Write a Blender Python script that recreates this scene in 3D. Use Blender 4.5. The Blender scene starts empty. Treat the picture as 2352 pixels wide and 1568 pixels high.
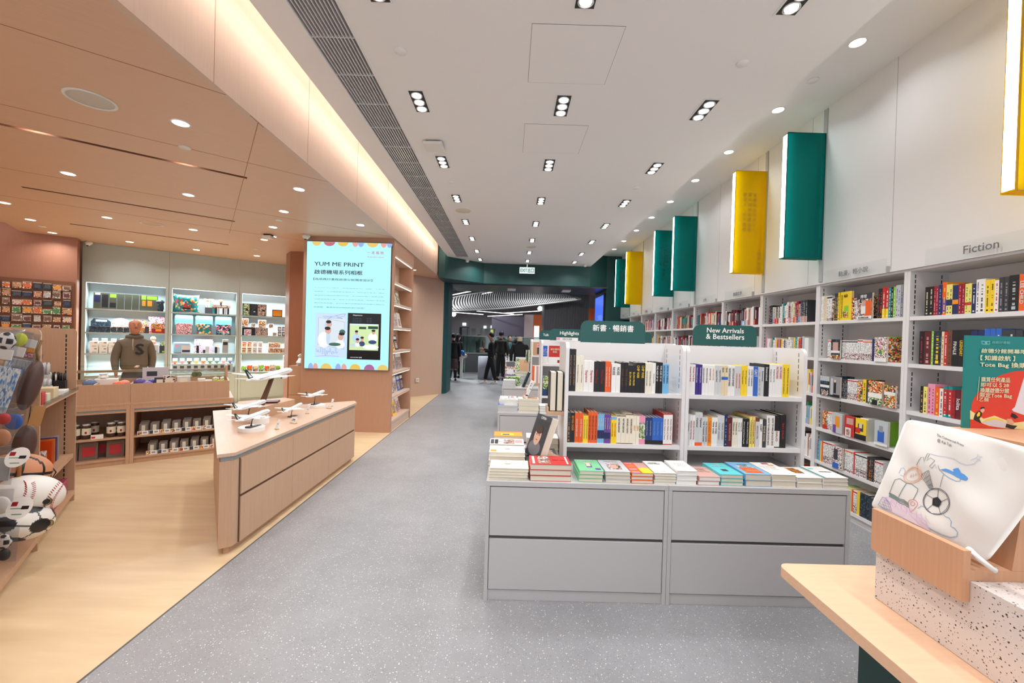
import bpy, math, random
from math import sin, cos, pi, radians, sqrt
from mathutils import Vector, Matrix
C = bpy.context.scene.collection
RND = random.Random(7)
# ------------------------------------------------------------------ camera
FPX, CXP, CYP, CH = 940.0, 1176.0, 784.0, 1.58
def _frame():
    Yw = Vector((-4, 9, FPX)).normalized()
    Zw = Vector((.028, 1, 0)); Zw = (Zw - Zw.dot(Yw)*Yw).normalized()
    Xw = Zw.cross(Yw)
    if Xw.x < 0: Xw = -Xw
    return Xw, Yw, Zw
XW, YW, ZW = _frame()
cam_d = bpy.data.cameras.new('camera'); cam = bpy.data.objects.new('camera', cam_d); C.objects.link(cam)
cam_d.sensor_width = 36; cam_d.lens = FPX/2352*36; cam_d.clip_start = .02; cam_d.clip_end = 200
# camera axes (right, up, back) expressed in the world
cam.matrix_world = Matrix(((XW.x, XW.y, -XW.z, 0), (YW.x, YW.y, -YW.z, 0), (ZW.x, ZW.y, -ZW.z, CH), (0, 0, 0, 1)))
bpy.context.scene.camera = cam
def at(px, py, ax, v):
    """the point of a plane (ax = v) that the photo shows at a pixel"""
    c = Vector((px-CXP, CYP-py, FPX)); d = Vector((XW.dot(c), YW.dot(c), ZW.dot(c)))
    o = Vector((0, 0, CH))
    if ax == 'u': n = E1
    elif ax == 'v': n = E2
    else: n = Vector([float(ax == k) for k in 'xyz'])
    return o + d*((v-o.dot(n))/d.dot(n))
AL = radians(37.2); E1 = Vector((cos(AL), sin(AL), 0)); E2 = Vector((-sin(AL), cos(AL), 0))
def UV(u, v, z=0): p = E1*u+E2*v; return (p.x, p.y, z)
# ------------------------------------------------------------------ world, exposure
sc = bpy.context.scene
W = bpy.data.worlds.new('world'); sc.world = W; W.use_nodes = True
W.node_tree.nodes['Background'].inputs[0].default_value = (.82, .88, .98, 1)
W.node_tree.nodes['Background'].inputs[1].default_value = 1.42
sc.view_settings.view_transform = 'Standard'; sc.view_settings.look = 'None'
sc.view_settings.exposure = 0.12; sc.view_settings.gamma = 1
try:
    sc.cycles.use_denoising = True; sc.cycles.max_bounces = 7; sc.cycles.diffuse_bounces = 4; sc.cycles.glossy_bounces = 2; sc.cycles.use_adaptive_sampling = True; sc.cycles.adaptive_threshold = .03
    sc.cycles.transparent_max_bounces = 10; sc.cycles.transmission_bounces = 6; sc.cycles.caustics_reflective = False
    sc.cycles.caustics_refractive = False; sc.cycles.use_light_tree = True; sc.cycles.sample_clamp_indirect = 6
except Exception: pass
KL = 1.0
def lamp(name, loc, power, size, rot=(0, 0, 0), col=(.95, .975, 1), sizey=None, spread=150, parent=None):
    d = bpy.data.lights.new(name, 'AREA'); d.energy = power*KL; d.color = col; d.spread = radians(spread)
    if sizey: d.shape = 'RECTANGLE'; d.size = size; d.size_y = sizey
    else: d.shape = 'DISK'; d.size = size
    o = bpy.data.objects.new(name, d); C.objects.link(o); o.location = loc; o.rotation_euler = rot
    if parent: o.parent = parent
    return o
# ------------------------------------------------------------------ materials
def lin(c): return tuple((x/255/12.92 if x/255 <= .04045 else ((x/255+.055)/1.055)**2.4) for x in c)
MATS = {}
def mat(name, rgb, rough=.55, metal=0, emit=0, alpha=1, spec=.5, trans=0, coat=0):
    if name in MATS: return MATS[name]
    m = bpy.data.materials.new(name); m.use_nodes = True; b = m.node_tree.nodes['Principled BSDF']
    c = lin(rgb)
    b.inputs['Base Color'].default_value = (*c, 1); b.inputs['Roughness'].default_value = rough
    b.inputs['Metallic'].default_value = metal; b.inputs['Specular IOR Level'].default_value = spec
    if emit: b.inputs['Emission Color'].default_value = (*c, 1); b.inputs['Emission Strength'].default_value = emit
    if trans: b.inputs['Transmission Weight'].default_value = trans
    if coat: b.inputs['Coat Weight'].default_value = coat
    b.inputs['Alpha'].default_value = alpha
    # faint procedural unevenness so that nothing is a dead flat tone
    if not emit and not trans and alpha == 1:
        nt = m.node_tree; n = nt.nodes.new('ShaderNodeTexNoise'); n.inputs['Scale'].default_value = 9; n.inputs['Detail'].default_value = 4
        g = nt.nodes.new('ShaderNodeTexCoord'); nt.links.new(g.outputs['Object'], n.inputs['Vector'])
        r = nt.nodes.new('ShaderNodeMapRange'); r.inputs['To Min'].default_value = max(0, rough-.06); r.inputs['To Max'].default_value = min(1, rough+.06)
        nt.links.new(n.outputs['Fac'], r.inputs['Value']); nt.links.new(r.outputs['Result'], b.inputs['Roughness'])
    MATS[name] = m; return m
def nodes(m): nt = m.node_tree; return nt, nt.nodes['Principled BSDF']
def wood(name, rgb, sc_=(1.2, 40, 40), amt=.10, rough=.5, rz=0):
    m = mat(name, rgb, rough); nt, b = nodes(m)
    tc = nt.nodes.new('ShaderNodeTexCoord'); mp = nt.nodes.new('ShaderNodeMapping'); mp.inputs['Scale'].default_value = sc_
    mp.inputs['Rotation'].default_value = (0, 0, 0)
    n = nt.nodes.new('ShaderNodeTexNoise'); n.inputs['Scale'].default_value = 2.2; n.inputs['Detail'].default_value = 6; n.inputs['Roughness'].default_value = .65
    cr = nt.nodes.new('ShaderNodeValToRGB'); c = lin(rgb)
    cr.color_ramp.elements[0].position = .3; cr.color_ramp.elements[1].position = .72
    cr.color_ramp.elements[0].color = (*[x*(1-amt) for x in c], 1); cr.color_ramp.elements[1].color = (*[min(1, x*(1+amt)) for x in c], 1)
    src = tc.outputs['Object']
    if rz:
        m1 = nt.nodes.new('ShaderNodeMapping'); m1.inputs['Rotation'].default_value = (0, 0, rz); nt.links.new(src, m1.inputs['Vector']); src = m1.outputs['Vector']
    nt.links.new(src, mp.inputs['Vector']); nt.links.new(mp.outputs['Vector'], n.inputs['Vector'])
    nt.links.new(n.outputs['Fac'], cr.inputs['Fac']); nt.links.new(cr.outputs['Color'], b.inputs['Base Color'])
    return m
def specks(name, base, cols, scales, ths, rough=.5, blotch=.06):
    """stone-like chips: voronoi cells of each scale, only the smallest distances kept"""
    m = mat(name, base, rough); nt, b = nodes(m)
    tc = nt.nodes.new('ShaderNodeTexCoord')
    n = nt.nodes.new('ShaderNodeTexNoise'); n.inputs['Scale'].default_value = 1.6; n.inputs['Detail'].default_value = 8; n.inputs['Roughness'].default_value = .7
    nt.links.new(tc.outputs['Object'], n.inputs['Vector'])
    cr = nt.nodes.new('ShaderNodeValToRGB'); c = lin(base)
    cr.color_ramp.elements[0].position = .3; cr.color_ramp.elements[1].position = .7
    cr.color_ramp.elements[0].color = (*[x*(1-blotch) for x in c], 1); cr.color_ramp.elements[1].color = (*[min(1, x*(1+blotch)) for x in c], 1)
    nt.links.new(n.outputs['Fac'], cr.inputs['Fac']); cur = cr.outputs['Color']
    for col, s, th in zip(cols, scales, ths):
        v = nt.nodes.new('ShaderNodeTexVoronoi'); v.inputs['Scale'].default_value = s; nt.links.new(tc.outputs['Object'], v.inputs['Vector'])
        lt = nt.nodes.new('ShaderNodeMath'); lt.operation = 'LESS_THAN'; lt.inputs[1].default_value = th; nt.links.new(v.outputs['Distance'], lt.inputs[0])
        sp = nt.nodes.new('ShaderNodeSeparateColor'); nt.links.new(v.outputs['Color'], sp.inputs['Color'])
        g = nt.nodes.new('ShaderNodeMath'); g.operation = 'GREATER_THAN'; g.inputs[1].default_value = .55; nt.links.new(sp.outputs['Red'], g.inputs[0])
        mu = nt.nodes.new('ShaderNodeMath'); mu.operation = 'MULTIPLY'; nt.links.new(lt.outputs[0], mu.inputs[0]); nt.links.new(g.outputs[0], mu.inputs[1])
        mx = nt.nodes.new('ShaderNodeMix'); mx.data_type = 'RGBA'; nt.links.new(mu.outputs[0], mx.inputs['Factor']); nt.links.new(cur, mx.inputs['A'])
        mx.inputs['B'].default_value = (*lin(col), 1); cur = mx.outputs['Result']
    nt.links.new(cur, b.inputs['Base Color']); return m
def art(name, cols, scale=30, rough=.4, squash=(1, 1, 1), kind='v', seed=0):
    """busy printed cover / packaging: patches of the given colours, another patch layout on each object"""
    if name in MATS: return MATS[name]
    m = mat(name, cols[0], rough); nt, b = nodes(m)
    tc = nt.nodes.new('ShaderNodeTexCoord'); oi = nt.nodes.new('ShaderNodeObjectInfo')
    mp = nt.nodes.new('ShaderNodeMapping'); mp.inputs['Scale'].default_value = squash
    ad = nt.nodes.new('ShaderNodeVectorMath'); ad.operation = 'ADD'
    sc3 = nt.nodes.new('ShaderNodeMath'); sc3.operation = 'MULTIPLY'; sc3.inputs[1].default_value = 37+seed
    nt.links.new(oi.outputs['Random'], sc3.inputs[0]); nt.links.new(tc.outputs['Object'], mp.inputs['Vector'])
    nt.links.new(mp.outputs['Vector'], ad.inputs[0]); nt.links.new(sc3.outputs[0], ad.inputs[1])
    if kind == 'v':
        v = nt.nodes.new('ShaderNodeTexVoronoi'); v.inputs['Scale'].default_value = scale; nt.links.new(ad.outputs[0], v.inputs['Vector'])
        sp = nt.nodes.new('ShaderNodeSeparateColor'); nt.links.new(v.outputs['Color'], sp.inputs['Color']); f = sp.outputs['Red']
    else:
        v = nt.nodes.new('ShaderNodeTexNoise'); v.inputs['Scale'].default_value = scale; v.inputs['Detail'].default_value = 3
        nt.links.new(ad.outputs[0], v.inputs['Vector'])
        mr = nt.nodes.new('ShaderNodeMapRange'); mr.inputs['From Min'].default_value = .3; mr.inputs['From Max'].default_value = .7
        nt.links.new(v.outputs['Fac'], mr.inputs['Value']); f = mr.outputs['Result']
    cr = nt.nodes.new('ShaderNodeValToRGB'); cr.color_ramp.interpolation = 'CONSTANT'
    el = cr.color_ramp.elements
    while len(el) < len(cols): el.new(.5)
    for i, c in enumerate(cols): el[i].position = i/len(cols); el[i].color = (*lin(c), 1)
    nt.links.new(f, cr.inputs['Fac']); nt.links.new(cr.outputs['Color'], b.inputs['Base Color'])
    return m
def glass(name, rgb, alpha, rough=.05):
    m = bpy.data.materials.new(name); m.use_nodes = True; nt = m.node_tree; nt.nodes.clear()
    o = nt.nodes.new('ShaderNodeOutputMaterial'); t = nt.nodes.new('ShaderNodeBsdfTransparent'); g = nt.nodes.new('ShaderNodeBsdfGlossy')
    t.inputs[0].default_value = (*lin(rgb), 1); g.inputs['Roughness'].default_value = rough
    mx = nt.nodes.new('ShaderNodeMixShader'); mx.inputs[0].default_value = alpha*.07
    nt.links.new(t.outputs[0], mx.inputs[1]); nt.links.new(g.outputs[0], mx.inputs[2]); nt.links.new(mx.outputs[0], o.inputs[0])
    MATS[name] = m; return m
COLS = dict(black=(28, 27, 30), charcoal=(58, 58, 64), grey=(150, 150, 152), silver=(190, 194, 198), white=(236, 234, 230), ivory=(232, 226, 206), cream=(226, 208, 170),
    red=(198, 44, 42), crimson=(150, 30, 40), orange=(232, 96, 38), amber=(238, 150, 40), yellow=(244, 208, 40), lime=(140, 200, 60), green=(52, 130, 76), teal=(30, 140, 140),
    turquoise=(90, 200, 205), blue=(50, 100, 190), navy=(32, 44, 92), purple=(110, 70, 150), pink=(232, 150, 180), rose=(206, 160, 150), brown=(112, 70, 48), tan=(196, 152, 112), mint=(120, 200, 150), sky=(120, 180, 220), maroon=(96, 28, 36))
COLS['dark blue'] = (30, 58, 110); COLS['indigo'] = (62, 44, 130); COLS['pale yellow'] = (236, 222, 120); COLS['light grey'] = (206, 206, 206)
def cm(n, rough=.45): return mat('print '+n+('' if rough == .45 else str(rough)), COLS[n], rough)
# ------------------------------------------------------------------ mesh builder
class MB:
    def __init__(s, M=None): s.v = []; s.f = []; s.mi = []; s.mats = []; s.M = M; s.sm = []
    def _m(s, m):
        if m not in s.mats: s.mats.append(m)
        return s.mats.index(m)
    def add(s, vs, fs, m, smooth=False):
        o = len(s.v); k = s._m(m)
        s.v += [tuple(s.M @ Vector(p)) if s.M else tuple(p) for p in vs]
        for f in fs: s.f.append(tuple(i+o for i in f)); s.mi.append(k); s.sm.append(smooth)
        return s
    def box(s, x0, x1, y0, y1, z0, z1, m):
        if x0 > x1: x0, x1 = x1, x0
        if y0 > y1: y0, y1 = y1, y0
        if z0 > z1: z0, z1 = z1, z0
        return s.add([(x0, y0, z0), (x1, y0, z0), (x1, y1, z0), (x0, y1, z0), (x0, y0, z1), (x1, y0, z1), (x1, y1, z1), (x0, y1, z1)],
              [(3, 2, 1, 0), (4, 5, 6, 7), (0, 1, 5, 4), (1, 2, 6, 5), (2, 3, 7, 6), (3, 0, 4, 7)], m)
    def quad(s, a, b, c, d, m): return s.add([a, b, c, d], [(0, 1, 2, 3)], m)
    def prism(s, poly, z0, z1, m, ax='z', smooth=False):
        """poly in the two axes other than ax (in xyz order), extruded from z0 to z1"""
        ar = sum(poly[i][0]*poly[(i+1) % len(poly)][1]-poly[(i+1) % len(poly)][0]*poly[i][1] for i in range(len(poly)))
        if ar < 0: poly = poly[::-1]
        n = len(poly)
        def P(a, b, h): return {'z': (a, b, h), 'y': (a, h, b), 'x': (h, a, b)}[ax]
        vs = [P(a, b, z0) for a, b in poly]+[P(a, b, z1) for a, b in poly]
        fs = [tuple(range(n))[::-1], tuple(range(n, 2*n))]+[(i, (i+1) % n, (i+1) % n+n, i+n) for i in range(n)]
        if (ax == 'y') != (z1 < z0): fs = [f[::-1] for f in fs]
        s.add(vs, fs[:2], m)
        k = len(s.v)-2*n; mi = s._m(m)
        for f in fs[2:]: s.f.append(tuple(i+k for i in f)); s.mi.append(mi); s.sm.append(smooth)
        return s
    def lathe(s, prof, c, m, n=20, ax='z', smooth=True, cap=True, sy=1):
        vs = []; fs = []
        for r, h in prof:
            for i in range(n):
                a = 2*pi*i/n; p = (r*cos(a), r*sin(a)*sy, h)
                if ax == 'x': p = (p[2], p[0], p[1])
                elif ax == 'y': p = (p[0], -p[2], p[1]); p = (p[0], -p[1], p[2])
                vs.append((c[0]+p[0], c[1]+p[1], c[2]+p[2]))
        for j in range(len(prof)-1):
            for i in range(n): a = j*n+i; b = j*n+(i+1) % n; fs.append((a, b, b+n, a+n))
        if ax == 'y': fs = [f[::-1] for f in fs]
        s.add(vs, fs, m, smooth)
        if cap:
            o = len(s.v)-len(vs); k = s._m(m)
            for e, ring in ((0, tuple(range(n))[::-1]), (1, tuple(range((len(prof)-1)*n, len(prof)*n)))):
                if prof[0 if e == 0 else -1][0] > 1e-5:
                    if ax == 'y': ring = ring[::-1]
                    s.f.append(tuple(i+o for i in ring)); s.mi.append(k); s.sm.append(False)
        return s
    def cyl(s, c, r, h, m, n=20, ax='z', r2=None): return s.lathe([(r, 0), (r if r2 is None else r2, h)], c, m, n, ax)
    def tube(s, pts, r, m, n=8, smooth=True):
        pts = [Vector(p) for p in pts]; rs = r if isinstance(r, (list, tuple)) else [r]*len(pts); vs = []; fs = []
        up = None
        for i, p in enumerate(pts):
            t = (pts[min(i+1, len(pts)-1)]-pts[max(i-1, 0)]).normalized()
            if up is None: up = Vector((0, 0, 1)) if abs(t.z) < .9 else Vector((1, 0, 0))
            a = t.cross(up).normalized(); b = a.cross(t).normalized(); up = b
            for k in range(n): an = 2*pi*k/n; vs.append(p+a*cos(an)*rs[i]+b*sin(an)*rs[i])
        for j in range(len(pts)-1):
            for i in range(n): q = j*n+i; w = j*n+(i+1) % n; fs.append((q, w, w+n, q+n))
        fs.append(tuple(range(n))[::-1]); fs.append(tuple(range((len(pts)-1)*n, len(pts)*n)))
        return s.add(vs, fs, m, smooth)
    def build(s, name, parent=None, loc=None, rz=0, bev=0, seg=2):
        me = bpy.data.meshes.new(name); me.from_pydata(s.v, [], s.f)
        for m in s.mats: me.materials.append(m)
        if s.f:
            me.polygons.foreach_set('material_index', s.mi); me.polygons.foreach_set('use_smooth', s.sm)
        me.update()
        o = bpy.data.objects.new(name, me); C.objects.link(o)
        if parent: o.parent = parent
        if loc: o.location = loc
        if rz: o.rotation_euler.z = rz
        if bev:
            b = o.modifiers.new('edge', 'BEVEL'); b.width = bev; b.segments = seg; b.limit_method = 'ANGLE'; b.angle_limit = radians(50)
        return o
def tag(o, label, cat, group=None):
    o['label'] = label; o['category'] = cat
    if group: o['group'] = group
    return o
def thing(name, label, cat, loc=(0, 0, 0), rz=0, group=None):
    o = bpy.data.objects.new(name, None); C.objects.link(o); o.location = loc; o.rotation_euler.z = rz; o.empty_display_size = .05
    return tag(o, label, cat, group)
def struct(o): o['kind'] = 'structure'; return o
def dup(o, loc=None, rz=None, label=None, parent=None):
    c = o.copy(); C.objects.link(c)
    if parent: c.parent = parent
    if loc is not None: c.location = loc
    if rz is not None: c.rotation_euler.z = rz
    if label: c['label'] = label
    for ch in list(o.children): dup(ch, parent=c)
    return c
ORD = ['zeroth', 'first', 'second', 'third', 'fourth', 'fifth', 'sixth', 'seventh', 'eighth', 'ninth', 'tenth', 'eleventh', 'twelfth', 'thirteenth', 'fourteenth', 'fifteenth', 'sixteenth', 'seventeenth', 'eighteenth', 'nineteenth', 'twentieth']
def nth(i):
    if i <= 20: return ORD[i]
    t = {2: 'twenty', 3: 'thirty', 4: 'forty', 5: 'fifty'}[i//10]
    return (t+'-'+ORD[i % 10]) if i % 10 else {2: 'twentieth', 3: 'thirtieth', 4: 'fortieth', 5: 'fiftieth'}[i//10]
# ------------------------------------------------------------------ lettering (collected, made in one go at the end)
TXT = []
def text(s, w, h, m, parent=None, M=None, bold=0, name='lettering', sx=None, align='c', warp=None, d=0, mode='fit'):
    """lettering s fitted inside w x h (local plane x right, y up), M places it"""
    TXT.append(dict(s=s, w=w, h=h, m=m, parent=parent, M=M or Matrix(), bold=bold, name=name, align=align, warp=warp, d=d, mode=mode))
def finish_text():
    keys = {}
    for t in TXT:
        k = (t['s'], t['bold'])
        if k not in keys:
            cu = bpy.data.curves.new('t', 'FONT'); cu.body = t['s']; cu.resolution_u = 2; cu.align_x = 'CENTER'; cu.space_line = 1.15
            o = bpy.data.objects.new('t', cu); C.objects.link(o); keys[k] = o
    dg = bpy.context.evaluated_depsgraph_get(); dg.update(); base = {}
    for k, o in keys.items():
        me = bpy.data.meshes.new_from_object(o.evaluated_get(dg)); vs = [v.co.copy() for v in me.vertices]; fs = [tuple(p.vertices) for p in me.polygons]
        if not vs: vs = [Vector((0, 0, 0))]
        x0 = min(v.x for v in vs); x1 = max(v.x for v in vs); y0 = min(v.y for v in vs); y1 = max(v.y for v in vs)
        if k[1] > 0:   # bolder strokes: the same glyphs again, shifted a little
            q = k[1]*.75; n0 = len(vs); f0 = list(fs); v0 = list(vs)
            for i, (dx, dy) in enumerate(((q, 0), (-q, 0), (0, q*.7), (0, -q*.7))):
                vs += [Vector((v.x+dx, v.y+dy, i+1)) for v in v0]; fs += [tuple(a+n0*(i+1) for a in f) for f in f0]
            x0 -= q; x1 += q; y0 -= q*.7; y1 += q*.7
        base[k] = (vs, fs, x0, x1, y0, y1)
        bpy.data.objects.remove(o)
    shared = {}
    for t in TXT:
        vs, fs, x0, x1, y0, y1 = base[(t['s'], t['bold'])]
        bw = max(x1-x0, 1e-4); bh = max(y1-y0, 1e-4); sx = t['w']/bw; sy = t['h']/bh
        if t['mode'] == 'fit': sx = sy = min(sx, sy)
        elif t['mode'] == 'squash': sx = min(sx, sy*1.25); sy = min(sy, sx*2.2)
        cx = (x0+x1)/2; cy = (y0+y1)/2
        if t['align'] == 'l': cx = x0+t['w']/2/sx
        pts = [Vector(((v.x-cx)*sx, (v.y-cy)*sy, v.z*.00022)) for v in vs]
        key = (t['s'], t['bold'], round(sx, 5), round(sy, 5), t['m'].name, t['align'], round(t['w'], 4) if t['align'] == 'l' else 0)
        if t['warp']:
            me = bpy.data.meshes.new(t['name']); me.from_pydata([t['warp'](p.x, p.y) for p in pts], [], fs); me.materials.append(t['m'])
        elif key in shared: me = shared[key]
        else:
            me = bpy.data.meshes.new(t['name']); me.from_pydata([tuple(p) for p in pts], [], fs); me.materials.append(t['m']); shared[key] = me
        o = bpy.data.objects.new(t['name'], me); C.objects.link(o)
        if t['parent']: o.parent = t['parent']
        if not t['warp']: o.matrix_local = t['M']
def TM(loc, face='-y', roll=0, up=None):
    """placement of a lettering plane: face = the way it looks"""
    R = {'-y': Matrix.Rotation(pi/2, 4, 'X'), '+y': Matrix.Rotation(pi, 4, 'Z') @ Matrix.Rotation(pi/2, 4, 'X'),
         '-x': Matrix.Rotation(-pi/2, 4, 'Z') @ Matrix.Rotation(pi/2, 4, 'X'), '+x': Matrix.Rotation(pi/2, 4, 'Z') @ Matrix.Rotation(pi/2, 4, 'X'),
         '+z': Matrix()}[face]
    return Matrix.Translation(loc) @ R @ Matrix.Rotation(roll, 4, 'Z')
# ================================================================== THE SETTING
WHITE = mat('white ceiling paint', (236, 234, 232), .8)
WALLW = mat('white wall board', (222, 220, 219), .55)
FURN = mat('white shelf laminate', (226, 223, 222), .45)
WOODC = wood('pale oak ceiling veneer', (212, 174, 146), (2, 60, 2), .05, .45, rz=-AL)
WOODF = wood('pale oak fascia veneer', (208, 180, 160), (60, 60, 1.5), .05, .5)
WOODP = wood('oak panel veneer', (184, 142, 116), (50, 50, 1.2), .06, .5)
WOODD = wood('light oak furniture veneer', (194, 156, 126), (45, 45, 1.3), .07, .45)
WOODT = wood('light oak top veneer', (204, 172, 148), (50, 2.0, 50), .07, .35, rz=-AL)
WOODE = mat('oak edge band', (196, 154, 110), .5)
DARKW = mat('dark recess', (70, 48, 36), .7)
TEAL = mat('deep teal panel', (26, 70, 68), .5)
BLACKM = mat('black metal', (24, 24, 26), .4)
STEEL = mat('brushed steel', (176, 180, 182), .3, .9)
GREYM = mat('grey aluminium', (128, 136, 138), .4, .3)
LIT = mat('lit lamp', (255, 252, 246), .5, emit=12)
LEDW = mat('lit white strip', (255, 250, 240), .5, emit=9)
LEDC = mat('lit cove strip', (255, 240, 228), .5, emit=13)
DIM = mat('black lamp housing', (30, 30, 32), .5)
FLG = specks('grey speckled vinyl floor', (144, 144, 146), [(205, 205, 203), (104, 104, 104), (226, 226, 224)], [60, 80, 120], [.19, .18, .17], .38, .13)
def floor_beige():
    m = mat('beige plank floor', (216, 182, 136), .36); nt, b = nodes(m)
    tc = nt.nodes.new('ShaderNodeTexCoord'); mp = nt.nodes.new('ShaderNodeMapping'); mp.inputs['Rotation'].default_value = (0, 0, -AL); mp.inputs['Scale'].default_value = (.7, 5, 1)
    n = nt.nodes.new('ShaderNodeTexNoise'); n.inputs['Scale'].default_value = 2.0; n.inputs['Detail'].default_value = 5
    cr = nt.nodes.new('ShaderNodeValToRGB'); cr.color_ramp.elements[0].position = .3; cr.color_ramp.elements[1].position = .75
    cr.color_ramp.elements[0].color = (*lin((204, 176, 138)), 1); cr.color_ramp.elements[1].color = (*lin((222, 196, 158)), 1)
    nt.links.new(tc.outputs['Object'], mp.inputs['Vector']); nt.links.new(mp.outputs['Vector'], n.inputs['Vector'])
    nt.links.new(n.outputs['Fac'], cr.inputs['Fac']); nt.links.new(cr.outputs['Color'], b.inputs['Base Color']); return m
FLB = floor_beige()
XB = -1.87
struct(MB().prism([(XB, -3), (3.6, -3), (3.6, 11.5), (7, 11.5), (14, 13), (14, 40), (-16, 40), (-16, 12.2), (XB, 12.2)], -.1, 0, FLG).build('floor'))
struct(MB().prism([(XB, -3), (XB, 12.2), (-12, 12.2), (-12, -3)], -.1, 0, FLB).build('floor_2'))
struct(MB().box(XB-.006, XB+.004, -3, 11.1, 0, .0015, mat('floor joint', (90, 84, 76), .5)).build('trim_1'))
# main white ceiling, a slab hung under the upper one
CZ = 3.58
cb = MB()
cb.prism([(-1.64, -3), (-1.42, -3), (-1.42, 10.38), (-1.10, 10.38), (-1.10, -3), (2.14, -3), (2.14, 11.25), (-.76, 11.2), (-1.64, 10.4)], CZ, CZ+.16, WHITE)
struct(cb.build('ceiling'))
struct(MB().box(-3.3, 3.6, -3, 11.6, 3.94, 4.04, WHITE).build('ceiling_2'))
# wooden ceiling with its three long grooves
gr = [((-3.943-1.5*.797, 3.159-1.5*.604), (-2.675, 4.122)), ((-5.486, 4.598), (-3.899, 5.767)), ((-6.661, 6.19), (-5.094, 7.374))]
def uvp(p): v = Vector((p[0], p[1], 0)); return v.dot(E1), v.dot(E2)
G = []
for a, b in gr:
    (u0, v0), (u1, v1) = uvp(a), uvp(b); G.append((u0-(2.2 if len(G) == 0 else 0), u1, (v0+v1)/2))
wc = MB(Matrix.Rotation(AL, 4, 'Z'))
# the ceiling as strips in the turned grid, cut at the fascia line x = XF
XF = -1.875; WZ = 3.10; GW = .055
def clipx(poly, xmax):
    out = []
    for i in range(len(poly)):
        a, b = poly[i], poly[(i+1) % len(poly)]
        ia, ib = a[0] <= xmax, b[0] <= xmax
        if ia: out.append(a)
        if ia != ib: t = (xmax-a[0])/(b[0]-a[0]); out.append((xmax, a[1]+t*(b[1]-a[1])))
    return out
def strip(mb, u0, u1, v0, v1, z0, z1, m):
    pl = [tuple((E1*u+E2*v).xy) for u, v in ((u0, v0), (u1, v0), (u1, v1), (u0, v1))]
    pl = clipx(pl, XF-.05)
    if len(pl) > 2: mb.prism(pl, z0, z1, m)
wc = MB()
UL, UR, V0, V1 = -9, 9.5, -6, 10.66
vs_ = [V0]
for u0, u1, v in G: vs_ += [v-GW/2, v+GW/2]
vs_.append(V1)
for i in range(len(vs_)-1):
    a, b = vs_[i], vs_[i+1]
    if i % 2 == 0:
        if i == 6:
            strip(wc, -2.35, UR, a, V1, WZ, WZ+.06, WOODC); strip(wc, UL, -2.35, a, 9.6, WZ, WZ+.06, WOODC)
            strip(wc, 2.0, UR, V1, 11.9, WZ, WZ+.06, WOODC)
        else: strip(wc, UL, UR, a, b, WZ, WZ+.06, WOODC)
    else:
        u0, u1, v = G[i//2]
        strip(wc, UL, u0, a, b, WZ, WZ+.06, WOODC); strip(wc, u1, UR, a, b, WZ, WZ+.06, WOODC)
        strip(wc, u0-.02, u1+.02, a-.02, b+.02, WZ+.12, WZ+.15, WOODP)
        for (p, q, r, t) in ((u0-.02, u1+.02, a-.012, a), (u0-.02, u1+.02, b, b+.012), (u0-.012, u0, a, b), (u1, u1+.012, a, b)):
            strip(wc, p, q, r, t, WZ+.058, WZ+.13, WOODP)
GRV = wood('shade-darkened groove veneer', (128, 80, 56), (2, 60, 2), .05, .6)  # groove sides coloured darker than the ceiling veneer, painting in the recess shade
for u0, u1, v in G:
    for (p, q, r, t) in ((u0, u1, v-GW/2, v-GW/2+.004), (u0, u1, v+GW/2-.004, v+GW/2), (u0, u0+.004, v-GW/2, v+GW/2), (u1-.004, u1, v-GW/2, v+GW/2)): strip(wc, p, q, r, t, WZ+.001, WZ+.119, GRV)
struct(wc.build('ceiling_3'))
# hairline joints of the veneer
jn = MB()
JM = mat('veneer joint', (150, 104, 76), .6)
def seam(a, b, w=.0025):
    a = Vector((*a, 0)); b = Vector((*b, 0)); t = (b-a).normalized(); n = Vector((-t.y, t.x, 0))*w
    jn.prism([tuple((a+n).xy), tuple((b+n).xy), tuple((b-n).xy), tuple((a-n).xy)], WZ-.0012, WZ+.001, JM)
seam((-1.89, 3.02), UV(.36, 7.9)[:2]); seam(UV(.36, 3.6)[:2], (-1.885, 2.92))
for v in (3.27, 4.45, 6.25, 7.6): seam(UV(-4, v)[:2], clipx([UV(-4, v)[:2], UV(9, v)[:2]], XF-.01)[1][:2])
struct(jn.build('trim_2'))
struct(MB().box(XF-.05, XF, -3, 11.12, WZ, 3.94, WOODF).build('wall_fascia'))
fj = MB()
for y in (1.2, 2.55, 3.72, 4.9, 6.1, 7.3, 8.5, 9.7): fj.box(XF, XF+.001, y, y+.003, WZ, 3.94, JM)
struct(fj.build('trim_3'))
led = MB()
led.box(-1.70, -1.655, -2.9, 10.4, CZ+.165, CZ+.185, LEDC)
o = led.build('cove_light'); tag(o, 'long warm light strip hidden in the cove beside the white ceiling', 'light strip')
# right wall
XR = 3.10; ZB = 2.20
w = MB(); w.box(XR-.02, XR+.5, -3, 11.5, ZB, 3.94, WALLW); struct(w.build('wall_right'))
sm = MB(); SM = mat('wall seam', (176, 174, 172), .6)
BY0, BW = 2.27, .9305
for k in range(11):
    y = BY0+BW*(k-1)
    sm.box(XR-.0215, XR-.019, y+.12, y+.124, ZB+.02, 3.94, SM)
struct(sm.build('trim_4'))
struct(MB().box(XR+.36, XR+.5, -3, 11.5, 0, ZB+.02, WALLW).build('wall_right_2'))
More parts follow.
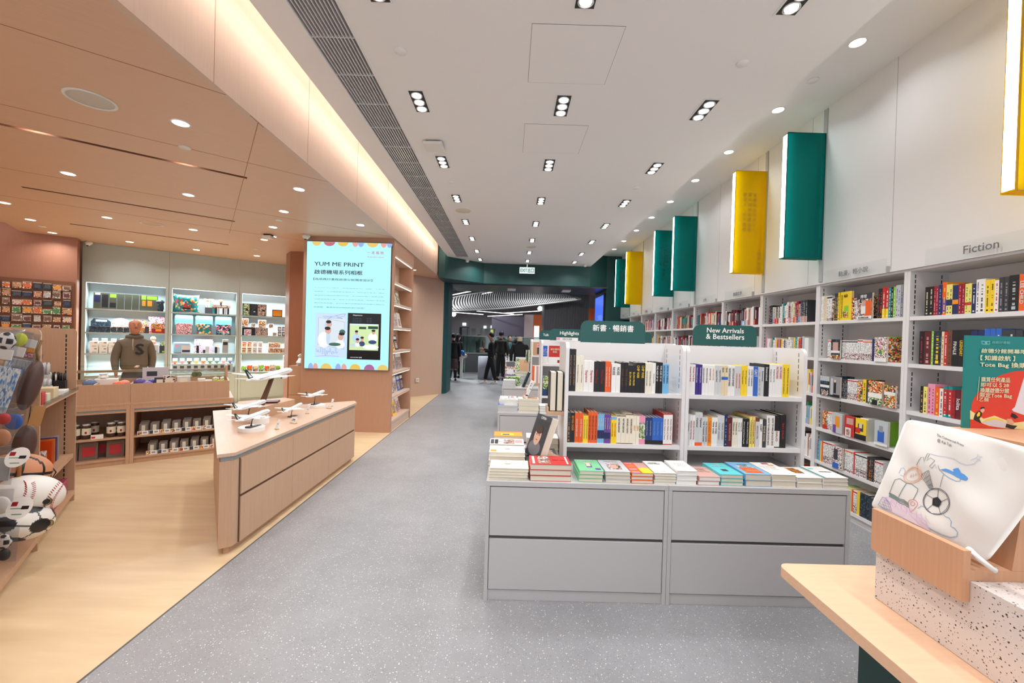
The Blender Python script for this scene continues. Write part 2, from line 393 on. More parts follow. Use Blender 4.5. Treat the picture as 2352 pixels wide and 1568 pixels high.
# teal portal at the far end
tp = MB()
beam = [(-1.85, 10.3), (-1.69, 10.3), (-.76, 11.13), (2.14, 11.2), (2.66, 11.5), (2.66, 13.0), (-2.2, 13.0), (-2.2, 11.2), (-1.85, 11.2)]
tp.prism(beam, 3.03, 3.94, TEAL); struct(tp.build('wall_portal'))
struct(MB().box(2.66, 3.6, 11.5, 13.0, 0, 3.94, TEAL).build('wall_portal_right'))
struct(MB().prism([(-1.885, 11.12), (-1.80, 11.12), (-1.72, 11.25), (-1.72, 12.0), (-1.885, 12.0)], 0, 3.05, TEAL).build('wall_portal_left'))
struct(MB().box(-1.7, 2.65, 11.24, 12.98, 3.0, 3.03, mat('dark soffit', (52, 56, 58), .35)).build('ceiling_4'))
# slanted wooden wall behind the column
struct(MB().prism([(-1.83, 11.12), (-2.72, 10.24), (-3.3, 9.7), (-3.3, 10.1), (-1.885, 11.5)], 0, WZ, wood('oak wall veneer', (200, 168, 146), (50, 50, 1.2), .05, .5)).build('wall_left_far'))
# screen column
COLX0, COLX1, COLY0, COLY1 = -3.33, -1.885, 6.555, 7.86
co = MB(); co.box(COLX0, COLX1-.30, COLY0, COLY1, 0, WZ, WOODP); co.box(COLX1-.30, COLX1, COLY0, COLY0+.06, 0, WZ, WOODP)
co.box(COLX1-.30, COLX1, COLY1-.06, COLY1, 0, WZ, WOODP); co.box(COLX1-.30, COLX1, COLY0+.06, COLY1-.06, 2.86, WZ, WOODP)
struct(co.build('wall_column'))
# second wooden pillar and back walls of the wood zone
struct(MB().prism([(-4.446, 8.084), (-4.221, 7.809), (-3.33, 7.75), (-3.33, 9.2), (-3.9, 9.2)], 0, WZ, wood('red oak pillar veneer', (150, 96, 66), (50, 50, 1.2), .06, .5)).build('wall_pillar'))
BR = wood('red brown wall panel', (156, 108, 86), (50, 50, 1.2), .05, .6)
struct(MB(Matrix.Rotation(AL, 4, 'Z')).box(-9, -1.70, 10.30, 10.5, 0, 3.6, BR).build('wall_left'))
struct(MB(Matrix.Rotation(AL, 4, 'Z')).box(-9, 3.3, 11.05, 11.2, 0, 3.6, BR).build('wall_back'))
struct(MB(Matrix.Rotation(AL, 4, 'Z')).box(-9, -1.6, 9.3, 11.2, 3.5, 3.6, WOODC).build('ceiling_5'))
lz = MB(Matrix.Rotation(AL, 4, 'Z')); lz.box(-8.5, -2.4, 9.72, 9.75, WZ+.07, WZ+.09, LEDC); lz.box(-2.3, -1.75, 10.2, 10.22, WZ+.02, WZ+.04, LEDC)
tag(lz.build('wall_cove_light'), 'warm light strip above the red-brown wall at far left', 'light strip')
struct(MB().box(-12, -11.9, -3, 12, 0, 3.6, WOODP).build('wall_left_2'))
# ceiling grille
g = thing('ceiling_grille', 'long dark linear air grille in white ceiling beside the cove', 'air grille', (-1.26, 0, CZ))
b = MB(); b.box(-.155, .155, -2.9, 10.36, .05, .06, DIM); b.build('backing', g)
b = MB()
for i in range(13): x = -.15+.3*i/12; b.box(x-.0042, x+.0042, -2.9, 10.36, .0, .03, mat('grille slat', (206, 206, 208), .5))
for i in range(33): b.box(-.155, .155, -2.8+i*.4, -2.792+i*.4, .002, .02, MATS['grille slat'])
b.build('slats', g)
b = MB(); b.box(-.16, -.152, -2.9, 10.38, -.003, .05, WHITE); b.box(.152, .16, -2.9, 10.38, -.003, .05, WHITE); b.build('frame', g)
# ceiling lamps
sp0 = thing('triple_spotlight', 'x', 'ceiling light', (0, 0, CZ))
f = MB(); f.box(-.07, .07, -.17, .17, -.004, -.001, WHITE); f.box(-.058, .058, -.155, .155, -.006, -.003, DIM); f.build('trim_frame', sp0)
for i in range(3):
    r = MB(); r.lathe([(.046, 0), (.048, -.008), (.041, -.008)], (0, -.1+.1*i, -.0055), mat('spot ring', (225, 225, 225), .3, .3), 24, cap=False); r.build('ring', sp0)
    l = MB(); l.cyl((0, -.1+.1*i, -.0105), .037, .004, LIT, 20); l.build('lens', sp0)
rows = [(-.835, 'left'), (.39, 'middle'), (1.607, 'right')]
SPW = 8.5
firstsp = True
for i, y in enumerate([-.07, 1.13, 2.33, 3.53, 4.735, 5.965, 7.17, 8.36, 9.57, 10.6]):
    for x, nm in rows:
        if i == 2 and nm == 'left': pass
        lb = ('triple spotlight, %s from the camera in the %s row of the white ceiling' % (nth(max(1, i-1)), nm)) if i > 1 else 'triple spotlight of the %s row overhead behind the camera, %s back' % (nm, nth(2-i))
        if firstsp: s = sp0; s.location = (x, y, CZ); s['label'] = lb; firstsp = False
        else: s = dup(sp0, (x, y, CZ), 0, lb)
        s['group'] = 'triple spotlights of the white ceiling'
        lamp('spot_light', (x, y, CZ-.03), SPW, .1, sizey=.3, spread=140, parent=None)
dl0 = thing('downlight', 'x', 'ceiling light', (0, 0, 0))
f = MB(); f.lathe([(.062, 0), (.062, -.004), (.052, -.006), (.05, -.002)], (0, 0, 0), WHITE, 28, cap=False); f.build('rim', dl0)
l = MB(); l.cyl((0, 0, -.0045), .052, .003, LIT, 24); l.build('diffuser', dl0)
first = True
def downlight(x, y, z, lb, grp, pw=5, col=(.95, .975, 1)):
    global first
    if first: o = dl0; o.location = (x, y, z); o['label'] = lb; first = False
    else: o = dup(dl0, (x, y, z), 0, lb)
    o['group'] = grp
    lamp('down_light', (x, y, z-.02), pw, .1, col=col, spread=140)
for i, y in enumerate([1.33, 2.26, 3.18, 4.12, 5.05, 5.96, 6.89, 7.8, 8.74, 9.7, 10.6]):
    downlight(2.625, y, 3.94, 'round downlight in the raised strip by the right wall, %s from the camera' % nth(i+1), 'downlights of the raised strip', 2.7)
DL = [(-2.484, 3.056), (-4.473, 4.136), (-3.701, 4.683), (-5.677, 5.757), (-4.909, 6.318), (-2.296, 4.391), (-2.915, 5.218), (-3.516, 6.019), (-3.87, 6.62), (-5.2, 8.364), (-5.743, 9.119), (-6.844, 7.358), (-6.076, 7.906), (-7.025, 6.0), (-6.415, 5.196), (-7.609, 6.808), (-2.141, 5.757), (-4.152, 6.868), (-2.30, 9.6), (-2.6, 10.1)]
DLN = ['nearest the white ceiling edge', 'left of the long groove', 'between the first and second grooves', 'between second and third grooves on the left', 'between second and third grooves on the right', 'near the screen, first of the right line', 'second of the right line', 'third of the right line', 'fourth of the right line', 'before the third wardrobe bay', 'close to the grey wardrobe, right', 'before the dome camera of the wardrobe', 'before the second wardrobe bay', 'near the brown wall, right', 'near the brown wall at the photo edge', 'closest to the brown wall', 'right in front of the lit screen', 'behind the smoke detector pair', 'in the far wooden soffit, nearer', 'in the far wooden soffit, farther']
for i, (x, y) in enumerate(DL):
    downlight(x, y, WZ, 'round downlight in wooden ceiling, '+DLN[i], 'downlights of the wooden ceiling', 4.6, (1, .965, .92))
for (x, y), nm in zip([(-3.784-.0, 3.249), (-3.044, 3.809), (-5.048, 4.963), (-4.347, 5.544), (-6.234, 6.543), (-5.495, 7.126)], ['left, in the first groove', 'right, in the first groove', 'left, in the second groove', 'right, in the second groove', 'left, in the third groove', 'right, in the third groove']):
    o = dup(dl0, (x, y, WZ+.115), 0, 'small recessed downlight, '+nm+' of the wooden ceiling'); o.scale = (.45, .45, 1); o['group'] = 'downlights in the grooves'
    lamp('groove_light', (x, y, WZ+.10), 3, .04, col=(1, .95, .88))
for x, y in [(-3, .8), (-4.5, 2.2), (-6, 3.4), (-4, -1), (-6.5, 1), (-2.6, 1.7), (-5.5, -.3)]:
    downlight(x, y, WZ, 'round downlight in wooden ceiling over the sports goods, outside the photo', 'unseen downlights over the sports goods', 5.5, (1, .95, .88))
def disc(name, lb, cat, x, y, z, r, h, m, grp=None, ring=None):
    b = MB(); b.lathe([(r, 0), (r*.96, -h), (0.001, -h)], (0, 0, 0), m, 32); o = b.build(name, loc=(x, y, z)); tag(o, lb, cat, grp)
    if ring: q = MB(); q.lathe([(r*1.0, -.001), (r*1.0, -h-.003), (r*.87, -h-.003), (r*.87, -h)], (0, 0, 0), ring, 32, cap=False); q.build('rim', o)
    return o
PL = mat('off white plastic', (226, 222, 216), .5); PLG = mat('speaker mesh', (196, 190, 180), .6)
disc('ceiling_speaker', 'large round speaker in wooden ceiling, top left', 'speaker', -2.863, 2.778, WZ, .135, .004, PLG, ring=PL)
disc('ceiling_speaker', 'round speaker in wooden ceiling between second and third grooves', 'speaker', -5.305, 6.047, WZ, .135, .004, mat('oak speaker mesh', (206, 170, 140), .6), ring=PL)
disc('ceiling_speaker', 'round cream speaker in the white ceiling near the grille', 'speaker', *at(1064, 484, 'z', CZ)[:2], CZ, .12, .004, mat('cream speaker', (214, 206, 186), .6))
disc('ceiling_speaker', 'small round cream speaker before the exit sign', 'speaker', *at(1220, 567, 'z', CZ)[:2], CZ, .11, .004, MATS['cream speaker'])
for px, py, zz, nm in [(424, 338, WZ, 'in wooden ceiling beyond the large speaker'), (640, 505, WZ, 'in wooden ceiling before the screen'), (588, 572, WZ, 'in wooden ceiling near the wardrobe'), (97, 520, WZ, 'in wooden ceiling near the brown wall'), (920, 117, CZ, 'in white ceiling beside the grille'), (1706, 145, CZ, 'in white ceiling near its right edge'), (1037, 418, CZ, 'in white ceiling below the square detector'), (1461, 431, CZ, 'in white ceiling between middle and right rows'), (1868, 184, 3.94, 'in raised strip by the nearest downlight'), (1516, 481, 3.94, 'in raised strip farther away')]:
    x, y, _ = at(px, py, 'z', zz); disc('sprinkler_cover', 'flat round sprinkler cover '+nm, 'sprinkler cover', x, y, zz, .045, .007, WHITE if zz != WZ else PL, 'sprinkler covers')
# access panels
for (x0, y0, x1, y1), nm in (((.082, 2.62, .682, 3.22), 'large-looking square access panel, nearer of the two in white ceiling'), ((.078, 3.84, .678, 4.43), 'square access panel in white ceiling, farther of the two')):
    b = MB(); b.box(x0, x1, y0, y1, CZ-.0012, CZ+.001, mat('panel gap', (120, 116, 112), .8)); b.box(x0+.0025, x1-.0025, y0+.0025, y1-.0025, CZ-.002, CZ-.0005, WHITE)
    tag(b.build('access_panel'), nm, 'access panel', 'ceiling access panels')
# square detector, cameras
x, y, _ = at(997, 330, 'z', CZ)
d = thing('wifi_unit', 'white square wireless unit hanging under the white ceiling', 'wireless unit', (x, y, CZ))
MB().box(-.1, .1, -.1, .1, -.045, -.012, PL).build('housing', d, bev=.012); MB().box(-.07, .07, -.07, .07, -.013, 0, DIM).build('bracket', d)
x, y, _ = at(617, 539, 'z', WZ)
d = thing('wifi_unit', 'small square unit hanging under the wooden ceiling', 'wireless unit', (x, y, WZ))
MB().box(-.07, .07, -.07, .07, -.06, -.02, PL).build('housing', d, bev=.01); MB().box(-.05, .05, -.05, .05, -.021, 0, DIM).build('bracket', d)
def dome(lb, loc, rz=0):
    d = thing('dome_camera', lb, 'security camera', loc, rz, 'white dome cameras')
    b = MB(); b.lathe([(.055, 0), (.055, -.03), (.045, -.045)], (0, 0, 0), PL, 24); b.build('housing', d)
    b = MB(Matrix.Rotation(radians(-25), 4, 'X')); b.lathe([(.001, -.052), (.028, -.045), (.046, -.02), (.05, 0)], (0, 0, -.03), PL, 24); b.build('ball', d)
    b = MB(); b.lathe([(.001, 0), (.02, .004), (.026, .016)], (0, -.038, -.062), BLACKM, 20, ax='y'); b.build('lens', d)
dome('white dome camera at the top left of the grey wardrobe', UV(-1.6, 10.56, WZ))
dome('white dome camera above the left corner of the lit screen', (-3.24, 6.44, WZ))
x, y, _ = at(1073, 597, 'z', CZ); dome('white dome camera under white ceiling near the grille end', (x, y, CZ))
x, y, _ = at(1344, 607, 'z', CZ); dome('white dome camera under white ceiling right of the exit sign', (x, y, CZ))
# ================================================================== BOOKS
PAGE = mat('book pages', (226, 216, 196), .85)
PAGEW = mat('white book pages', (238, 236, 230), .85)
ARTS = {
 'manga': art('manga print', [(236, 236, 236), (30, 30, 34), (240, 240, 240), (190, 70, 60), (222, 222, 224), (90, 90, 104), (244, 240, 236), (214, 180, 150)], 170, squash=(1, 1, 1)),
 'spine': art('spine print', [(238, 238, 238), (238, 238, 238), (120, 120, 124), (240, 240, 240), (60, 60, 66), (236, 236, 236)], 60, squash=(.3, .3, 1)),
 'warm': art('warm print', [(214, 60, 44), (240, 180, 60), (240, 236, 230), (60, 120, 70), (230, 120, 50), (40, 40, 50)], 95),
 'dark': art('dark print', [(30, 34, 40), (20, 50, 70), (44, 44, 50), (60, 90, 110), (24, 24, 28)], 80),
 'green': art('green print', [(90, 140, 60), (60, 100, 50), (200, 210, 120), (230, 230, 220), (70, 120, 60)], 95),
 'pinkish': art('pink print', [(228, 130, 160), (240, 236, 234), (240, 180, 190), (80, 60, 70)], 90),
 'photo': art('photo print', [(60, 50, 50), (200, 160, 140), (120, 90, 80), (230, 220, 215), (34, 34, 40)], 24, kind='n'),
}
def cmat(c): return ARTS[c] if c in ARTS else cm(c)
def book_mesh(t, h, d, col, hard=True, face=None, cov=.0022):
    """spine at y = 0, boards at x = 0 and t, pages inside"""
    b = MB(); m = cmat(col)
    b.box(0, cov, 0, d, 0, h, m); b.box(t-cov, t, 0, d, 0, h, cmat(face) if face else m); b.box(cov, t-cov, 0, cov, 0, h, m)
    return b
def book(lb, M, t, h, d, col, name='book', cat='book', group=None, title=None, tcol='white', page=None, band=None, bold=.02, simple=False, ts=.62, tl=.62, face=None, decor=None, toff=0):
    """M: place of the book's lower spine corner (x across the thickness, y into the depth, z up)"""
    if simple:
        b = book_mesh(t, h, d, col, face=face)
        e = .003; b.box(.0022, t-.0022, .0022, d-e, e, h-e, page or PAGE)
        o = b.build(name); o.matrix_world = M; tag(o, lb, cat, group)
    else:
        o = bpy.data.objects.new(name, None); C.objects.link(o); o.matrix_world = M; tag(o, lb, cat, group)
        book_mesh(t, h, d, col, face=face).build('cover', o)
        e = .003; MB().box(.0022, t-.0022, .0022, d-e, e, h-e, page or PAGE).build('pages', o)
    if band:
        b = MB()
        for (z0, z1, bc) in band: b.box(t*.0, t, -.0004, .001, h*z0, h*z1, cmat(bc))
        b.build('spine_band', o)
    if title:
        text(title, h*tl, t*ts, cm(tcol), o, TM((t/2, -.0007, h*(.5+toff)), '-y', -pi/2), bold, 'spine_lettering', mode='squash')
    elif decor:
        b = MB(); r = RND; z = h*r.uniform(.80, .92); dm = cmat(decor)
        while z > h*.18:
            l = r.uniform(.003, .009)
            if r.random() < .8: b.box(t*.36, t*.64, -.0005, 0, z-l, z, dm)
            z -= l+r.choice([.0016, .002, .0025, .012])
        b.box(t*.3, t*.7, -.0005, 0, h*.05, h*.05+t*.4, dm)
        b.build('spine_lettering', o)
    return o
LIM = None
def row(M, specs, where, group, d=.135, simple=False, jitter=.004, name='book', cat='book', kind='paperback'):
    """a shelf row, left to right; spec = (colour, thickness, height, count, title, title colour, {more})"""
    global LIM
    lim, LIM = LIM, None; x = 0; n = 0
    for sp in specs:
        sp = list(sp)+[None]*(7-len(sp)); col, t, h, cnt, title, tcol, kw = sp
        kw = dict(kw or {})
        if col == 'gap': x += t; continue
        if name == 'comic_book' and col in ('manga', 'spine'):
            kw.setdefault('decor', 'charcoal'); kw.setdefault('band', [(0, .34 if col == 'manga' else .12, 'manga'), (.9, .96, RND.choice(['red', 'charcoal', 'navy', 'orange']))]); kw.setdefault('say', 'patterned white' if col == 'manga' else None); col = 'white'
        dsc = kw.pop('say', None); lean = kw.pop('lean', 0); dd = kw.pop('d', d)
        for k in range(cnt or 1):
            if lim and x+t > lim: break
            n += 1
            cn = {'manga': 'patterned white', 'spine': 'white', 'warm': 'multicoloured', 'dark': 'dark patterned', 'photo': 'photo-covered', 'pinkish': 'pink', 'green': 'green'}.get(col, col)
            if cn == 'white' and not title and not dsc: dsc = None
            wh = ' with %s lettering' % tcol if title else ''
            lb = '%s %s%s, %s from left on %s' % (dsc or cn, kind, wh, nth(n), where)
            y = RND.uniform(0, jitter)
            MM = M @ Matrix.Translation((x, y, .0005))
            if lean: MM = MM @ Matrix.Rotation(lean, 4, 'Y')
            book(lb, MM, t-.0006, h, dd, col, title=title, tcol=tcol or 'white', group=group, simple=simple, name=name, cat=cat, **kw)
            x += t
    return x
def RM(loc, rz=0):
    return Matrix.Translation(loc) @ Matrix.Rotation(rz, 4, 'Z')
# ================================================================== RIGHT WALL: BOOKCASES
SHZ = [1.83, 1.465, 1.10, .77, .44, .10]
RZR = -pi/2
def dashes(b, x0, x1, y, z0, z1, along):
    z = z0
    while z < z1: b.box(x0, x1, y, y+.006, z, z+.028, BLACKM); z += .04
bays = []
rail_m = None
for k in range(10):
    yhi = BY0+BW*(k+1)
    if k == 0: lb = 'white built-in bookcase bay under the Fiction sign'
    elif k == 1: lb = 'white bookcase bay with comics, next to the Fiction bay'
    else: lb = 'white bookcase bay along the right wall, %s from the camera' % nth(k+1)
    bc = thing('bookcase', lb, 'bookcase', (XR, yhi, 0), RZR, 'white bookcase bays of the right wall')
    if k == 0:
        protos = []
        for x0 in (0, BW-.026): b = MB(); b.box(x0+.0005, x0+.0255, 0, .31, 0, ZB-.001, FURN); protos.append(b.build('side_panel', bc))
        b = MB(); b.box(.026, BW-.026, .30, .31, .06, ZB-.02, FURN); protos.append(b.build('back_panel', bc))
        b = MB(); b.box(.026, BW-.026, .0, .30, ZB-.018, ZB-.001, FURN); protos.append(b.build('top_board', bc))
        for z in SHZ: b = MB(); b.box(.0265, BW-.0265, .004, .30, z-.03, z, FURN); protos.append(b.build('shelf', bc))
        b = MB(); b.box(.026, BW-.026, .03, .05, 0, .069, FURN); protos.append(b.build('plinth', bc))
        b = MB()
        for x0, x1 in ((.0256, .0266), (BW-.0266, BW-.0256)):
            for yy in (.035, .24):
                z = .13
                while z < 2.15:
                    if not any(s-.03 < z+.028 and z < s for s in SHZ): b.box(x0, x1, yy, yy+.007, z, z+.028, BLACKM)
                    z += .04
        protos.append(b.build('slotted_rail', bc))
    else:
        for p in protos: c = p.copy(); C.objects.link(c); c.parent = bc
def bayM(k, row_, x0=.03, y=.012):
    global LIM
    LIM = BW-.027-x0
    return RM((XR, BY0+BW*(k+1), SHZ[row_]), RZR) @ Matrix.Translation((x0, y, 0))
fa = 'shelf of the Fiction bay'
row(bayM(0, 0, .13), [('black', .030, .215, 2, None, None, dict(decor='cream')), ('crimson', .019, .215, 2, None, None, dict(decor='pink')), ('navy', .022, .22, 1, None, None, dict(decor='sky')),
    ('orange', .03, .235, 1, None, None, dict(band=[(.05, .5, 'purple')], decor='yellow', face='amber', d=.16)), ('pale yellow', .02, .215, 2, None, None, dict(band=[(.3, .5, 'navy')], decor='navy')),
    ('navy', .02, .205, 2, None, None, dict(band=[(.35, .5, 'amber')])), ('crimson', .02, .21, 2, None, None, dict(decor='pink')), ('pale yellow', .021, .205, 2, None, None, dict(band=[(.28, .38, 'red')], decor='green')),
    ('navy', .024, .2, 1, None, None, dict(decor='white')), ('white', .02, .225, 1, None, None, dict(decor='navy')), ('white', .034, .225, 1, None, None, dict(decor='charcoal')), ('yellow', .026, .215, 2, None, None, dict(decor='black')),
    ('white', .024, .205, 1, None, None, dict(decor='red')), ('charcoal', .026, .22, 2, None, None, dict(decor='grey')), ('black', .05, .225, 1, None, None, dict(decor='silver')), ('orange', .03, .225, 1, 'LEE CHILD', 'white'),
    ('cream', .022, .215, 1, None, None, dict(decor='brown')), ('green', .022, .22, 2, None, None, dict(decor='lime')), ('maroon', .03, .215, 1, None, None, dict(decor='cream')), ('white', .028, .22, 1, None, None, dict(decor='red'))],
    'top '+fa, 'paperbacks on the top shelf under Fiction', simple=False)
row(bayM(0, 1, .10), [('black', .036, .25, 1, None, None, dict(decor='crimson')), ('maroon', .050, .245, 1, None, None, dict(decor='rose', say='plum')), ('lime', .018, .25, 1, None, None, dict(decor='white')), ('dark', .055, .25, 1, None, None, dict(decor='yellow')),
    ('cream', .018, .245, 1, None, None, dict(decor='crimson')), ('red', .022, .245, 1, None, None, dict(decor='white')), ('brown', .030, .255, 1, None, None, dict(decor='maroon')),
    ('black', .042, .255, 1, 'FINALE', 'white', dict(ts=.5, tl=.36)), ('black', .038, .255, 1, 'LEGENDARY', 'yellow', dict(ts=.5, tl=.42)), ('black', .038, .255, 1, 'CARAVAL', 'white', dict(ts=.5, tl=.38)),
    ('navy', .04, .25, 2, None, None, dict(decor='silver')), ('blue', .03, .26, 3, None, None, dict(decor='white')), ('charcoal', .036, .25, 3, None, None, dict(decor='white'))],
    'second '+fa, 'paperbacks on the second shelf under Fiction')
row(bayM(0, 2, .12), [('black', .024, .20, 1, None, None, dict(decor='amber')), ('pale yellow', .03, .20, 1, None, None, dict(decor='charcoal')), ('pink', .026, .225, 2, None, None, dict(decor='crimson')),
    ('orange', .034, .205, 1, None, None, dict(decor='yellow')), ('white', .026, .2, 1, None, None, dict(decor='charcoal')), ('teal', .028, .22, 2, None, None, dict(band=[(.1, .9, 'red')], decor='white')),
    ('crimson', .024, .2, 1, None, None, dict(decor='red')), ('maroon', .034, .205, 1, 'lolita', 'white', dict(ts=.7, tl=.5)), ('orange', .04, .21, 1, 'ONE DAY', 'yellow', dict(ts=.6, tl=.6)), ('amber', .03, .21, 1, None, None, dict(decor='red')),
    ('red', .026, .205, 2, None, None, dict(decor='cream')), ('charcoal', .03, .21, 4, None, None, dict(decor='grey'))],
    'third '+fa, 'paperbacks on the third shelf under Fiction')
# comics bay
fb = 'shelf of the comics bay'
cg = 'comics in the bay beside Fiction'
kw = dict(name='comic_book', cat='comic book', kind='comic')
def C_(col, t, h, n, **k): return (col, t, h, n, None, None, k)
row(bayM(1, 0, .03), [C_('white', .016, .25, 2, decor='grey'), C_('cream', .02, .25, 2, decor='rose'), C_('spine', .022, .245, 3), C_('photo', .03, .235, 1), C_('charcoal', .022, .26, 2, decor='yellow'),
    ('yellow', .02, .265, 1, None, None, dict(decor='black', face='yellow')), ('gap', .13,), C_('warm', .018, .20, 2), C_('manga', .02, .19, 2), C_('warm', .022, .22, 2), ('gap', .155,),
    C_('black', .02, .25, 1, decor='red'), C_('black', .02, .25, 1, decor='orange'), C_('red', .028, .255, 2, decor='white', band=[(.0, .3, 'yellow')]), C_('teal', .022, .25, 1, decor='white'), C_('black', .018, .25, 1, decor='white'), C_('lime', .02, .25, 1, decor='white'), C_('silver', .022, .26, 2, decor='purple'), C_('grey', .02, .26, 1, decor='navy')],
    'top '+fb, cg, simple=True, **kw)
def face_book(lb, M, w, h, t, col, name='book', cat='book', group=None, deco=(), page=None, spine=None, simple=False):
    """a book shown face-on: x across the cover, z up, the cover looks along -y; deco = (x0, x1, z0, z1, colour) patches in shares of the cover"""
    o = bpy.data.objects.new(name, None); C.objects.link(o); o.matrix_world = M; tag(o, lb, cat, group)
    b = MB(); cmm = cmat(col); sp = cmat(spine) if spine else cmm
    b.box(0, w, 0, .0018, 0, h, cmm); b.box(0, w, t-.0018, t, 0, h, cmm); b.box(0, .0018, .0018, t-.0018, 0, h, sp); b.build('cover', o)
    MB().box(.0018, w-.003, .0018, t-.0018, .003, h-.003, page or PAGE).build('pages', o)
    if deco:
        b = MB()
        for i, (x0, x1, z0, z1, c) in enumerate(deco): b.box(w*x0, w*x1, -.0006-.0002*i, 0, h*z0, h*z1, cmat(c))
        b.build('cover_print', o)
    return o
o = face_book('large yellow comic shown face-on with black lettering, top shelf beside Fiction', bayM(1, 0, .275, .01), .125, .265, .02, 'yellow', 'comic_book', 'comic book', cg, [(.35, .75, .08, .5, 'lime'), (.25, .7, .1, .3, 'warm')])
text('60', .06, .03, cm('black'), o, TM((.06, -.002, .225)), .03); text('週刊少年', .05, .02, cm('red'), o, TM((.075, -.002, .25)), .02) if False else None
text('OLD MASTER 60th ANNIVERSARY', .22, .012, cm('black'), o, TM((.018, -.002, .13), '-y', pi/2), .01, mode='squash')
o = face_book('black and orange sports comic shown face-on, top shelf beside Fiction', bayM(1, 0, .475, -.004), .15, .225, .02, 'photo', 'comic_book', 'comic book', cg, [(0, 1, .0, .12, 'white'), (.55, 1, .12, .7, 'orange'), (0, 1, .78, 1, 'charcoal'), (.3, .6, .2, .55, 'white'), (.38, .6, .5, .7, 'rose')])
text('排球', .10, .032, cm('white'), o, TM((.07, -.003, .198)), .03); text('影山飛雄日向翔', .12, .014, cm('black'), o, TM((.072, -.003, .012)), .02)
row(bayM(1, 1, .13), [C_('spine', .017, .18, 4), ('gap', .10,), C_('spine', .018, .175, 2), C_('manga', .016, .175, 9), C_('manga', .018, .185, 3), C_('manga', .015, .175, 6), C_('navy', .018, .19, 2, decor='purple'), ('gap', .1,), C_('lime', .018, .21, 1), C_('warm', .016, .2, 1)], 'second '+fb, cg, simple=True, **kw)
face_book('pink and black comic shown face-on, second shelf beside Fiction', bayM(1, 1, .20, -.006), .105, .185, .02, 'dark', 'comic_book', 'comic book', cg, [(0, 1, 0, .2, 'warm'), (.2, .8, .4, .85, 'rose'), (0, 1, .3, .42, 'white')])
face_book('busy white and green comic shown face-on, second shelf beside Fiction', bayM(1, 1, .67, -.006), .11, .205, .02, 'manga', 'comic_book', 'comic book', cg, [(.2, .8, .3, .7, 'green'), (0, 1, 0, .16, 'white'), (.3, .7, .5, .75, 'pinkish')])
row(bayM(1, 2, .24), [C_('dark', .02, .2, 3), C_('charcoal', .016, .18, 5, decor='silver'), C_('manga', .016, .185, 7), C_('warm', .018, .18, 3), C_('yellow', .035, .2, 1, decor='black'), C_('charcoal', .03, .2, 1)], 'third '+fb, cg, simple=True, **kw)
face_book('dark comic with white band shown face-on, third shelf beside Fiction', bayM(1, 2, .08, -.006), .115, .19, .02, 'dark', 'comic_book', 'comic book', cg, [(0, 1, .42, .55, 'white'), (0, 1, .75, 1, 'silver'), (.1, .9, .02, .3, 'photo')])
face_book('grey-green comic with black figure shown face-on, third shelf beside Fiction', bayM(1, 2, .21, -.01), .115, .195, .02, 'grey', 'comic_book', 'comic book', cg, [(.38, .62, .2, .75, 'black'), (.42, .58, .72, .85, 'cream'), (0, 1, 0, .14, 'black'), (.05, .3, .1, .9, 'silver')])
face_book('orange and green comic shown face-on, third shelf beside Fiction', bayM(1, 2, .64, -.02), .13, .20, .02, 'warm', 'comic_book', 'comic book', cg, [(0, 1, .3, .5, 'white'), (0, 1, .0, .3, 'green'), (.3, .7, .0, .22, 'black')])
face_book('small red and green comic shown face-on at the right, third shelf beside Fiction', bayM(1, 2, .79, -.02), .095, .18, .02, 'warm', 'comic_book', 'comic book', cg, [(0, 1, .55, .7, 'white')])
row(bayM(1, 3, .10), [C_('warm', .016, .175, 4, band=[(0, .22, 'red')]), C_('manga', .016, .175, 5), ('gap', .12,), C_('black', .02, .18, 2), ('gap', .13,), C_('manga', .016, .19, 5), ('gap', .13,), C_('lime', .03, .2, 1)], 'fourth '+fb, cg, simple=True, **kw)
for i, (x, c, lb, dc) in enumerate([(.245, 'silver', 'silver and gold comic shown face-on', [(.3, .75, .3, .85, 'amber'), (.1, .4, .0, .4, 'purple')]), (.39, 'red', 'red comic with white portrait panel shown face-on', [(.1, .6, .0, .42, 'white'), (.2, .5, .05, .35, 'photo'), (.2, .8, .6, .9, 'rose')]), (.50, 'yellow', 'yellow comic with black-haired figure shown face-on', [(0, 1, 0, .25, 'black'), (.3, .75, .4, .75, 'charcoal'), (.4, .66, .55, .8, 'cream'), (.1, .5, .3, .55, 'red')]), (.70, 'silver', 'silver comic with blue figure shown face-on', [(.25, .75, .15, .6, 'blue'), (.35, .65, .55, .8, 'grey'), (0, 1, 0, .1, 'white')])]):
    face_book(lb+', fourth shelf beside Fiction', bayM(1, 3, x, -.008), .12, .185+.02*(i == 3), .02, c, 'comic_book', 'comic book', cg, dc)
row(bayM(1, 4, .06), [C_('sky', .014, .2, 2), C_('yellow', .014, .2, 1), C_('orange', .02, .2, 1), C_('manga', .016, .21, 8), ('gap', .13,), C_('spine', .016, .2, 6), C_('red', .014, .2, 1), C_('manga', .014, .195, 9), C_('charcoal', .015, .2, 5, decor='amber'), C_('spine', .015, .19, 5)], 'fifth '+fb, cg, simple=True, **kw)
face_book('white comic with blue and black figure shown face-on, fifth shelf beside Fiction', bayM(1, 4, .255, -.008), .12, .2, .02, 'manga', 'comic_book', 'comic book', cg, [(.2, .6, .4, .9, 'charcoal'), (.1, .7, .0, .25, 'blue')])
row(bayM(1, 5, .36), [C_('lime', .022, .2, 3), C_('pale yellow', .022, .2, 2), C_('orange', .02, .2, 1), C_('manga', .02, .2, 2), C_('yellow', .03, .205, 1), C_('dark', .03, .21, 3), C_('charcoal', .025, .2, 4)], 'bottom '+fb, cg, simple=True, **kw)
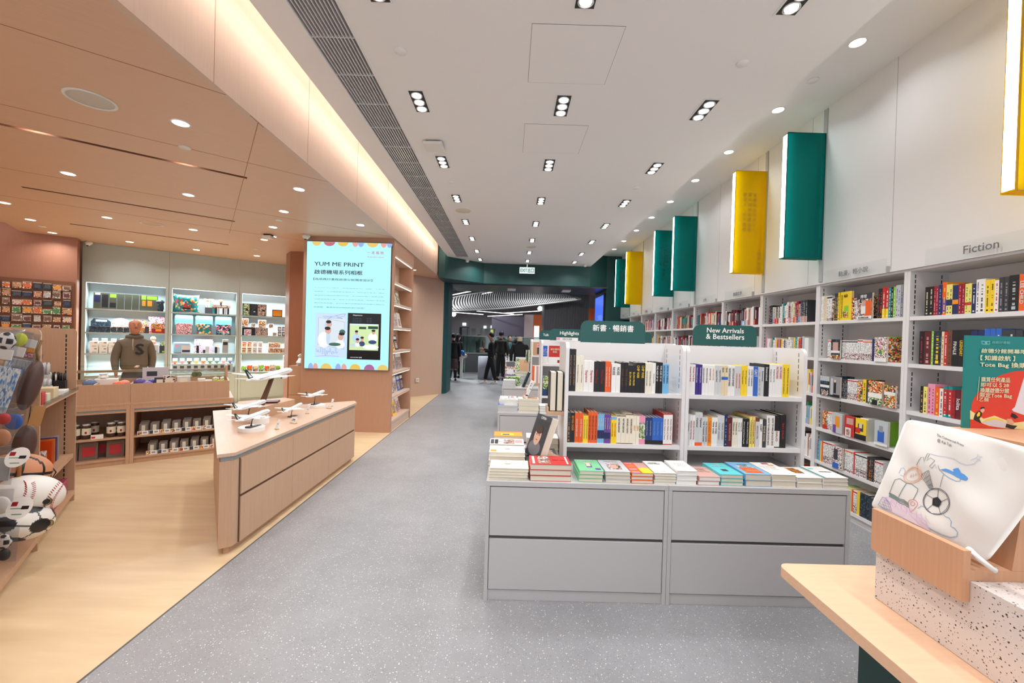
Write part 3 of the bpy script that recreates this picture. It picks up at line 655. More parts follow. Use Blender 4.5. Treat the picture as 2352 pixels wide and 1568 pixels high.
face_book('white comic with dark-haired figure shown face-on, bottom shelf beside Fiction', bayM(1, 5, .22, -.008), .125, .2, .02, 'white', 'comic_book', 'comic book', cg, [(.25, .75, .3, .95, 'photo'), (.3, .7, .6, .9, 'brown')])
# third bay: individual books too
def rnd_specs(n, width, pal, hmin, hmax):
    out = []; x = 0
    for i in range(n):
        t = RND.uniform(.016, .032)
        if x+t > width: break
        out.append((RND.choice(pal), t, RND.uniform(hmin, hmax), 1, None, None, dict(decor=RND.choice(['charcoal', 'black', 'red', 'navy', 'grey'])))); x += t
    return out
PALW = ['white', 'white', 'white', 'ivory', 'silver', 'cream', 'charcoal', 'navy', 'crimson', 'light grey', 'white', 'teal', 'rose']
def lowband(s):
    r = []
    for (c, t, h, n, a, b, k) in s:
        if RND.random() < .45: k['band'] = [(0, .3, RND.choice(['rose', 'sky', 'white', 'pink', 'teal', 'red', 'orange']))]
        if c in ('charcoal', 'navy', 'crimson', 'teal', 'maroon', 'black'): k['decor'] = 'silver'
        r.append((c, t, h, n, a, b, k))
    return r
row(bayM(2, 0, .13), [('maroon', .024, .215, 1, None, None, dict(decor='silver')), ('black', .022, .22, 2, None, None, dict(decor='silver'))]+lowband(rnd_specs(24, .48, PALW, .19, .235))+[('charcoal', .025, .235, 4, None, None, dict(decor='silver', band=[(0, .28, 'rose')]))], 'top third-bay shelf', 'books on the top shelf of the third bay', simple=True)
row(bayM(2, 1, .10), [('pink', .024, .2, 1, None, None, dict(decor='white')), ('white', .03, .19, 1)]+lowband(rnd_specs(26, .55, PALW+['red', 'orange', 'green', 'yellow', 'sky'], .17, .21))+[('gap', .01), ('silver', .03, .215, 1), ('white', .03, .2, 2)], 'second third-bay shelf', 'books on the second shelf of the third bay', simple=True)
# everything further away: one mass of spines
st = MB()
PALF = ['white', 'white', 'ivory', 'cream', 'silver', 'light grey', 'charcoal', 'black', 'crimson', 'red', 'navy', 'teal', 'orange', 'yellow', 'sky', 'rose', 'pink', 'maroon', 'green', 'brown']
for k in range(2, 10):
    for r in range(6):
        if k == 2 and r < 2: continue
        x = .04+RND.uniform(.02, .2)
        mm = bayM(k, r, 0); pal = PALF if (k+r) % 3 else ['crimson', 'white', 'maroon', 'white', 'rose', 'charcoal']
        end = BW-.05-(RND.uniform(0, .2) if RND.random() < .4 else 0)
        while x < end:
            t = RND.uniform(.015, .036); h = RND.uniform(.17, .24); y = RND.uniform(0, .01)
            if x+t > BW-.035: break
            st.M = mm; st.box(x, x+t-.0006, y, .14, .0005, h, cm(RND.choice(pal)))
            if RND.random() < .6: st.box(x+t*.25, x+t*.7, y-.0006, y, h*.35, h*.85, cm(RND.choice(['charcoal', 'white', 'red', 'grey', 'navy'])))
            if RND.random() < .35: st.box(x, x+t-.0006, y-.0005, y, .002, h*.3, cm(RND.choice(['rose', 'white', 'sky', 'orange', 'red'])))
            x += t
o = st.build('bookcase_books'); tag(o, 'rows of books in the farther white bookcase bays along the right wall', 'books'); o['kind'] = 'stuff'
# section signs standing on the bookcases
ACR = glass('clear acrylic', (252, 253, 253), .15); SIGNG = mat('sign grey', (112, 110, 112), .5)
for k, s, nm in [(0, 'Fiction', 'Fiction sign'), (1, '動漫．輕小說', 'comics section sign'), (3, '翻譯文學', 'translated literature sign'), (4, '文學', 'literature sign'), (5, '文學', 'second literature sign'), (6, '心理勵志', 'self-help section sign'), (7, '心理勵志', 'second self-help section sign'), (8, '世界史', 'history section sign'), (9, '經濟', 'economy section sign')]:
    yc = BY0+BW*(k+.5)+(.0 if k else -.04)
    t = thing('section_sign', 'clear %s on the ledge above bookcase bay %s from the camera' % (nm, nth(k+1)), 'sign', (XR-.045, yc, ZB), RZR, 'clear section signs above the bookcases')
    MB().box(-.33, .33, 0, .004, .0, .115, ACR).build('plate', t)
    MB().box(-.33, -.32, 0, .02, 0, .01, ACR).box(.325, .335, .0, .035, .0, .05, mat('sign clip', (176, 178, 178), .3)).build('stand', t)
    text(s, .30 if k == 0 else .40 if len(s) > 4 else .30, .055 if k == 0 else .05, SIGNG, t, TM((.03 if k == 0 else .0, -.0012, .058)), .012)
struct(MB().box(XR-.06, XR, BY0-.6, 11.5, ZB, ZB+.002, FURN).build('trim_5')) if False else None
# ------------------------------------------------------------------ projecting light boxes
def tinted(name, rgb, refl):
    m = glass(name, rgb, refl); return m
TG = {'teal': tinted('teal acrylic', (120, 208, 200), .6), 'yellow': tinted('yellow acrylic', (250, 232, 40), .5)}
TE = {'teal': mat('teal acrylic edge', (10, 60, 62), .3), 'yellow': mat('yellow acrylic edge', (190, 140, 10), .3)}
def panelm(nm, c, mixc, fac):
    """tinted acrylic: partly see-through, partly a coloured scattering sheet"""
    m = bpy.data.materials.new(nm); m.use_nodes = True; nt = m.node_tree; nt.nodes.clear(); o = nt.nodes.new('ShaderNodeOutputMaterial')
    t = nt.nodes.new('ShaderNodeBsdfTransparent'); t.inputs[0].default_value = (*lin(c), 1)
    d = nt.nodes.new('ShaderNodeBsdfPrincipled'); d.inputs['Base Color'].default_value = (*lin(mixc), 1); d.inputs['Roughness'].default_value = .12
    tr = nt.nodes.new('ShaderNodeBsdfTranslucent'); tr.inputs[0].default_value = (*lin(mixc), 1)
    m1 = nt.nodes.new('ShaderNodeMixShader'); m1.inputs[0].default_value = .45; nt.links.new(d.outputs[0], m1.inputs[1]); nt.links.new(tr.outputs[0], m1.inputs[2])
    m2 = nt.nodes.new('ShaderNodeMixShader'); m2.inputs[0].default_value = fac; nt.links.new(t.outputs[0], m2.inputs[1]); nt.links.new(m1.outputs[0], m2.inputs[2])
    nt.links.new(m2.outputs[0], o.inputs[0]); return m
TP = {'teal': panelm('teal panel', (110, 205, 202), (18, 150, 150), .38), 'yellow': panelm('yellow panel', (250, 236, 70), (226, 206, 16), .38)}
Z0, Z1 = 2.445, 3.685; X0 = 2.69; X1 = 3.072; TH = .078
for i, (y, c, words) in enumerate([(2.188, 'yellow', None), (4.055, 'teal', None), (4.985, 'yellow', ('重複過去的自己。', '寫作的時候應該是', '感受人，你不需要', '一蘇格拉底')), (6.84, 'teal', None), (7.75, 'teal', ('很分的註意細了。', '不外是由於對某一件事物', '一切煩惱的起源。', '尼采')), (9.635, 'yellow', None), (10.59, 'teal', ('讀書使人充實。', '討論使人機智。', '筆記使人準確。', '培根'))]):
    nm = {0: 'partly cut off at the top right corner', 1: 'largest-looking, nearest the Fiction bay', 2: 'with vertical writing, behind the nearest teal one', 3: 'fourth from the camera, without writing', 4: 'with dark writing, partly behind another teal one', 5: 'farthest, near the portal', 6: 'last before the dark green portal'}[i]
    t = thing('light_box_sign', '%s acrylic light box on right wall, %s' % (c, nm), 'light box', (0, y, 0), 0, 'acrylic light boxes on the right wall')
    b = MB(); b.box(X0+.004, X1, 0, .006, Z0, Z1, TP[c]); b.build('front_panel', t)
    b = MB(); b.box(X0+.004, X1, TH-.006, TH, Z0, Z1, TG[c]); b.box(X0+.004, X1, .006, TH-.006, Z0, Z0+.004, TG[c]); b.box(X0+.004, X1, .006, TH-.006, Z1-.004, Z1, TG[c]); b.box(X1-.03, X1-.025, .02, TH-.006, Z0+.01, Z1-.01, TG[c]); b.build('side_panels', t)
    b = MB()
    for zz in (Z0-.002, Z1-.002): b.box(X0, X1, -.001, .005, zz, zz+.005, TE[c])
    b.box(X0-.001, X0+.003, -.001, .007, Z0, Z1, TE[c]); b.box(X1-.004, X1+.002, -.002, .012, Z0-.008, Z1+.004, TE[c]); b.build('edge_trim', t)
    b = MB(); b.box(X0, X0+.004, .014, TH-.008, Z0+.012, Z1-.012, LEDW); b.build('lit_strip', t)
    b = MB(); b.box(XR-.03, XR-.021, -.008, TH*.5, ZB+.02, 3.93, mat('wall rail', (170, 170, 172), .4)); b.box(X1, XR-.02, .02, .06, Z1-.2, Z1-.17, BLACKM); b.box(X1, XR-.02, .02, .06, Z0+.17, Z0+.2, BLACKM); b.build('wall_rail', t)
    if words:
        dk = mat('engraved '+c, (8, 76, 78) if c == 'teal' else (168, 132, 8), .5)
        xs = [.26, .20, .14, .33]
        for s, xx in zip(words, xs):
            zt = Z1-.20 if xx != .33 else Z0+.36
            # letters are printed on the far side and read mirrored from here
            M_ = Matrix.Translation((X0+xx-.02, -.0012, zt-(.075*len(s))/2)) @ Matrix.Scale(-1, 4, (1, 0, 0)) @ TM((0, 0, 0))
            text('\n'.join(s), .05, .075*len(s), dk, t, M_, .005)
# ================================================================== DISPLAY TABLES WITH SHELF UNITS
FG = mat('light grey laminate', (196, 193, 192), .42)
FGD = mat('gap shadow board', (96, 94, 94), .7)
def island(y0, n, full=True):
    """low drawer table with a shelf gondola on it; returns nothing"""
    nm = ['nearest', 'second', 'third'][n]
    xs = [(-.118, .9745), (.9765, 2.072)] if full else [(-.13, .97)]
    for i, (x0, x1) in enumerate(xs):
        t = thing('drawer_table', 'light grey drawer table of the %s book island, %s module' % (nm, ['left', 'right'][i]), 'display table', ((x0+x1)/2, y0, 0), 0, 'grey drawer tables of the book islands')
        hw = (x1-x0)/2; dp = .70 if i == 0 or True else .7
        b = MB(); b.box(-hw, hw, 0, dp+.15, .69, .72, FG); b.build('tabletop', t, bev=.0015)
        for s in (-1, 1): b = MB(); b.box(s*hw, s*(hw-.022), 0, dp+.15, 0, .69, FG); b.build('side_panel', t)
        b = MB(); b.box(-hw+.022, hw-.022, .02, .035, .03, .69, FGD); b.build('carcass', t)
        for z0, z1 in ((.392, .684), (.068, .372)): b = MB(); b.box(-hw+.025, hw-.025, .004, .0195, z0, z1, FG); b.build('drawer_front', t, bev=.0015)
        b = MB(); b.box(-hw+.022, hw-.022, .012, .0195, 0, .062, FG); b.build('plinth', t)
    g0 = y0+.36; zt = 1.56
    gx = [(.385, 1.2125), (1.2145, 2.045)]
    for i, (x0, x1) in enumerate(gx):
        t = thing('shelf_gondola', 'white open shelf unit on the %s book island, %s half' % (nm, ['left', 'right'][i]), 'shelf unit', (x0, g0, .7205), 0, 'white shelf units on the book islands')
        w = x1-x0; H = zt-.7205
        prof = [(0, 0), (0, H-.05)]+[(.05-.05*cos(a), H-.05+.05*sin(a)) for a in [radians(q) for q in (15, 30, 45, 60, 75, 90)]]+[(.36, H), (.36, 0)]
        for xa in (0, w-.024):
            b = MB(); b.prism(prof, xa, xa+.024, FURN, 'x'); b.build('side_panel', t)
        b = MB(); b.box(.0245, w-.0245, .335, .355, 0, H-.002, FURN); b.build('back_panel', t)
        for z in ((1.222, .868) if n == 0 else (1.27, .875)):
            b = MB(); b.box(.0245, w-.0245, .006, .334, z-.7205-.028, z-.7205, FURN); b.build('shelf', t)
        b = MB()
        for xa, xb in ((.0238, .0248), (w-.0248, w-.0238)):
            for yy in (.05, .29):
                z = .02
                while z < H-.04:
                    if all(not (s-.7205-.03 < z+.028 and z < s-.7205) for s in ((1.222, .868) if n == 0 else (1.27, .875))): b.box(xa, xb, yy, yy+.005, z, z+.028, BLACKM)
                    z += .04
        b.build('slotted_rail', t)
    return g0
def sign_board(lb, x0, x1, y, z0, z1, lines, m=TEAL, size=.045, name='header_sign'):
    t = thing(name, lb, 'sign', ((x0+x1)/2, y, z0), 0)
    w = (x1-x0)/2; H = z1-z0; r = .055
    pr = [(-w, 0), (w, 0)]+[(w-r+r*cos(a), H-r+r*sin(a)) for a in [radians(q) for q in range(0, 91, 15)]]+[(-w+r-r*sin(a), H-r+r*cos(a)) for a in [radians(q) for q in range(0, 91, 15)]]
    b = MB(); b.prism(pr, 0, .012, m, 'y'); b.build('board', t)
    b = MB(); b.box(-w*.6, -w*.6+.03, .0125, .02, .0, .03, FURN); b.box(w*.6-.03, w*.6, .0125, .02, .0, .03, FURN); b.build('bracket', t)
    wm = mat('white lettering', (244, 244, 240), .5)
    for s, ww, hh, xx, zz, bo in lines: text(s, ww, hh, wm, t, TM((xx, -.0012, zz)), bo)
SGN = mat('dark teal sign board', (30, 84, 80), .45)
g0 = island(2.44, 0); g1 = island(4.67, 1); g2 = island(7.05, 2)
YB = g0+.33
sign_board('dark green rounded header sign reading 新書．暢銷書 in white', .54, 1.035, YB+.008, 1.5605, 1.728, [('新書 · 暢銷書', .365, .052, .0, .113, .02)], SGN)
sign_board('dark green rounded header sign reading New Arrivals & Bestsellers', 1.405, 1.895, YB+.008, 1.5605, 1.722, [('New Arrivals', .285, .045, 0, .120, .022), ('& Bestsellers', .295, .045, 0, .072, .022)], SGN)
y2 = g1+.33
sign_board('dark green header sign reading Highlights, behind the nearest island', .52, 1.15, y2+.008, 1.5605, 1.712, [('Highlights', .25, .06, -.06, .092, .022)], SGN)
sign_board('blank dark green header sign edge showing behind the 新書 sign', 1.27, 1.86, y2+.008, 1.5605, 1.70, [], SGN)
y3 = g2+.33
sign_board('dark green header sign reading Talk of, mostly hidden behind Highlights', .55, 1.15, y3+.008, 1.5605, 1.735, [('Talk of', .18, .07, -.14, .09, .022)], SGN)
t = thing('label_strip', 'white strip with pink tab and barcode on top of second island', 'label', (.72, y2-.05, 1.5605))
MB().box(-.12, .16, 0, .003, 0, .04, cm('white')).build('strip', t); MB().box(-.118, -.075, -.001, 0, .006, .036, cm('pink')).build('tab', t)
b = MB()
for i in range(14): b.box(-.04+i*.009, -.04+i*.009+RND.choice([.002, .004]), -.001, 0, .008, .032, cm('black'))
b.build('barcode', t)
# ---- shelf rows of the nearest island
def T_(c, t, h, n, s, tc, **k): return (c, t, h, n, s, tc, k)
A = RM((.412, g0+.018, 1.2222)); B = RM((.412, g0+.018, .8682)); Cc = RM((1.2415, g0+.018, 1.2222)); D = RM((1.2415, g0+.018, .8682))
row(A, [T_('black', .0235, .29, 2, 'SPECIES THAT CHANGED THE WORLD', 'tan', ts=.30, tl=.82), T_('ivory', .0275, .245, 2, 'The True Happiness Company', 'brown', ts=.28, tl=.7, say='pale green-ivory'), T_('white', .0352, .212, 2, 'Sapiens', 'red', ts=.62, tl=.5), T_('black', .0392, .21, 2, 'Homo Deus', 'crimson', ts=.45, tl=.45), T_('orange', .0200, .21, 2, 'Outlive The Science and Art', 'white', ts=.35, tl=.7), ('gap', .004),
    T_('white', .0305, .195, 2, 'NOISE', 'black', ts=.6, tl=.28, toff=.25), T_('black', .0275, .207, 2, 'TRUMP: THE ART', 'brown', ts=.4, tl=.6, d=.17), T_('black', .0255, .19, 2, 'ELON MUSK', 'yellow', ts=.5, tl=.5), T_('black', .0325, .208, 2, 'CHIP WAR', 'yellow', ts=.55, tl=.42, toff=.2, d=.17), T_('ivory', .0235, .207, 2, 'THE WORLD IN 2050', 'charcoal', ts=.3, tl=.5), T_('white', .0255, .209, 1, 'The Good Thing', 'charcoal', ts=.3, tl=.6), T_('black', .024, .214, 2, 'THE AGE OF AI', 'white', ts=.5, tl=.5, toff=.15, d=.18), T_('sky', .0225, .203, 2, 'HOW AI THINKS', 'navy', ts=.55, tl=.6, toff=.15)],
    'upper 新書 shelf', 'books on the upper shelf under the 新書 sign', name='book')
row(B, [T_('charcoal', .0215, .205, 1, None, None, decor='amber'), T_('black', .0295, .205, 1, 'BEYOND ORDER', 'amber', ts=.5, tl=.5, toff=.15), T_('orange', .0285, .205, 2, 'GOOD STRATEGY BAD', 'white', ts=.3, tl=.6, say='red-orange'), T_('yellow', .0178, .187, 2, 'How to Talk to Anyone About Any', 'charcoal', ts=.4, tl=.75), T_('orange', .0215, .213, 3, 'THE SUBTLE ART OF NOT GIVING', 'maroon', ts=.45, tl=.8, d=.18),
    T_('sky', .0155, .198, 3, 'Think Straight', 'white', ts=.5, tl=.4, toff=.22, band=[(.16, .45, 'navy')]), T_('purple', .0155, .198, 3, 'The Art of Thinking', 'ivory', ts=.5, tl=.4, toff=.2, band=[(.16, .38, 'navy')]), T_('yellow', .0198, .188, 2, 'MAKE YOUR BED', 'red', ts=.4, tl=.5, band=[(.88, .98, 'sky')]),
    T_('ivory', .0305, .193, 2, 'RIGHT THING, RIGHT NOW', 'charcoal', ts=.5, tl=.5, toff=.15, d=.19, band=[(.0, .025, 'brown'), (.975, 1, 'brown')]), T_('ivory', .0262, .205, 2, 'DISCIPLINE IS DESTINY', 'brown', ts=.45, tl=.5, toff=.1, d=.19, band=[(.0, .025, 'brown'), (.975, 1, 'brown')]), T_('ivory', .0215, .193, 2, 'ZEN', 'amber', ts=.5, tl=.22, toff=.08),
    T_('pink', .0205, .195, 2, "DON'T WORRY", 'white', ts=.6, tl=.48, band=[(.18, .76, 'green')], d=.17), T_('dark blue', .0250, .186, 2, 'Surrounded by Idiots', 'silver', ts=.4, tl=.55, toff=.1, band=[(0, .16, 'black')]), T_('blue', .0250, .186, 3, 'The Psychology of People', 'sky', ts=.4, tl=.5, toff=.1, band=[(0, .16, 'black')]), T_('red', .0215, .215, 3, 'Atomic Habits of Teams', 'crimson', ts=.4, tl=.8, band=[(.03, .97, 'white')], d=.22, say='two-tone red')],
    'lower 新書 shelf', 'books on the lower shelf under the 新書 sign')
row(Cc, [T_('white', .0225, .207, 2, 'Outsmart Your Brain', 'red', ts=.5, tl=.5, toff=.18), T_('indigo', .0232, .208, 2, 'Conversations on Love', 'white', ts=.4, tl=.5, toff=.15), T_('white', .0222, .206, 2, 'SURROUNDED BY SETBACKS', 'charcoal', ts=.35, tl=.5, toff=.15), T_('white', .0222, .205, 1, 'THE COURAGE TO BE', 'crimson', ts=.35, tl=.4, toff=.2), T_('white', .0222, .205, 1, 'THE FORTUNE', 'amber', ts=.35, tl=.4, toff=.2), T_('light grey', .0225, .205, 2, 'Upgraded Mind', 'charcoal', ts=.45, tl=.5, toff=.15), T_('cream', .0225, .206, 2, 'Quit', 'charcoal', ts=.6, tl=.16, toff=.35, band=[(.52, .62, 'blue')]), T_('white', .0250, .204, 2, 'THE PSYCHOLOGY OF MONEY', 'charcoal', ts=.6, tl=.62, toff=.12),
    T_('light grey', .0212, .205, 2, 'SUPERCOMMUNICATORS', 'orange', ts=.4, tl=.5), T_('yellow', .0218, .208, 2, 'Good Arguments', 'brown', ts=.5, tl=.45, toff=.12), T_('white', .0205, .204, 2, 'CLEAR THINKING', 'charcoal', ts=.42, tl=.6, toff=.12), T_('blue', .0310, .203, 1, 'GRIT', 'white', ts=.65, tl=.26, toff=.28, say='bright blue'), T_('silver', .0235, .2, 1, None, None, decor='grey'), T_('light grey', .020, .2, 1, 'Sensational', 'charcoal', ts=.5, tl=.35, toff=.2),
    T_('black', .0345, .222, 1, 'Determined', 'white', ts=.42, tl=.42, toff=.2, d=.18), T_('white', .0215, .222, 2, 'Designing Your Life', 'charcoal', ts=.4, tl=.5, toff=.15), T_('white', .0245, .222, 2, 'FACTFULNESS', 'red', ts=.6, tl=.38, toff=.25), T_('yellow', .0245, .225, 2, 'THE PSYCHOLOGY OF ANIMALS', 'charcoal', ts=.3, tl=.8, d=.19)],
    'upper New Arrivals shelf', 'books on the upper shelf under the New Arrivals sign')
row(D, [T_('light grey', .0180, .215, 1, 'Pathogenesis', 'charcoal', ts=.5, tl=.5, toff=.1), T_('white', .0178, .212, 2, 'HIDDEN POTENTIAL', 'crimson', ts=.5, tl=.62), T_('light grey', .0255, .23, 2, 'Optimal', 'black', ts=.6, tl=.34, toff=.2, band=[(.0, .1, 'orange')], d=.2), T_('light grey', .0178, .2, 2, 'THE TRADING GAME', 'charcoal', ts=.5, tl=.8), T_('amber', .0290, .2, 1, 'THE HERO WITHIN', 'orange', ts=.6, tl=.75), T_('white', .0195, .198, 2, 'TIME WISE', 'charcoal', ts=.55, tl=.45, toff=.15), T_('light grey', .0245, .213, 2, 'THINK AGAIN', 'grey', ts=.45, tl=.7, d=.2),
    T_('navy', .0215, .22, 1, None, None, decor='grey', d=.21), T_('maroon', .0325, .202, 1, 'THE INTELLIGENT INVESTOR', 'rose', ts=.4, tl=.6, d=.17, say='dark red'), T_('ivory', .0190, .197, 2, 'THINKING 101', 'brown', ts=.5, tl=.45, toff=.15), T_('white', .0165, .196, 2, 'Getting to YES', 'charcoal', ts=.5, tl=.45, toff=.2), T_('black', .0240, .195, 2, 'How to Lead Smart People', 'white', ts=.45, tl=.8), T_('pale yellow', .0215, .212, 2, 'A COMPLETE GUIDE TO THE', 'brown', ts=.35, tl=.8, face='red', d=.22),
    T_('light grey', .0265, .208, 1, 'PERSONAL MBA', 'grey', ts=.4, tl=.45, band=[(.86, 1, 'brown')]), T_('white', .0215, .193, 1, 'HABIT', 'charcoal', ts=.6, tl=.26, toff=.2), T_('charcoal', .0250, .195, 1, 'SHOE DOG', 'cream', ts=.5, tl=.6), ('gap', .004), T_('white', .0270, .222, 2, 'HOW TO WIN DR KATE HAYS', 'brown', ts=.5, tl=.85, d=.24), T_('black', .0385, .225, 1, 'DALIO', 'crimson', ts=.4, tl=.3, toff=-.15, band=[(.03, .52, 'white')], d=.23), T_('black', .0420, .23, 1, 'RAY DALIO', 'red', ts=.3, tl=.75, d=.23)],
    'lower New Arrivals shelf', 'books on the lower shelf under the New Arrivals sign')
# ---- stacks lying on the tables
def flat_book(lb, loc, w, d, t, col, rz=0, spine='left', top=(), page=None, group=None, title=(), simple=False):
    """book lying flat, w across and d deep; the spine is on the side named"""
    o = bpy.data.objects.new('book', None); C.objects.link(o); o.location = loc; o.rotation_euler.z = rz; tag(o, lb, 'book', group)
    m = cmat(col); c = .0018; b = MB(); b.box(0, w, 0, d, 0, c, m); b.box(0, w, 0, d, t-c, t, m)
    e = .003; px0, px1, py0, py1 = e, w-e, e, d-e
    if spine == 'left': b.box(0, c, 0, d, c, t-c, m); px0 = c
    elif spine == 'right': b.box(w-c, w, 0, d, c, t-c, m); px1 = w-c
    elif spine == 'back': b.box(0, w, d-c, d, c, t-c, m); py1 = d-c
    else: b.box(0, w, 0, c, c, t-c, m); py0 = c
    b.build('cover', o); MB().box(px0, px1, py0, py1, c, t-c, page or PAGE).build('pages', o)
    if top:
        b = MB()
        for i, (x0, x1, y0, y1, cc) in enumerate(top): b.box(w*x0, w*x1, d*y0, d*y1, t, t+.0003+.00015*i, cmat(cc))
        b.build('cover_print', o)
    for s, ww, hh, fx, fy, cc, bo in title: text(s, w*ww, d*hh, cm(cc), o, Matrix.Translation((w*fx, d*fy, t+.0012)), bo)
    return o
def stack(lb, loc, w, d, t, col, n, rz=0, shift=(0, 0), top=(), title=(), **k):
    z = loc[2]
    for i in range(n):
        last = i == n-1
        nm = lb+', topmost of its stack' if last else lb+', %s from bottom of its stack' % nth(i+1)
        j = (RND.uniform(-.003, .003)+shift[0]*i, RND.uniform(-.002, .002)+shift[1]*i)
        flat_book(nm, (loc[0]+j[0], loc[1]+j[1], z+.0004), w, d, t, col, rz+RND.uniform(-.012, .012), top=top if last else (), title=title if last else (), group='stacked books on the tables' if not last else None, **k)
        z += t+.0006
    return z
Y0 = 2.462; TZ = .7203
stack('cream paperback at near left table corner', (-.105, Y0, TZ), .236, .165, .0172, 'ivory', 4, spine='back', title=[('ATOMIC\nHABITS', .16, .55, .45, .5, 'tan', .01), ('THE NEW', .1, .1, .2, .6, 'grey', 0), ('James', .1, .12, .85, .6, 'tan', 0)])
stack('thick red hardback beside the cream stack', (.142, Y0-.005, TZ), .248, .182, .0335, 'red', 3, spine='back', top=[(.2, .5, .12, .9, 'photo'), (.06, .12, .1, .9, 'white'), (.9, .94, .1, .9, 'white')], title=[('NEXUS', .14, .5, .64, .5, 'black', .02), ('HISTORY', .14, .35, .82, .5, 'black', .02)])
stack('green hardback next to the red stack', (.440, Y0, TZ), .147, .228, .0225, 'mint', 3, top=[(.38, .62, .3, .62, 'purple'), (.7, .92, .1, .25, 'purple'), (.4, .58, .4, .7, 'cream')], title=[('I Decided', .75, .1, .5, .86, 'white', .01), ('to Live', .4, .1, .5, .72, 'white', .01), ('as Me', .35, .1, .5, .58, 'white', .01)])
stack('pale grey paperback with portrait, beside green stack', (.598, Y0, TZ), .152, .235, .0222, 'silver', 3, top=[(.22, .78, .2, .68, 'photo'), (.36, .64, .28, .6, 'rose')], title=[('Taylor Swift', .6, .08, .5, .84, 'grey', .01)])
stack('orange-yellow paperback beside the portrait stack', (.757, Y0, TZ), .133, .205, .0208, 'orange', 3, top=[(.5, 1, .0, .48, 'yellow'), (.5, 1, .48, 1, 'rose'), (.05, .4, .02, .12, 'pink'), (.05, .4, .3, .4, 'pink'), (.05, .4, .88, .98, 'pink')], title=[('HOW TO\nEAT\nCHINESE', .36, .3, .26, .65, 'cream', 0)])
stack('white paperback with black heading, mid table', (.897, Y0, TZ), .13, .24, .0165, 'white', 4, spine='left', title=[('Unlock\nYour Time', .6, .2, .4, .78, 'charcoal', .01), ('RISE', .7, .05, .5, .12, 'crimson', 0)])
stack('white paperback with spaced lettering, mid table', (1.030, Y0, TZ), .124, .215, .0272, 'white', 3, page=PAGEW, title=[('W H A T\nL I N E S\nI N D I A\nT I M E', .55, .55, .5, .5, 'grey', 0)])
stack('pale pink paperback, low stack right of centre', (1.163, Y0, TZ), .132, .20, .0258, 'rose', 2, page=PAGEW, title=[('THINGS\nIN TIME\nLOST IN\nABOUT TIME', .7, .5, .5, .6, 'brown', 0)])
stack('turquoise paperback, beside the pink stack', (1.300, Y0, TZ), .138, .232, .0222, 'turquoise', 3, top=[(.35, .62, .28, .45, 'charcoal')], title=[('Do\nNothing', .6, .25, .5, .75, 'white', .01)])
stack('blue hardback with orange panel, thick stack', (1.448, Y0, TZ), .157, .243, .0368, 'sky', 2, top=[(.16, .84, .1, .52, 'orange'), (.2, .8, .52, .72, 'light grey')], title=[('MAYBE\nYOU\nSHOULD', .5, .3, .5, .66, 'black', .01), ('TALK TO\nSOMEONE', .5, .24, .5, .28, 'cream', .01)])
stack('white hardback with dark red oval, beside blue stack', (1.612, Y0, TZ), .147, .245, .0375, 'white', 2, top=[(.45, .75, .85, .95, 'crimson'), (.6, .85, .72, .8, 'amber')], title=[('The Things\nYou Can\nSee Only', .7, .36, .42, .5, 'grey', 0)])
stack('white paperback with yellow lettering, near right end', (1.763, Y0, TZ), .152, .21, .0302, 'white', 2, top=[(.3, .7, .4, .9, 'amber')], title=[('THE\nLITTLE\nBOOK\nCAFE', .45, .5, .5, .62, 'charcoal', .02), ('MILLY JOHNSON', .7, .07, .5, .1, 'silver', 0)])
stack('white paperback with teal spine at the right end', (1.920, Y0, TZ), .152, .225, .0215, 'white', 3, top=[(0, .1, 0, 1, 'teal'), (.2, .4, .72, .8, 'turquoise')], title=[('mindset', .5, .1, .62, .5, 'charcoal', .01)])
for i in range(3):
    pass
# left return of the table
stack('white paperback with gold oval, behind cream stack', (-.118, 2.665, TZ), .235, .165, .0270, 'white', 4, spine='back', top=[(.03, .2, .1, .38, 'amber')], title=[('THE\nHAPPINESS\nPROJECT', .2, .6, .5, .5, 'grey', .01)])
stack('white photo-covered paperback on the left return', (-.122, 2.86, TZ), .242, .165, .0270, 'white', 4, spine='back', top=[(.02, .12, .1, .85, 'charcoal'), (.14, .24, .1, .85, 'black'), (.4, .72, .1, .9, 'photo'), (.74, .95, .3, .8, 'rose')], title=[('SKIN', .12, .5, .31, .45, 'charcoal', .02)])
stack('yellow-orange paperback behind on the left return', (-.100, 3.08, TZ), .215, .155, .0285, 'amber', 4, spine='back', top=[(.25, .7, .2, .6, 'yellow'), (.3, .55, .25, .45, 'charcoal'), (.0, 1, .9, .98, 'orange')])
stack('thick white paperback by the shelf end panel', (.145, 3.02, TZ), .235, .15, .041, 'white', 3, spine='left', title=[('CLUB', .2, .3, .35, .5, 'crimson', .02)])
stack('dark photo-covered paperback under the wooden stand', (.13, 2.68, TZ), .22, .3, .028, 'charcoal', 2, spine='left', top=[(.1, .9, .5, .95, 'photo')])
def stand(lb, loc, rz, w=.1):
    o = thing('book_stand', lb, 'book stand', loc, rz); m = MATS['light oak furniture veneer']
    MB().box(0, .17, 0, w, 0, .009, m).build('base', o)
    b = MB(); b.prism([(.05, .0092), (.062, .0092), (.118, .145), (.108, .152)], .01, w-.01, m, 'y'); b.build('support', o)
    MB().box(.0, .009, 0, w, .0092, .022, m).build('lip', o); return o
z_ = TZ+.0575
stand('small oak book stand holding the large tilted portrait book', (.20, 2.69, z_), radians(26), .13)
o = bpy.data.objects.new('book', None); C.objects.link(o); tag(o, 'large paperback with dark portrait cover, tilted on the oak stand', 'book')
o.matrix_world = Matrix.Translation((.205, 2.64, z_+.014)) @ Matrix.Rotation(radians(26), 4, 'Z') @ Matrix.Rotation(radians(20), 4, 'Y')
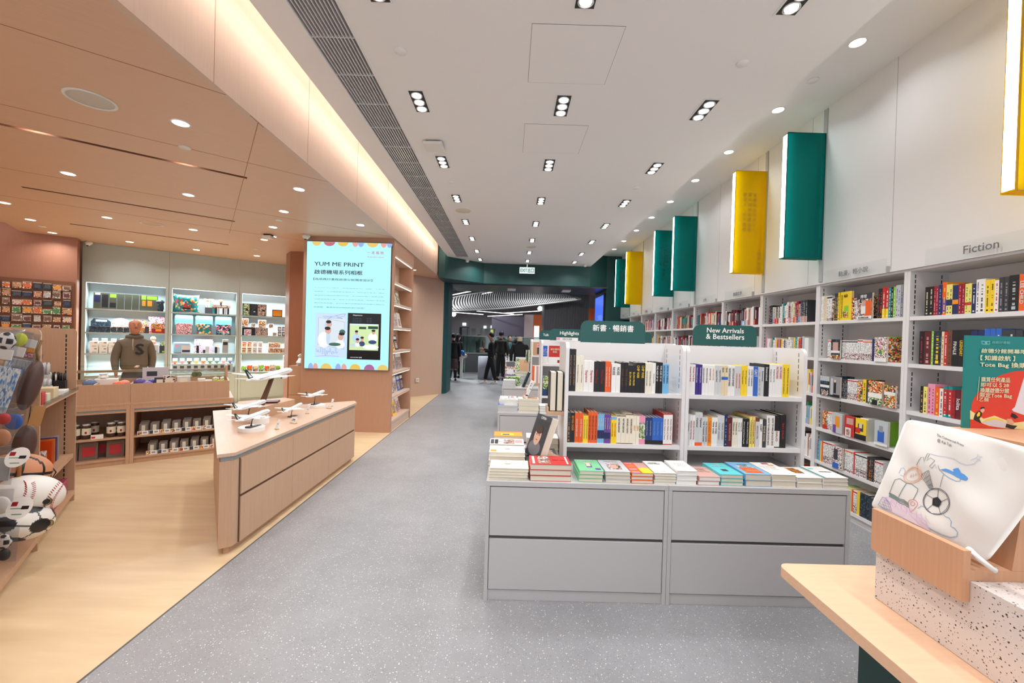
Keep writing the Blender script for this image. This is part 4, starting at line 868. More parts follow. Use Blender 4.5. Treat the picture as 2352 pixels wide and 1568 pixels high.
MB().box(0, .0018, 0, .19, 0, .285, cmat('charcoal')).box(.05, .052, 0, .19, 0, .285, cmat('white')).box(.0018, .05, .188, .19, 0, .285, cmat('white')).build('cover', o)
MB().box(.002, .0498, .003, .187, .003, .282, PAGE).build('pages', o)
b = MB(); b.box(-.0006, 0, .01, .18, .03, .25, mat('print dark backdrop', (44, 42, 44), .45))
def oval(cy, cz, ry, rz, m, d): b.add([(-d, cy+ry*cos(2*pi*i/20), cz+rz*sin(2*pi*i/20)) for i in range(20)], [tuple(range(20))], m)
oval(.10, .06, .075, .05, mat('print grey shirt', (110, 108, 112), .6), .0010); oval(.10, .14, .042, .062, mat('print face', (206, 164, 142), .6), .0014); oval(.10, .185, .043, .03, mat('print brown hair', (70, 52, 42), .6), .0018)
for q in (-.016, .016): oval(.10+q, .15, .007, .004, cm('black'), .0018)
oval(.10, .115, .014, .004, mat('print lips', (170, 96, 88), .6), .0018); b.build('cover_print', o)
text('OPEN', .12, .018, cm('white'), o, TM((-.0014, .095, .265), '-x'), .01)
# holder with two black books on the end panel
h = thing('book_holder', 'oak ledge on the end panel of the nearest shelf unit', 'book ledge', (.384, 2.82, 1.055)); m = MATS['light oak furniture veneer']
MB().box(-.105, 0, 0, .14, 0, .022, m).build('ledge', h); MB().box(-.115, -.105, .0, .14, .0, .05, m).build('front_lip', h)
for i in range(2):
    MM = Matrix.Translation((.384-.098+.0475*i, 2.835, 1.0775)) @ Matrix.Rotation(0, 4, 'Z')
    b = bpy.data.objects.new('book', None); C.objects.link(b); b.matrix_world = MM; tag(b, ['black hardback, pages to the camera, left one on the oak ledge', 'black hardback, pages to the camera, right one on the oak ledge'][i], 'book')
    MB().box(0, .003, 0, .15, 0, .275, cm('black')).box(.0405, .0435, 0, .15, 0, .275, cm('black')).box(.003, .0405, .147, .15, 0, .275, cm('black')).build('cover', b)
    MB().box(.0035, .040, .004, .146, .004, .270, PAGE).build('pages', b)
# ---- second island
y1_ = 4.69
stack('blue-white paperback, left on second table', (-.115, y1_, TZ), .225, .17, .0205, 'light grey', 4, spine='front', top=[(0, .3, 0, 1, 'blue')])
stack('white paperback upper left on the second table', (-.105, y1_+.03, TZ+.085), .215, .17, .014, 'white', 4, spine='front', page=PAGEW)
stack('white paperback with orange print, left pile', (-.10, y1_+.05, TZ+.145), .19, .16, .014, 'white', 1, spine='front', top=[(.65, .85, .2, .8, 'orange'), (.5, .58, .2, .8, 'charcoal')])
stack('white and khaki paperback in the tall middle stack', (.115, y1_, TZ), .235, .17, .0262, 'ivory', 6, spine='front')
b = MB()
stack('thin white book, right on second table', (.36, y1_-.01, TZ), .125, .19, .0285, 'white', 3, spine='left', page=PAGEW)
stand('small oak book stand on the tall stack of the second table', (.165, y1_+.03, TZ+.161), 0, .09)
o = bpy.data.objects.new('book', None); C.objects.link(o); tag(o, 'white paperback with orange print tilted on second table stand', 'book')
o.matrix_world = Matrix.Translation((.18, y1_+.02, TZ+.174)) @ Matrix.Rotation(radians(24), 4, 'Y')
MB().box(0, .002, 0, .15, 0, .21, cm('white')).box(.034, .036, 0, .15, 0, .21, cm('white')).box(.002, .034, 0, .002, 0, .21, cmat('spine')).build('cover', o); MB().box(.0022, .0338, .003, .147, .003, .207, PAGE).build('pages', o)
MB().box(-.0006, 0, .02, .13, .02, .07, cm('orange')).build('cover_print', o)
S2 = RM((.412, g1+.02, 1.2702))
row(S2, [T_('blue', .0175, .22, 3, None, None, band=[(0, .4, 'white')], decor='white')], 'upper shelf under the Highlights sign', 'blue books under the Highlights sign')
o = face_book('red book shown face-on under the Highlights sign', RM((.48, g1+.01, 1.2702)), .15, .225, .02, 'white', deco=[(0, 1, .38, 1, 'red'), (.72, .9, .06, .22, 'crimson')])
text('被討厭的\n勇氣', .11, .09, cm('cream'), o, TM((.075, -.003, .165)), .02)
o = face_book('dark green book with a hatted figure shown face-on, second island', RM((.42, g1+.01, .8752)), .14, .245, .02, 'green', deco=[(0, 1, 0, .34, 'dark blue'), (.35, .85, .0, .45, 'black'), (.45, .75, .4, .62, 'cream'), (.3, .9, .62, .74, 'cream'), (.44, .74, .74, .84, 'tan')])
text('海風中', .03, .09, cm('ivory'), o, TM((.03, -.003, .19), '-y'), .01) if False else None
row(RM((.60, g1+.02, .8752)), rnd_specs(12, .5, PALW, .19, .22), 'lower shelf under the Highlights sign', 'books under the Highlights sign', simple=True)
row(RM((.66, g1+.02, 1.2702)), rnd_specs(10, .4, PALW, .19, .22), 'upper shelf under Highlights, right part', 'books under the Highlights sign', simple=True)
h = thing('book_holder', 'oak ledge on the end panel of the second shelf unit', 'book ledge', (.384, g1+.04, 1.0)); MB().box(-.1, 0, 0, .16, 0, .022, m).build('ledge', h); MB().box(-.11, -.1, .0, .16, .0, .05, m).build('front_lip', h)
for i, c in enumerate(['white', 'rose', 'white', 'orange']):
    book('%s thin book standing on the second oak ledge, %s from right' % (c, nth(i+1)), RM((.384-.024-.0235*i, g1+.05, 1.0225)), .022, .215, .14, c, group='thin books on the second oak ledge')
# ---- third island
y3_ = 7.07
stack('pale blue-white paperback on third table, left', (-.10, y3_, TZ), .21, .2, .02, 'light grey', 6, spine='front')
stack('green paperback pile on the third table', (-.07, y3_+.22, TZ), .27, .2, .026, 'green', 6, spine='front', top=[(.5, .9, .2, .7, 'lime')])
stack('pale green magazine behind on third table', (.14, y3_+.5, TZ), .25, .2, .02, 'silver', 8, spine='front', top=[(.2, .8, .2, .8, 'green')])
face_book('black and white photo magazine tilted up on third table', Matrix.Translation((-.08, y3_+.52, TZ+.17)) @ Matrix.Rotation(radians(-24), 4, 'X'), .2, .27, .02, 'photo', deco=[(.2, .8, .05, .4, 'silver'), (.1, .9, .6, .95, 'charcoal')])
stack('magazine under the tilted photo magazine', (-.09, y3_+.5, TZ), .22, .22, .024, 'purple', 6, spine='front')
stand('oak book stand on the third table', (.22, y3_+.05, TZ), 0, .12)
o = bpy.data.objects.new('book', None); C.objects.link(o); tag(o, 'grey patterned book tilted on the third table stand', 'book')
o.matrix_world = Matrix.Translation((.232, y3_+.04, TZ+.010)) @ Matrix.Rotation(radians(22), 4, 'Y')
MB().box(0, .002, 0, .2, 0, .28, cm('charcoal')).box(.038, .04, 0, .2, 0, .28, cm('charcoal')).box(.002, .038, 0, .002, 0, .28, cmat('dark')).build('cover', o); MB().box(.0022, .0378, .003, .197, .003, .277, PAGE).build('pages', o)
h = thing('book_holder', 'oak ledge on the end panel of the third shelf unit', 'book ledge', (.384, g2+.04, 1.12)); MB().box(-.1, 0, 0, .16, 0, .022, m).build('ledge', h); MB().box(-.11, -.1, .0, .16, .0, .05, m).build('front_lip', h)
for i, c in enumerate(['green', 'ivory', 'charcoal', 'green']):
    book('%s thin book standing on the third oak ledge, %s from right' % (c, nth(i+1)), RM((.384-.022-.022*i, g2+.05, 1.1425)), .02, .22, .14, c, group='thin books on the third oak ledge')
o = face_book('orange book with a figure shown face-on under the Talk of sign', RM((.42, g2+.01, 1.2702)), .15, .24, .02, 'tan', deco=[(.5, .8, .1, .6, 'charcoal'), (.45, .85, .6, .85, 'pinkish')])
face_book('picture book in cream frame tilted at the back of third table', Matrix.Translation((.12, y3_+.85, TZ+.20)) @ Matrix.Rotation(radians(-20), 4, 'X'), .26, .3, .02, 'silver', deco=[(.04, .3, .04, .9, 'green'), (.3, .95, .04, .85, 'tan')])
stack('ivory magazine under the framed picture book', (.10, y3_+.84, TZ), .28, .22, .028, 'ivory', 7, spine='front')
# ================================================================== LEFT: COLUMN SCREEN AND SIDE SHELVES
GW_ = dict(rz=AL)
def emis(name, rgb, s=1.0):
    m = mat(name, rgb, .3, emit=s); m.node_tree.nodes['Principled BSDF'].inputs['Base Color'].default_value = (0, 0, 0, 1); return m
scn = thing('digital_screen', 'tall lit light-blue advertising screen on the wooden column', 'screen', (-2.595, 6.552, 2.01))
SX, SZ = 1.335, 2.015
MB().box(-SX/2-.006, SX/2+.006, -.03, 0, -SZ/2-.006, SZ/2+.006, BLACKM).build('bezel', scn, bev=.002)
EB = emis('screen light blue', (176, 240, 252), 1.05)
MB().box(-SX/2, SX/2, -.032, -.03, -SZ/2, SZ/2, EB).build('display', scn)
def sp(px, py):
    p = at(px, py, 'y', 6.52); return p.x+2.595, p.z-2.01
def zpx(zx, zy): return 640+zx/3.2675, 520+zy/3.2675
def srect(b, x0, y0, x1, y1, m, d):
    a = sp(*zpx(x0, y0)); c = sp(*zpx(x1, y1)); b.box(a[0], c[0], -.0325-d, -.0323-d+.0002, c[1], a[1], m)
def stext(s, x0, y0, x1, y1, m, bold=0, d=.0012, mode='fit'):
    a = sp(*zpx(x0, y0)); c = sp(*zpx(x1, y1)); text(s, c[0]-a[0], a[1]-c[1], m, scn, TM(((a[0]+c[0])/2, -.0325-d, (a[1]+c[1])/2)), bold, 'screen_text', mode=mode)
EK, ER, EGY = emis('screen black', (34, 34, 60), .6), emis('screen red', (206, 110, 120), .9), emis('screen grey', (96, 130, 160), .8)
stext('一 本 格 物', 645, 183, 808, 212, ER, .01); stext('My BookOne Selects', 645, 222, 810, 240, ER, 0)
stext('YUM ME PRINT', 268, 264, 640, 304, EK, .012, mode='stretch'); stext('啟德機場系列相框', 268, 322, 630, 366, EK, .02, mode='stretch'); stext('【為商務印書館啟德分館獨家設計】', 262, 384, 704, 414, EK, .006, mode='stretch')
for i, s in enumerate(['Yum Me Print推出「啟德機場系列」相框．大玩香', '港情懷！以飛機聯繫香港時光．飛往昔日香港．讓你', '重溫那份獨特的城市記憶．系列設計融入懷舊城寨．', '招牌等經典元素．結合大熱復古風格．為相片增添豐', '富的故事氛圍．系列中還包括機廂及航班顯示牌設計']):
    stext(s, 268, 455+28.5*i, 796, 474+28.5*i+1.2*i*.3, EGY, .004, mode='stretch')
stext('的相框．最適合印出特別的旅行回憶！', 266, 598, 645, 618, EGY, .004, mode='stretch')
b = MB()
srect(b, 278, 645, 508, 985, emis('screen lilac', (200, 222, 250), 1), 0); srect(b, 520, 648, 762, 1002, emis('screen dark card', (30, 26, 30), .5), 0)
b.build('picture_card', scn)
b = MB()
EW = emis('screen white', (244, 248, 250), 1.0)
srect(b, 300, 682, 494, 905, emis('screen pale photo', (216, 226, 234), 1), .0004); srect(b, 534, 728, 746, 932, emis('screen field', (206, 230, 170), 1), .0004)
srect(b, 534, 728, 746, 745, emis('screen sky', (220, 240, 240), 1), .0008); srect(b, 604, 752, 657, 771, emis('screen bush', (40, 84, 60), .8), .0008); srect(b, 672, 748, 746, 771, MATS['screen bush'], .0008)
b.build('picture_frame', scn)
b = MB()
def blob(x, y, rx, ry, m, d, n=18):
    a = sp(*zpx(x, y)); c = sp(*zpx(x+rx, y+ry)); rw, rh = abs(c[0]-a[0]), abs(a[1]-c[1])
    b.add([(a[0]+rw*cos(2*pi*i/n), -.0325-d, a[1]+rh*sin(2*pi*i/n)) for i in range(n)], [tuple(range(n))], m)
ESK, EHR, EBL, EGR = emis('screen skin', (226, 176, 160), .9), emis('screen hair', (40, 34, 44), .6), emis('screen denim', (60, 84, 130), .8), emis('screen tree', (70, 120, 100), .8)
for x, y, rx, ry, m, d in [(478, 792, 22, 20, EGR, .0006), (340, 850, 46, 60, EW, .001), (370, 745, 26, 34, emis('screen pale shirt', (190, 214, 236), 1), .0012), (372, 830, 14, 60, MATS['screen pale shirt'], .0014), (372, 780, 22, 26, ESK, .0016), (368, 764, 22, 14, EHR, .0018), (380, 732, 20, 22, ESK, .0016), (376, 715, 20, 13, EHR, .0018), (466, 828, 20, 26, ESK, .0014), (474, 806, 22, 12, EHR, .0016), (460, 884, 36, 34, EW, .001), (420, 884, 46, 14, EGR, .0012),
                          (584, 838, 30, 34, MATS['screen pale shirt'], .001), (585, 797, 11, 14, ESK, .0014), (585, 787, 12, 9, EHR, .0016), (706, 835, 34, 38, EW, .001), (712, 795, 13, 16, ESK, .0014), (712, 782, 15, 9, EHR, .0016), (592, 862, 12, 14, ESK, .0014), (592, 846, 13, 9, EHR, .0016), (627, 850, 11, 13, ESK, .0014), (627, 834, 13, 9, EHR, .0016), (592, 888, 20, 16, EW, .0012), (625, 880, 22, 20, EBL, .0012), (704, 868, 30, 16, EBL, .0014), (690, 905, 60, 20, EW, .0008), (560, 890, 24, 12, MATS['screen pale shirt'], .0012)]: blob(x, y, rx, ry, m, d)
for x, rx, m in [(286, 34, emis('screen yellow', (240, 206, 110), .9)), (382, 42, ER), (484, 40, emis('screen gold', (240, 200, 90), .9)), (576, 22, emis('screen coral', (240, 170, 160), .9)), (618, 22, emis('screen periwinkle', (160, 184, 240), .9)), (706, 42, MATS['screen yellow']), (790, 22, MATS['screen coral']), (834, 20, MATS['screen periwinkle'])]:
    a = sp(*zpx(x, 118)); c = sp(*zpx(x+rx, 150)); w_, h_ = c[0]-a[0], a[1]-c[1]
    b.add([(a[0]+w_*cos(t), -.0327, SZ/2-.002-h_*abs(sin(t))) for t in [pi*i/12 for i in range(13)]], [tuple(range(13))], m)
for x, rx, m in [(240, 20, MATS['screen periwinkle']), (276, 20, MATS['screen coral']), (356, 42, MATS['screen yellow']), (446, 22, MATS['screen periwinkle']), (490, 22, MATS['screen coral']), (574, 42, MATS['screen gold']), (680, 40, emis('screen plum', (180, 110, 160), .9)), (782, 42, MATS['screen yellow'])]:
    a = sp(*zpx(x, 1055)); c = sp(*zpx(x+rx, 1022)); w_ = c[0]-a[0]; h_ = .085
    b.add([(a[0]+w_*cos(t), -.0327, -SZ/2+.002+h_*abs(sin(t))) for t in [pi*i/12 for i in range(13)]], [tuple(range(13))], m)
b.build('picture_print', scn)
b = MB()
def sline(pts, w, m, d=.001):
    ps = [Vector((sp(*zpx(*p))[0], 0, sp(*zpx(*p))[1])) for p in pts]
    for p, q in zip(ps, ps[1:]):
        t = (q-p); n = Vector((-t.z, 0, t.x)).normalized()*w
        b.add([(v.x, -.0325-d, v.z) for v in (p+n, q+n, q-n, p-n)], [(0, 1, 2, 3)], m)
ELN = emis('screen line blue', (90, 110, 200), .8)
sline([(330, 672), (400, 676), (470, 660), (500, 655), (495, 672), (430, 688), (340, 682)], .002, ELN); sline([(400, 676), (365, 700)], .002, ELN); sline([(430, 670), (480, 692), (440, 690)], .002, ELN)
RND.seed(3); xx = 278; pts = []
while xx < 445: pts.append((xx, RND.uniform(905, 965))); xx += 7; pts.append((xx, pts[-1][1]))
sline(pts, .0016, ELN); sline([(278, 975), (350, 968), (450, 975)], .0016, ELN)
sline([(300, 682), (494, 716), (490, 920), (296, 886), (300, 682)], .0014, ELN)
b.build('line_drawing', scn)
stext('Departures', 560, 658, 628, 676, EW, 0); 
for i in range(3): stext('10:20  HK 888  SEOUL', 540, 686+13*i, 640, 694+13*i, EGY, 0); stext('B17  ON', 655, 686+13*i, 704, 694+13*i, EGY, 0)
stext('YUM ME PRINT 啟德', 528, 976, 632, 988, EW, 0)
# side shelves of the column
csh = thing('niche_shelves', 'lit wooden shelf niche in the side of the screen column', 'shelf unit', (COLX1, 6.625, 0), pi/2)
# local: x -> +Y, y -> -X (into the column)
SL = [2.44, 2.09, 1.70, 1.31, .96, .566, .17]
b = MB(); b.box(0, 1.165, .255, .27, .06, 2.85, WOODF); b.build('back_panel', csh)
for z in SL: MB().box(.001, 1.164, .002, .254, z-.04, z, WOODF).build('shelf', csh)
MB().box(.001, 1.164, .01, .03, .0, .13, WOODF).build('plinth', csh)
MB().box(.001, 1.164, .0, .254, 2.835, 2.86, WOODF).build('top_board', csh)
LW = mat('warm led line', (255, 236, 208), .5, emit=7)
for z in [2.835]+[q-.04 for q in SL[:-1]]: MB().box(.02, 1.14, .012, .022, z-.006, z-.0005, LW).build('light_strip', csh)
def onface(z, items, nm):
    for i, (x, w, h, c, rot) in enumerate(items):
        M_ = Matrix.Translation((COLX1, 6.625, 0)) @ Matrix.Rotation(pi/2, 4, 'Z') @ Matrix.Translation((x, .10, z+.0008)) @ Matrix.Rotation(radians(rot), 4, 'X')
        cn = {'photo': 'dark photo-covered', 'manga': 'black and white', 'warm': 'multicoloured', 'dark': 'dark blue patterned', 'pinkish': 'pink patterned', 'green': 'green patterned'}.get(c, c)
        face_book('%s magazine on the %s shelf of the column niche, %s from the screen' % (cn, nm, nth(i+1)), M_, w, h, .012, c, 'magazine', 'magazine', 'magazines in the column niche', [(.1, .9, .72, .92, 'white'), (.15, .85, .1, .6, 'photo' if c not in ('photo',) else 'silver')])
onface(SL[1], [(.05, .22, .28, 'silver', -14), (.30, .22, .27, 'white', -14), (.55, .2, .25, 'green', -14)], 'second')
onface(SL[2], [(.02, .2, .3, 'grey', -12), (.24, .2, .27, 'manga', -12), (.46, .18, .26, 'silver', -12), (.66, .2, .27, 'white', -12)], 'third')
onface(SL[3], [(.04, .22, .28, 'dark', -14), (.27, .2, .24, 'yellow', -14), (.49, .2, .26, 'navy', -14)], 'fourth')
onface(SL[4], [(.03, .26, .27, 'navy', -10), (.31, .25, .28, 'manga', -10), (.58, .4, .30, 'grey', -10)], 'fifth')
onface(SL[5], [(.02, .22, .27, 'white', -10), (.26, .2, .28, 'photo', -10), (.48, .2, .28, 'manga', -10), (.70, .2, .28, 'blue', -10), (.91, .2, .28, 'dark', -10)], 'sixth')
onface(SL[6], [(.02, .16, .26, 'photo', -12), (.20, .22, .28, 'orange', -12), (.43, .22, .31, 'yellow', -12), (.66, .26, .30, 'pinkish', -12)], 'bottom')
so = thing('wall_socket', 'white double wall socket low on the slanted wooden wall', 'socket', (-2.37, 10.56, .42), radians(45)); MB().box(-.05, .05, -.012, 0, -.05, .05, PL).build('plate', so, bev=.004); MB().box(-.03, .03, -.014, -.011, -.02, .02, mat('socket grey', (180, 178, 172), .5)).build('switch', so)
# small drawer unit behind the column edge with a silver item
dr = thing('drawer_cabinet', 'small oak cabinet half hidden behind the screen column', 'cabinet', (-3.42, 6.70, 0)); MB().box(-.18, .08, 0, .5, 0, 1.02, WOODD).build('body', dr); MB().box(-.175, .075, -.006, -.0005, .55, 1.01, WOODD).box(-.175, .075, -.006, -.0005, .03, .54, WOODD).build('front', dr)
ob = thing('foil_bag', 'crumpled silver bag on the small oak cabinet behind the column', 'bag', (-3.44, 6.8, 1.0205)); b = MB(); b.lathe([(.07, 0), (.09, .05), (.05, .12), (.07, .16), (.02, .2)], (0, 0, 0), mat('crumpled foil', (190, 190, 196), .25, .8), 9, smooth=False); b.build('foil', ob)
# ================================================================== DESK WITH MODEL AIRCRAFT
def poly_in(P, d):
    c = Vector((sum(p[0] for p in P)/len(P), sum(p[1] for p in P)/len(P))); n = len(P); out = []
    ar = sum(P[i][0]*P[(i+1) % n][1]-P[(i+1) % n][0]*P[i][1] for i in range(n)); s = 1 if ar > 0 else -1
    for i in range(n):
        p0, p1, p2 = Vector(P[i-1]), Vector(P[i]), Vector(P[(i+1) % n]); e1 = (p1-p0).normalized(); e2 = (p2-p1).normalized()
        n1 = Vector((-e1.y, e1.x))*s; n2 = Vector((-e2.y, e2.x))*s; bs = (n1+n2).normalized(); out.append(tuple(p1+bs*d/max(.2, bs.dot(n1))))
    return out
DP = [(-1.99, 2.81), (-1.905, 2.872), (-1.885, 5.09), (-1.96, 5.218), (-3.12, 4.33)]
dk = thing('display_counter', 'pale oak five-sided drawer counter carrying the model aircraft', 'counter', (0, 0, 0))
b = MB(); b.prism(DP, .697, .72, WOODT); b.prism(poly_in(DP, .0), .6965, .6969, WOODE); b.build('countertop', dk, bev=.001)
b = MB(); b.prism(poly_in(DP, .022), .664, .6964, mat('blue grey metal strip', (158, 166, 168), .45, .1)); b.build('recess_strip', dk)
b = MB(); b.prism(poly_in(DP, .016), .055, .6635, WOODD); b.build('carcass', dk)
b = MB(); b.prism(poly_in(DP, .05), 0, .0545, WOODD); b.build('plinth', dk)
ys = [2.945, 3.635, 4.35, 5.05]
GAP = mat('drawer gap', (96, 66, 44), .7)
def fx(y, off): return -1.905+(y-2.872)*(.02/2.218)-.016+off
for i in range(3):
    for z0, z1 in ((.40, .655), (.058, .378)):
        y0, y1 = ys[i]+.0015, ys[i+1]-.0015
        b = MB(); b.prism([(fx(y0, .001), y0), (fx(y0, .013), y0), (fx(y1, .013), y1), (fx(y1, .001), y1)], z0, z1, WOODD); b.build('drawer_front', dk)
b = MB(); b.prism([(fx(2.945, .0005), 2.945), (fx(2.945, .004), 2.945), (fx(5.05, .004), 5.05), (fx(5.05, .0005), 5.05)], .3785, .3995, GAP); b.build('finger_groove', dk)
b = MB(); b.prism([(fx(2.943, .0005), 2.938), (fx(2.943, .006), 2.938), (fx(2.943, .006), 2.9445), (fx(2.943, .0005), 2.9445)], .056, .664, GAP); b.build('joint', dk)
rs = thing('plinth_box', 'low oak box with a bent front on the aircraft counter', 'display box', (0, 0, 0))
b = MB(); b.prism([(-2.62, 3.885), (-2.40, 4.05), (-2.36, 4.53), (-2.52, 4.62), (-2.83, 4.30)], .7204, .832, WOODD); b.build('box', rs, bev=.002)
bk = thing('folder', 'closed dark red leather folder lying on the low oak box', 'folder', (-2.52, 4.28, .8325), radians(20)); MB().box(-.11, .11, -.08, .08, 0, .006, mat('dark leather', (60, 24, 34), .3)).box(-.105, .105, -.075, .075, .0062, .016, cm('maroon')).build('cover', bk, bev=.002)
SILV = mat('model white gloss', (240, 240, 238), .18, coat=.5); TAIL = mat('tail dark green', (18, 56, 54), .25); STG = mat('gunmetal stand', (84, 82, 82), .35, .5)
def aircraft(lb, loc, L, hdg, pitch, stand='metal', base=None, foot=None):
    """loc: centre of the fuselage, nose along +x before turning"""
    t = thing('model_aircraft', lb, 'model aircraft', loc, hdg, None)
    M_ = Matrix.Rotation(-pitch, 4, 'Y'); r = L*.052
    b = MB(M_)
    prof = [(-.5, .12, .55), (-.42, .42, .38), (-.30, .8, .15), (-.18, 1, 0), (.3, 1, 0), (.38, .96, -.02), (.44, .80, -.08), (.475, .55, -.16), (.495, .25, -.22), (.5, .03, -.25)]
    n = 20; vs = []; fs = []
    for x, k, dz in prof:
        for i in range(n): a = 2*pi*i/n; vs.append((x*L, r*k*cos(a), r*k*sin(a)+dz*r))
    for j in range(len(prof)-1):
        for i in range(n): q = j*n+i; w = j*n+(i+1) % n; fs.append((q, q+n, w+n, w))
    fs += [tuple(range(n)), tuple(range((len(prof)-1)*n, len(prof)*n))[::-1]]
    b.add(vs, fs, SILV, True); b.build('fuselage', t)
    for s in (1, -1):
        def wing(root0, root1, tip0, tip1, y0, y1, z0, z1, th, m, nm):
            b = MB(M_); q = []
            for (xa, xb, y, z, h) in ((root0, root1, y0, z0, th), (tip0, tip1, y1, z1, th*.3)):
                q += [(xa*L, s*y*L, z*L), ((xa+xb)/2*L, s*y*L, z*L+h*L), (xb*L, s*y*L, z*L), ((xa+xb)/2*L, s*y*L, z*L-h*L*.4)]
            f = [(0, 1, 5, 4), (1, 2, 6, 5), (2, 3, 7, 6), (3, 0, 4, 7), (3, 2, 1, 0), (4, 5, 6, 7)]
            if s < 0: f = [x[::-1] for x in f]
            b.add(q, f, m); b.build(nm, t)
        wing(.14, -.09, -.13, -.175, .03, .47, -.022, .045, .012, SILV, 'wing')
        wing(-.36, -.44, -.46, -.49, .015, .17, .03, .045, .006, SILV, 'tailplane')
        b = MB(M_); b.lathe([(.016*L, 0), (.027*L, -.01*L), (.028*L, -.05*L), (.02*L, -.10*L), (.012*L, -.12*L)], (.13*L, s*.155*L, -.035*L), SILV, 14, ax='x', cap=False); b.build('engine', t)
        b = MB(M_); b.cyl((.122*L, s*.155*L, -.035*L), .018*L, .004*L, BLACKM, 14, 'x'); b.build('engine_intake', t)
    b = MB(M_); b.prism([(-.36*L, .04*L), (-.445*L, .04*L), (-.52*L, .175*L), (-.478*L, .175*L)], -.005*L, .005*L, TAIL, 'y'); b.build('tail_fin', t)
    b = MB(M_)
    for s in (1, -1): b.prism([(-.385*L, .055*L), (-.43*L, .055*L), (-.478*L, .145*L), (-.455*L, .10*L)], s*.0052*L, s*.0062*L, SILV, 'y')
    b.build('tail_mark', t)
    b = MB(M_)
    for s in (1, -1):
        for i in range(26): x = (-.30+.026*i)*L; b.box(x, x+.010*L, s*r*1.0-.0002, s*r*1.0+.0004, .08*r, .30*r, mat('cabin window', (90, 96, 104), .3))
    b.build('windows', t)
    b = MB(M_)
    b.box(.435*L, .468*L, -r*.5, r*.5, r*.42, r*.62, MATS['cabin window']); b.build('cockpit', t)
    # stand, in the thing's own frame; foot = height of the table below the centre
    fz = -foot
    if stand == 'wood':
        b = MB(); b.prism([(-.16, fz), (-.11, fz), (.03, -.025), (.005, -.03)], -.018, .018, mat('dark walnut leg', (92, 58, 38), .4), 'y'); b.build('stand_leg', t)
    else:
        b = MB(); b.prism([(-.16*L, fz), (.02*L, fz), (.18*L, fz), (.16*L, fz+.012*L), (-.16*L, fz+.03*L)], -.055*L, .055*L, STG, 'y'); b.build('stand_base', t)
        b = MB(); b.tube([(-.06*L, 0, fz+.02*L), (-.055*L, 0, fz*.75), (-.035*L, 0, fz*.4), (0, 0, -.04*L)], [.022*L, .013*L, .009*L, .008*L], STG); b.build('stand_stem', t)
    return t
def puck(lb, x, y, r, h):
    t = thing('round_plinth', lb, 'display plinth', (x, y, .7203)); b = MB(); b.lathe([(r, 0), (r, h-.002), (r-.002, h)], (0, 0, 0), mat('white acrylic', (236, 236, 234), .3), 40, smooth=False); b.build('disc', t)
def pat(px, py, Y): p = at(px, py, 'y', Y); return (p.x, p.y, p.z)
puck('white round plinth under the nearest model aircraft', -2.20, 3.52, .10, .034); puck('taller white round plinth under the second model aircraft', -2.30, 3.80, .075, .055); puck('white round plinth under the model aircraft nearest the screen', -2.21, 4.72, .095, .03)
H_ = radians(85)
aircraft('model airliner on the nearest round plinth of the counter', (*pat(582, 955, 3.52)[:2], pat(582, 955, 3.52)[2]), .42, H_, radians(4), foot=pat(582, 955, 3.52)[2]-.7545)
aircraft('model airliner on the taller plinth, behind the nearest one', pat(575, 931, 3.80), .43, H_, radians(4), foot=pat(575, 931, 3.80)[2]-.7758)
aircraft('largest model airliner, raised high on a dark wooden leg', pat(622, 862, 4.22), .70, H_, radians(6), 'wood', foot=pat(622, 862, 4.22)[2]-.8325)
aircraft('smallest model airliner, at the middle of the counter', pat(672, 937, 4.15), .33, H_, radians(9), foot=pat(672, 937, 4.15)[2]-.7204)
aircraft('model airliner on the plinth nearest the screen column', pat(725, 905, 4.72), .38, H_, radians(5), foot=pat(725, 905, 4.72)[2]-.7508)
for i, (px, py, w, h, lb, s) in enumerate([(608, 972, .035, .085, 'narrow white price card behind the nearest aircraft', None), (634, 986, .035, .09, 'narrow white price card at the front middle of the counter', None), (672, 972, .075, .06, 'wide white price card reading a short notice before the smallest aircraft', '請勿觸摸\nDo not touch'), (704, 950, .035, .085, 'narrow white price card between smallest and screen-side aircraft', None), (754, 938, .06, .045, 'low white price card before the screen-side aircraft', None), (757, 934, .035, .09, 'tall white price card beside the screen-side aircraft', None)]):
    p = at(px, py, 'z', .7204); t = thing('price_card', lb, 'price card', (p.x, p.y+(.03 if i == 5 else 0), .7204), radians(-28), 'price cards on the aircraft counter')
    b = MB(Matrix.Rotation(radians(-20), 4, 'X')); b.box(-w/2, w/2, 0, .0012, .0055, h, cm('white')); b.build('card', t)
    MB().box(-w/2, w/2, -.004, .02, 0, .005, mat('card stand brass', (196, 160, 90), .3, .6)).build('stand', t)
    if s: text(s, w*.7, h*.4, cm('charcoal'), t, Matrix.Rotation(radians(-20), 4, 'X') @ TM((0, -.0008, h*.55)), .01)
    else: text('啟德', w*.5, h*.12, cm('grey'), t, Matrix.Rotation(radians(-20), 4, 'X') @ TM((0, -.0008, h*.55)), .01)
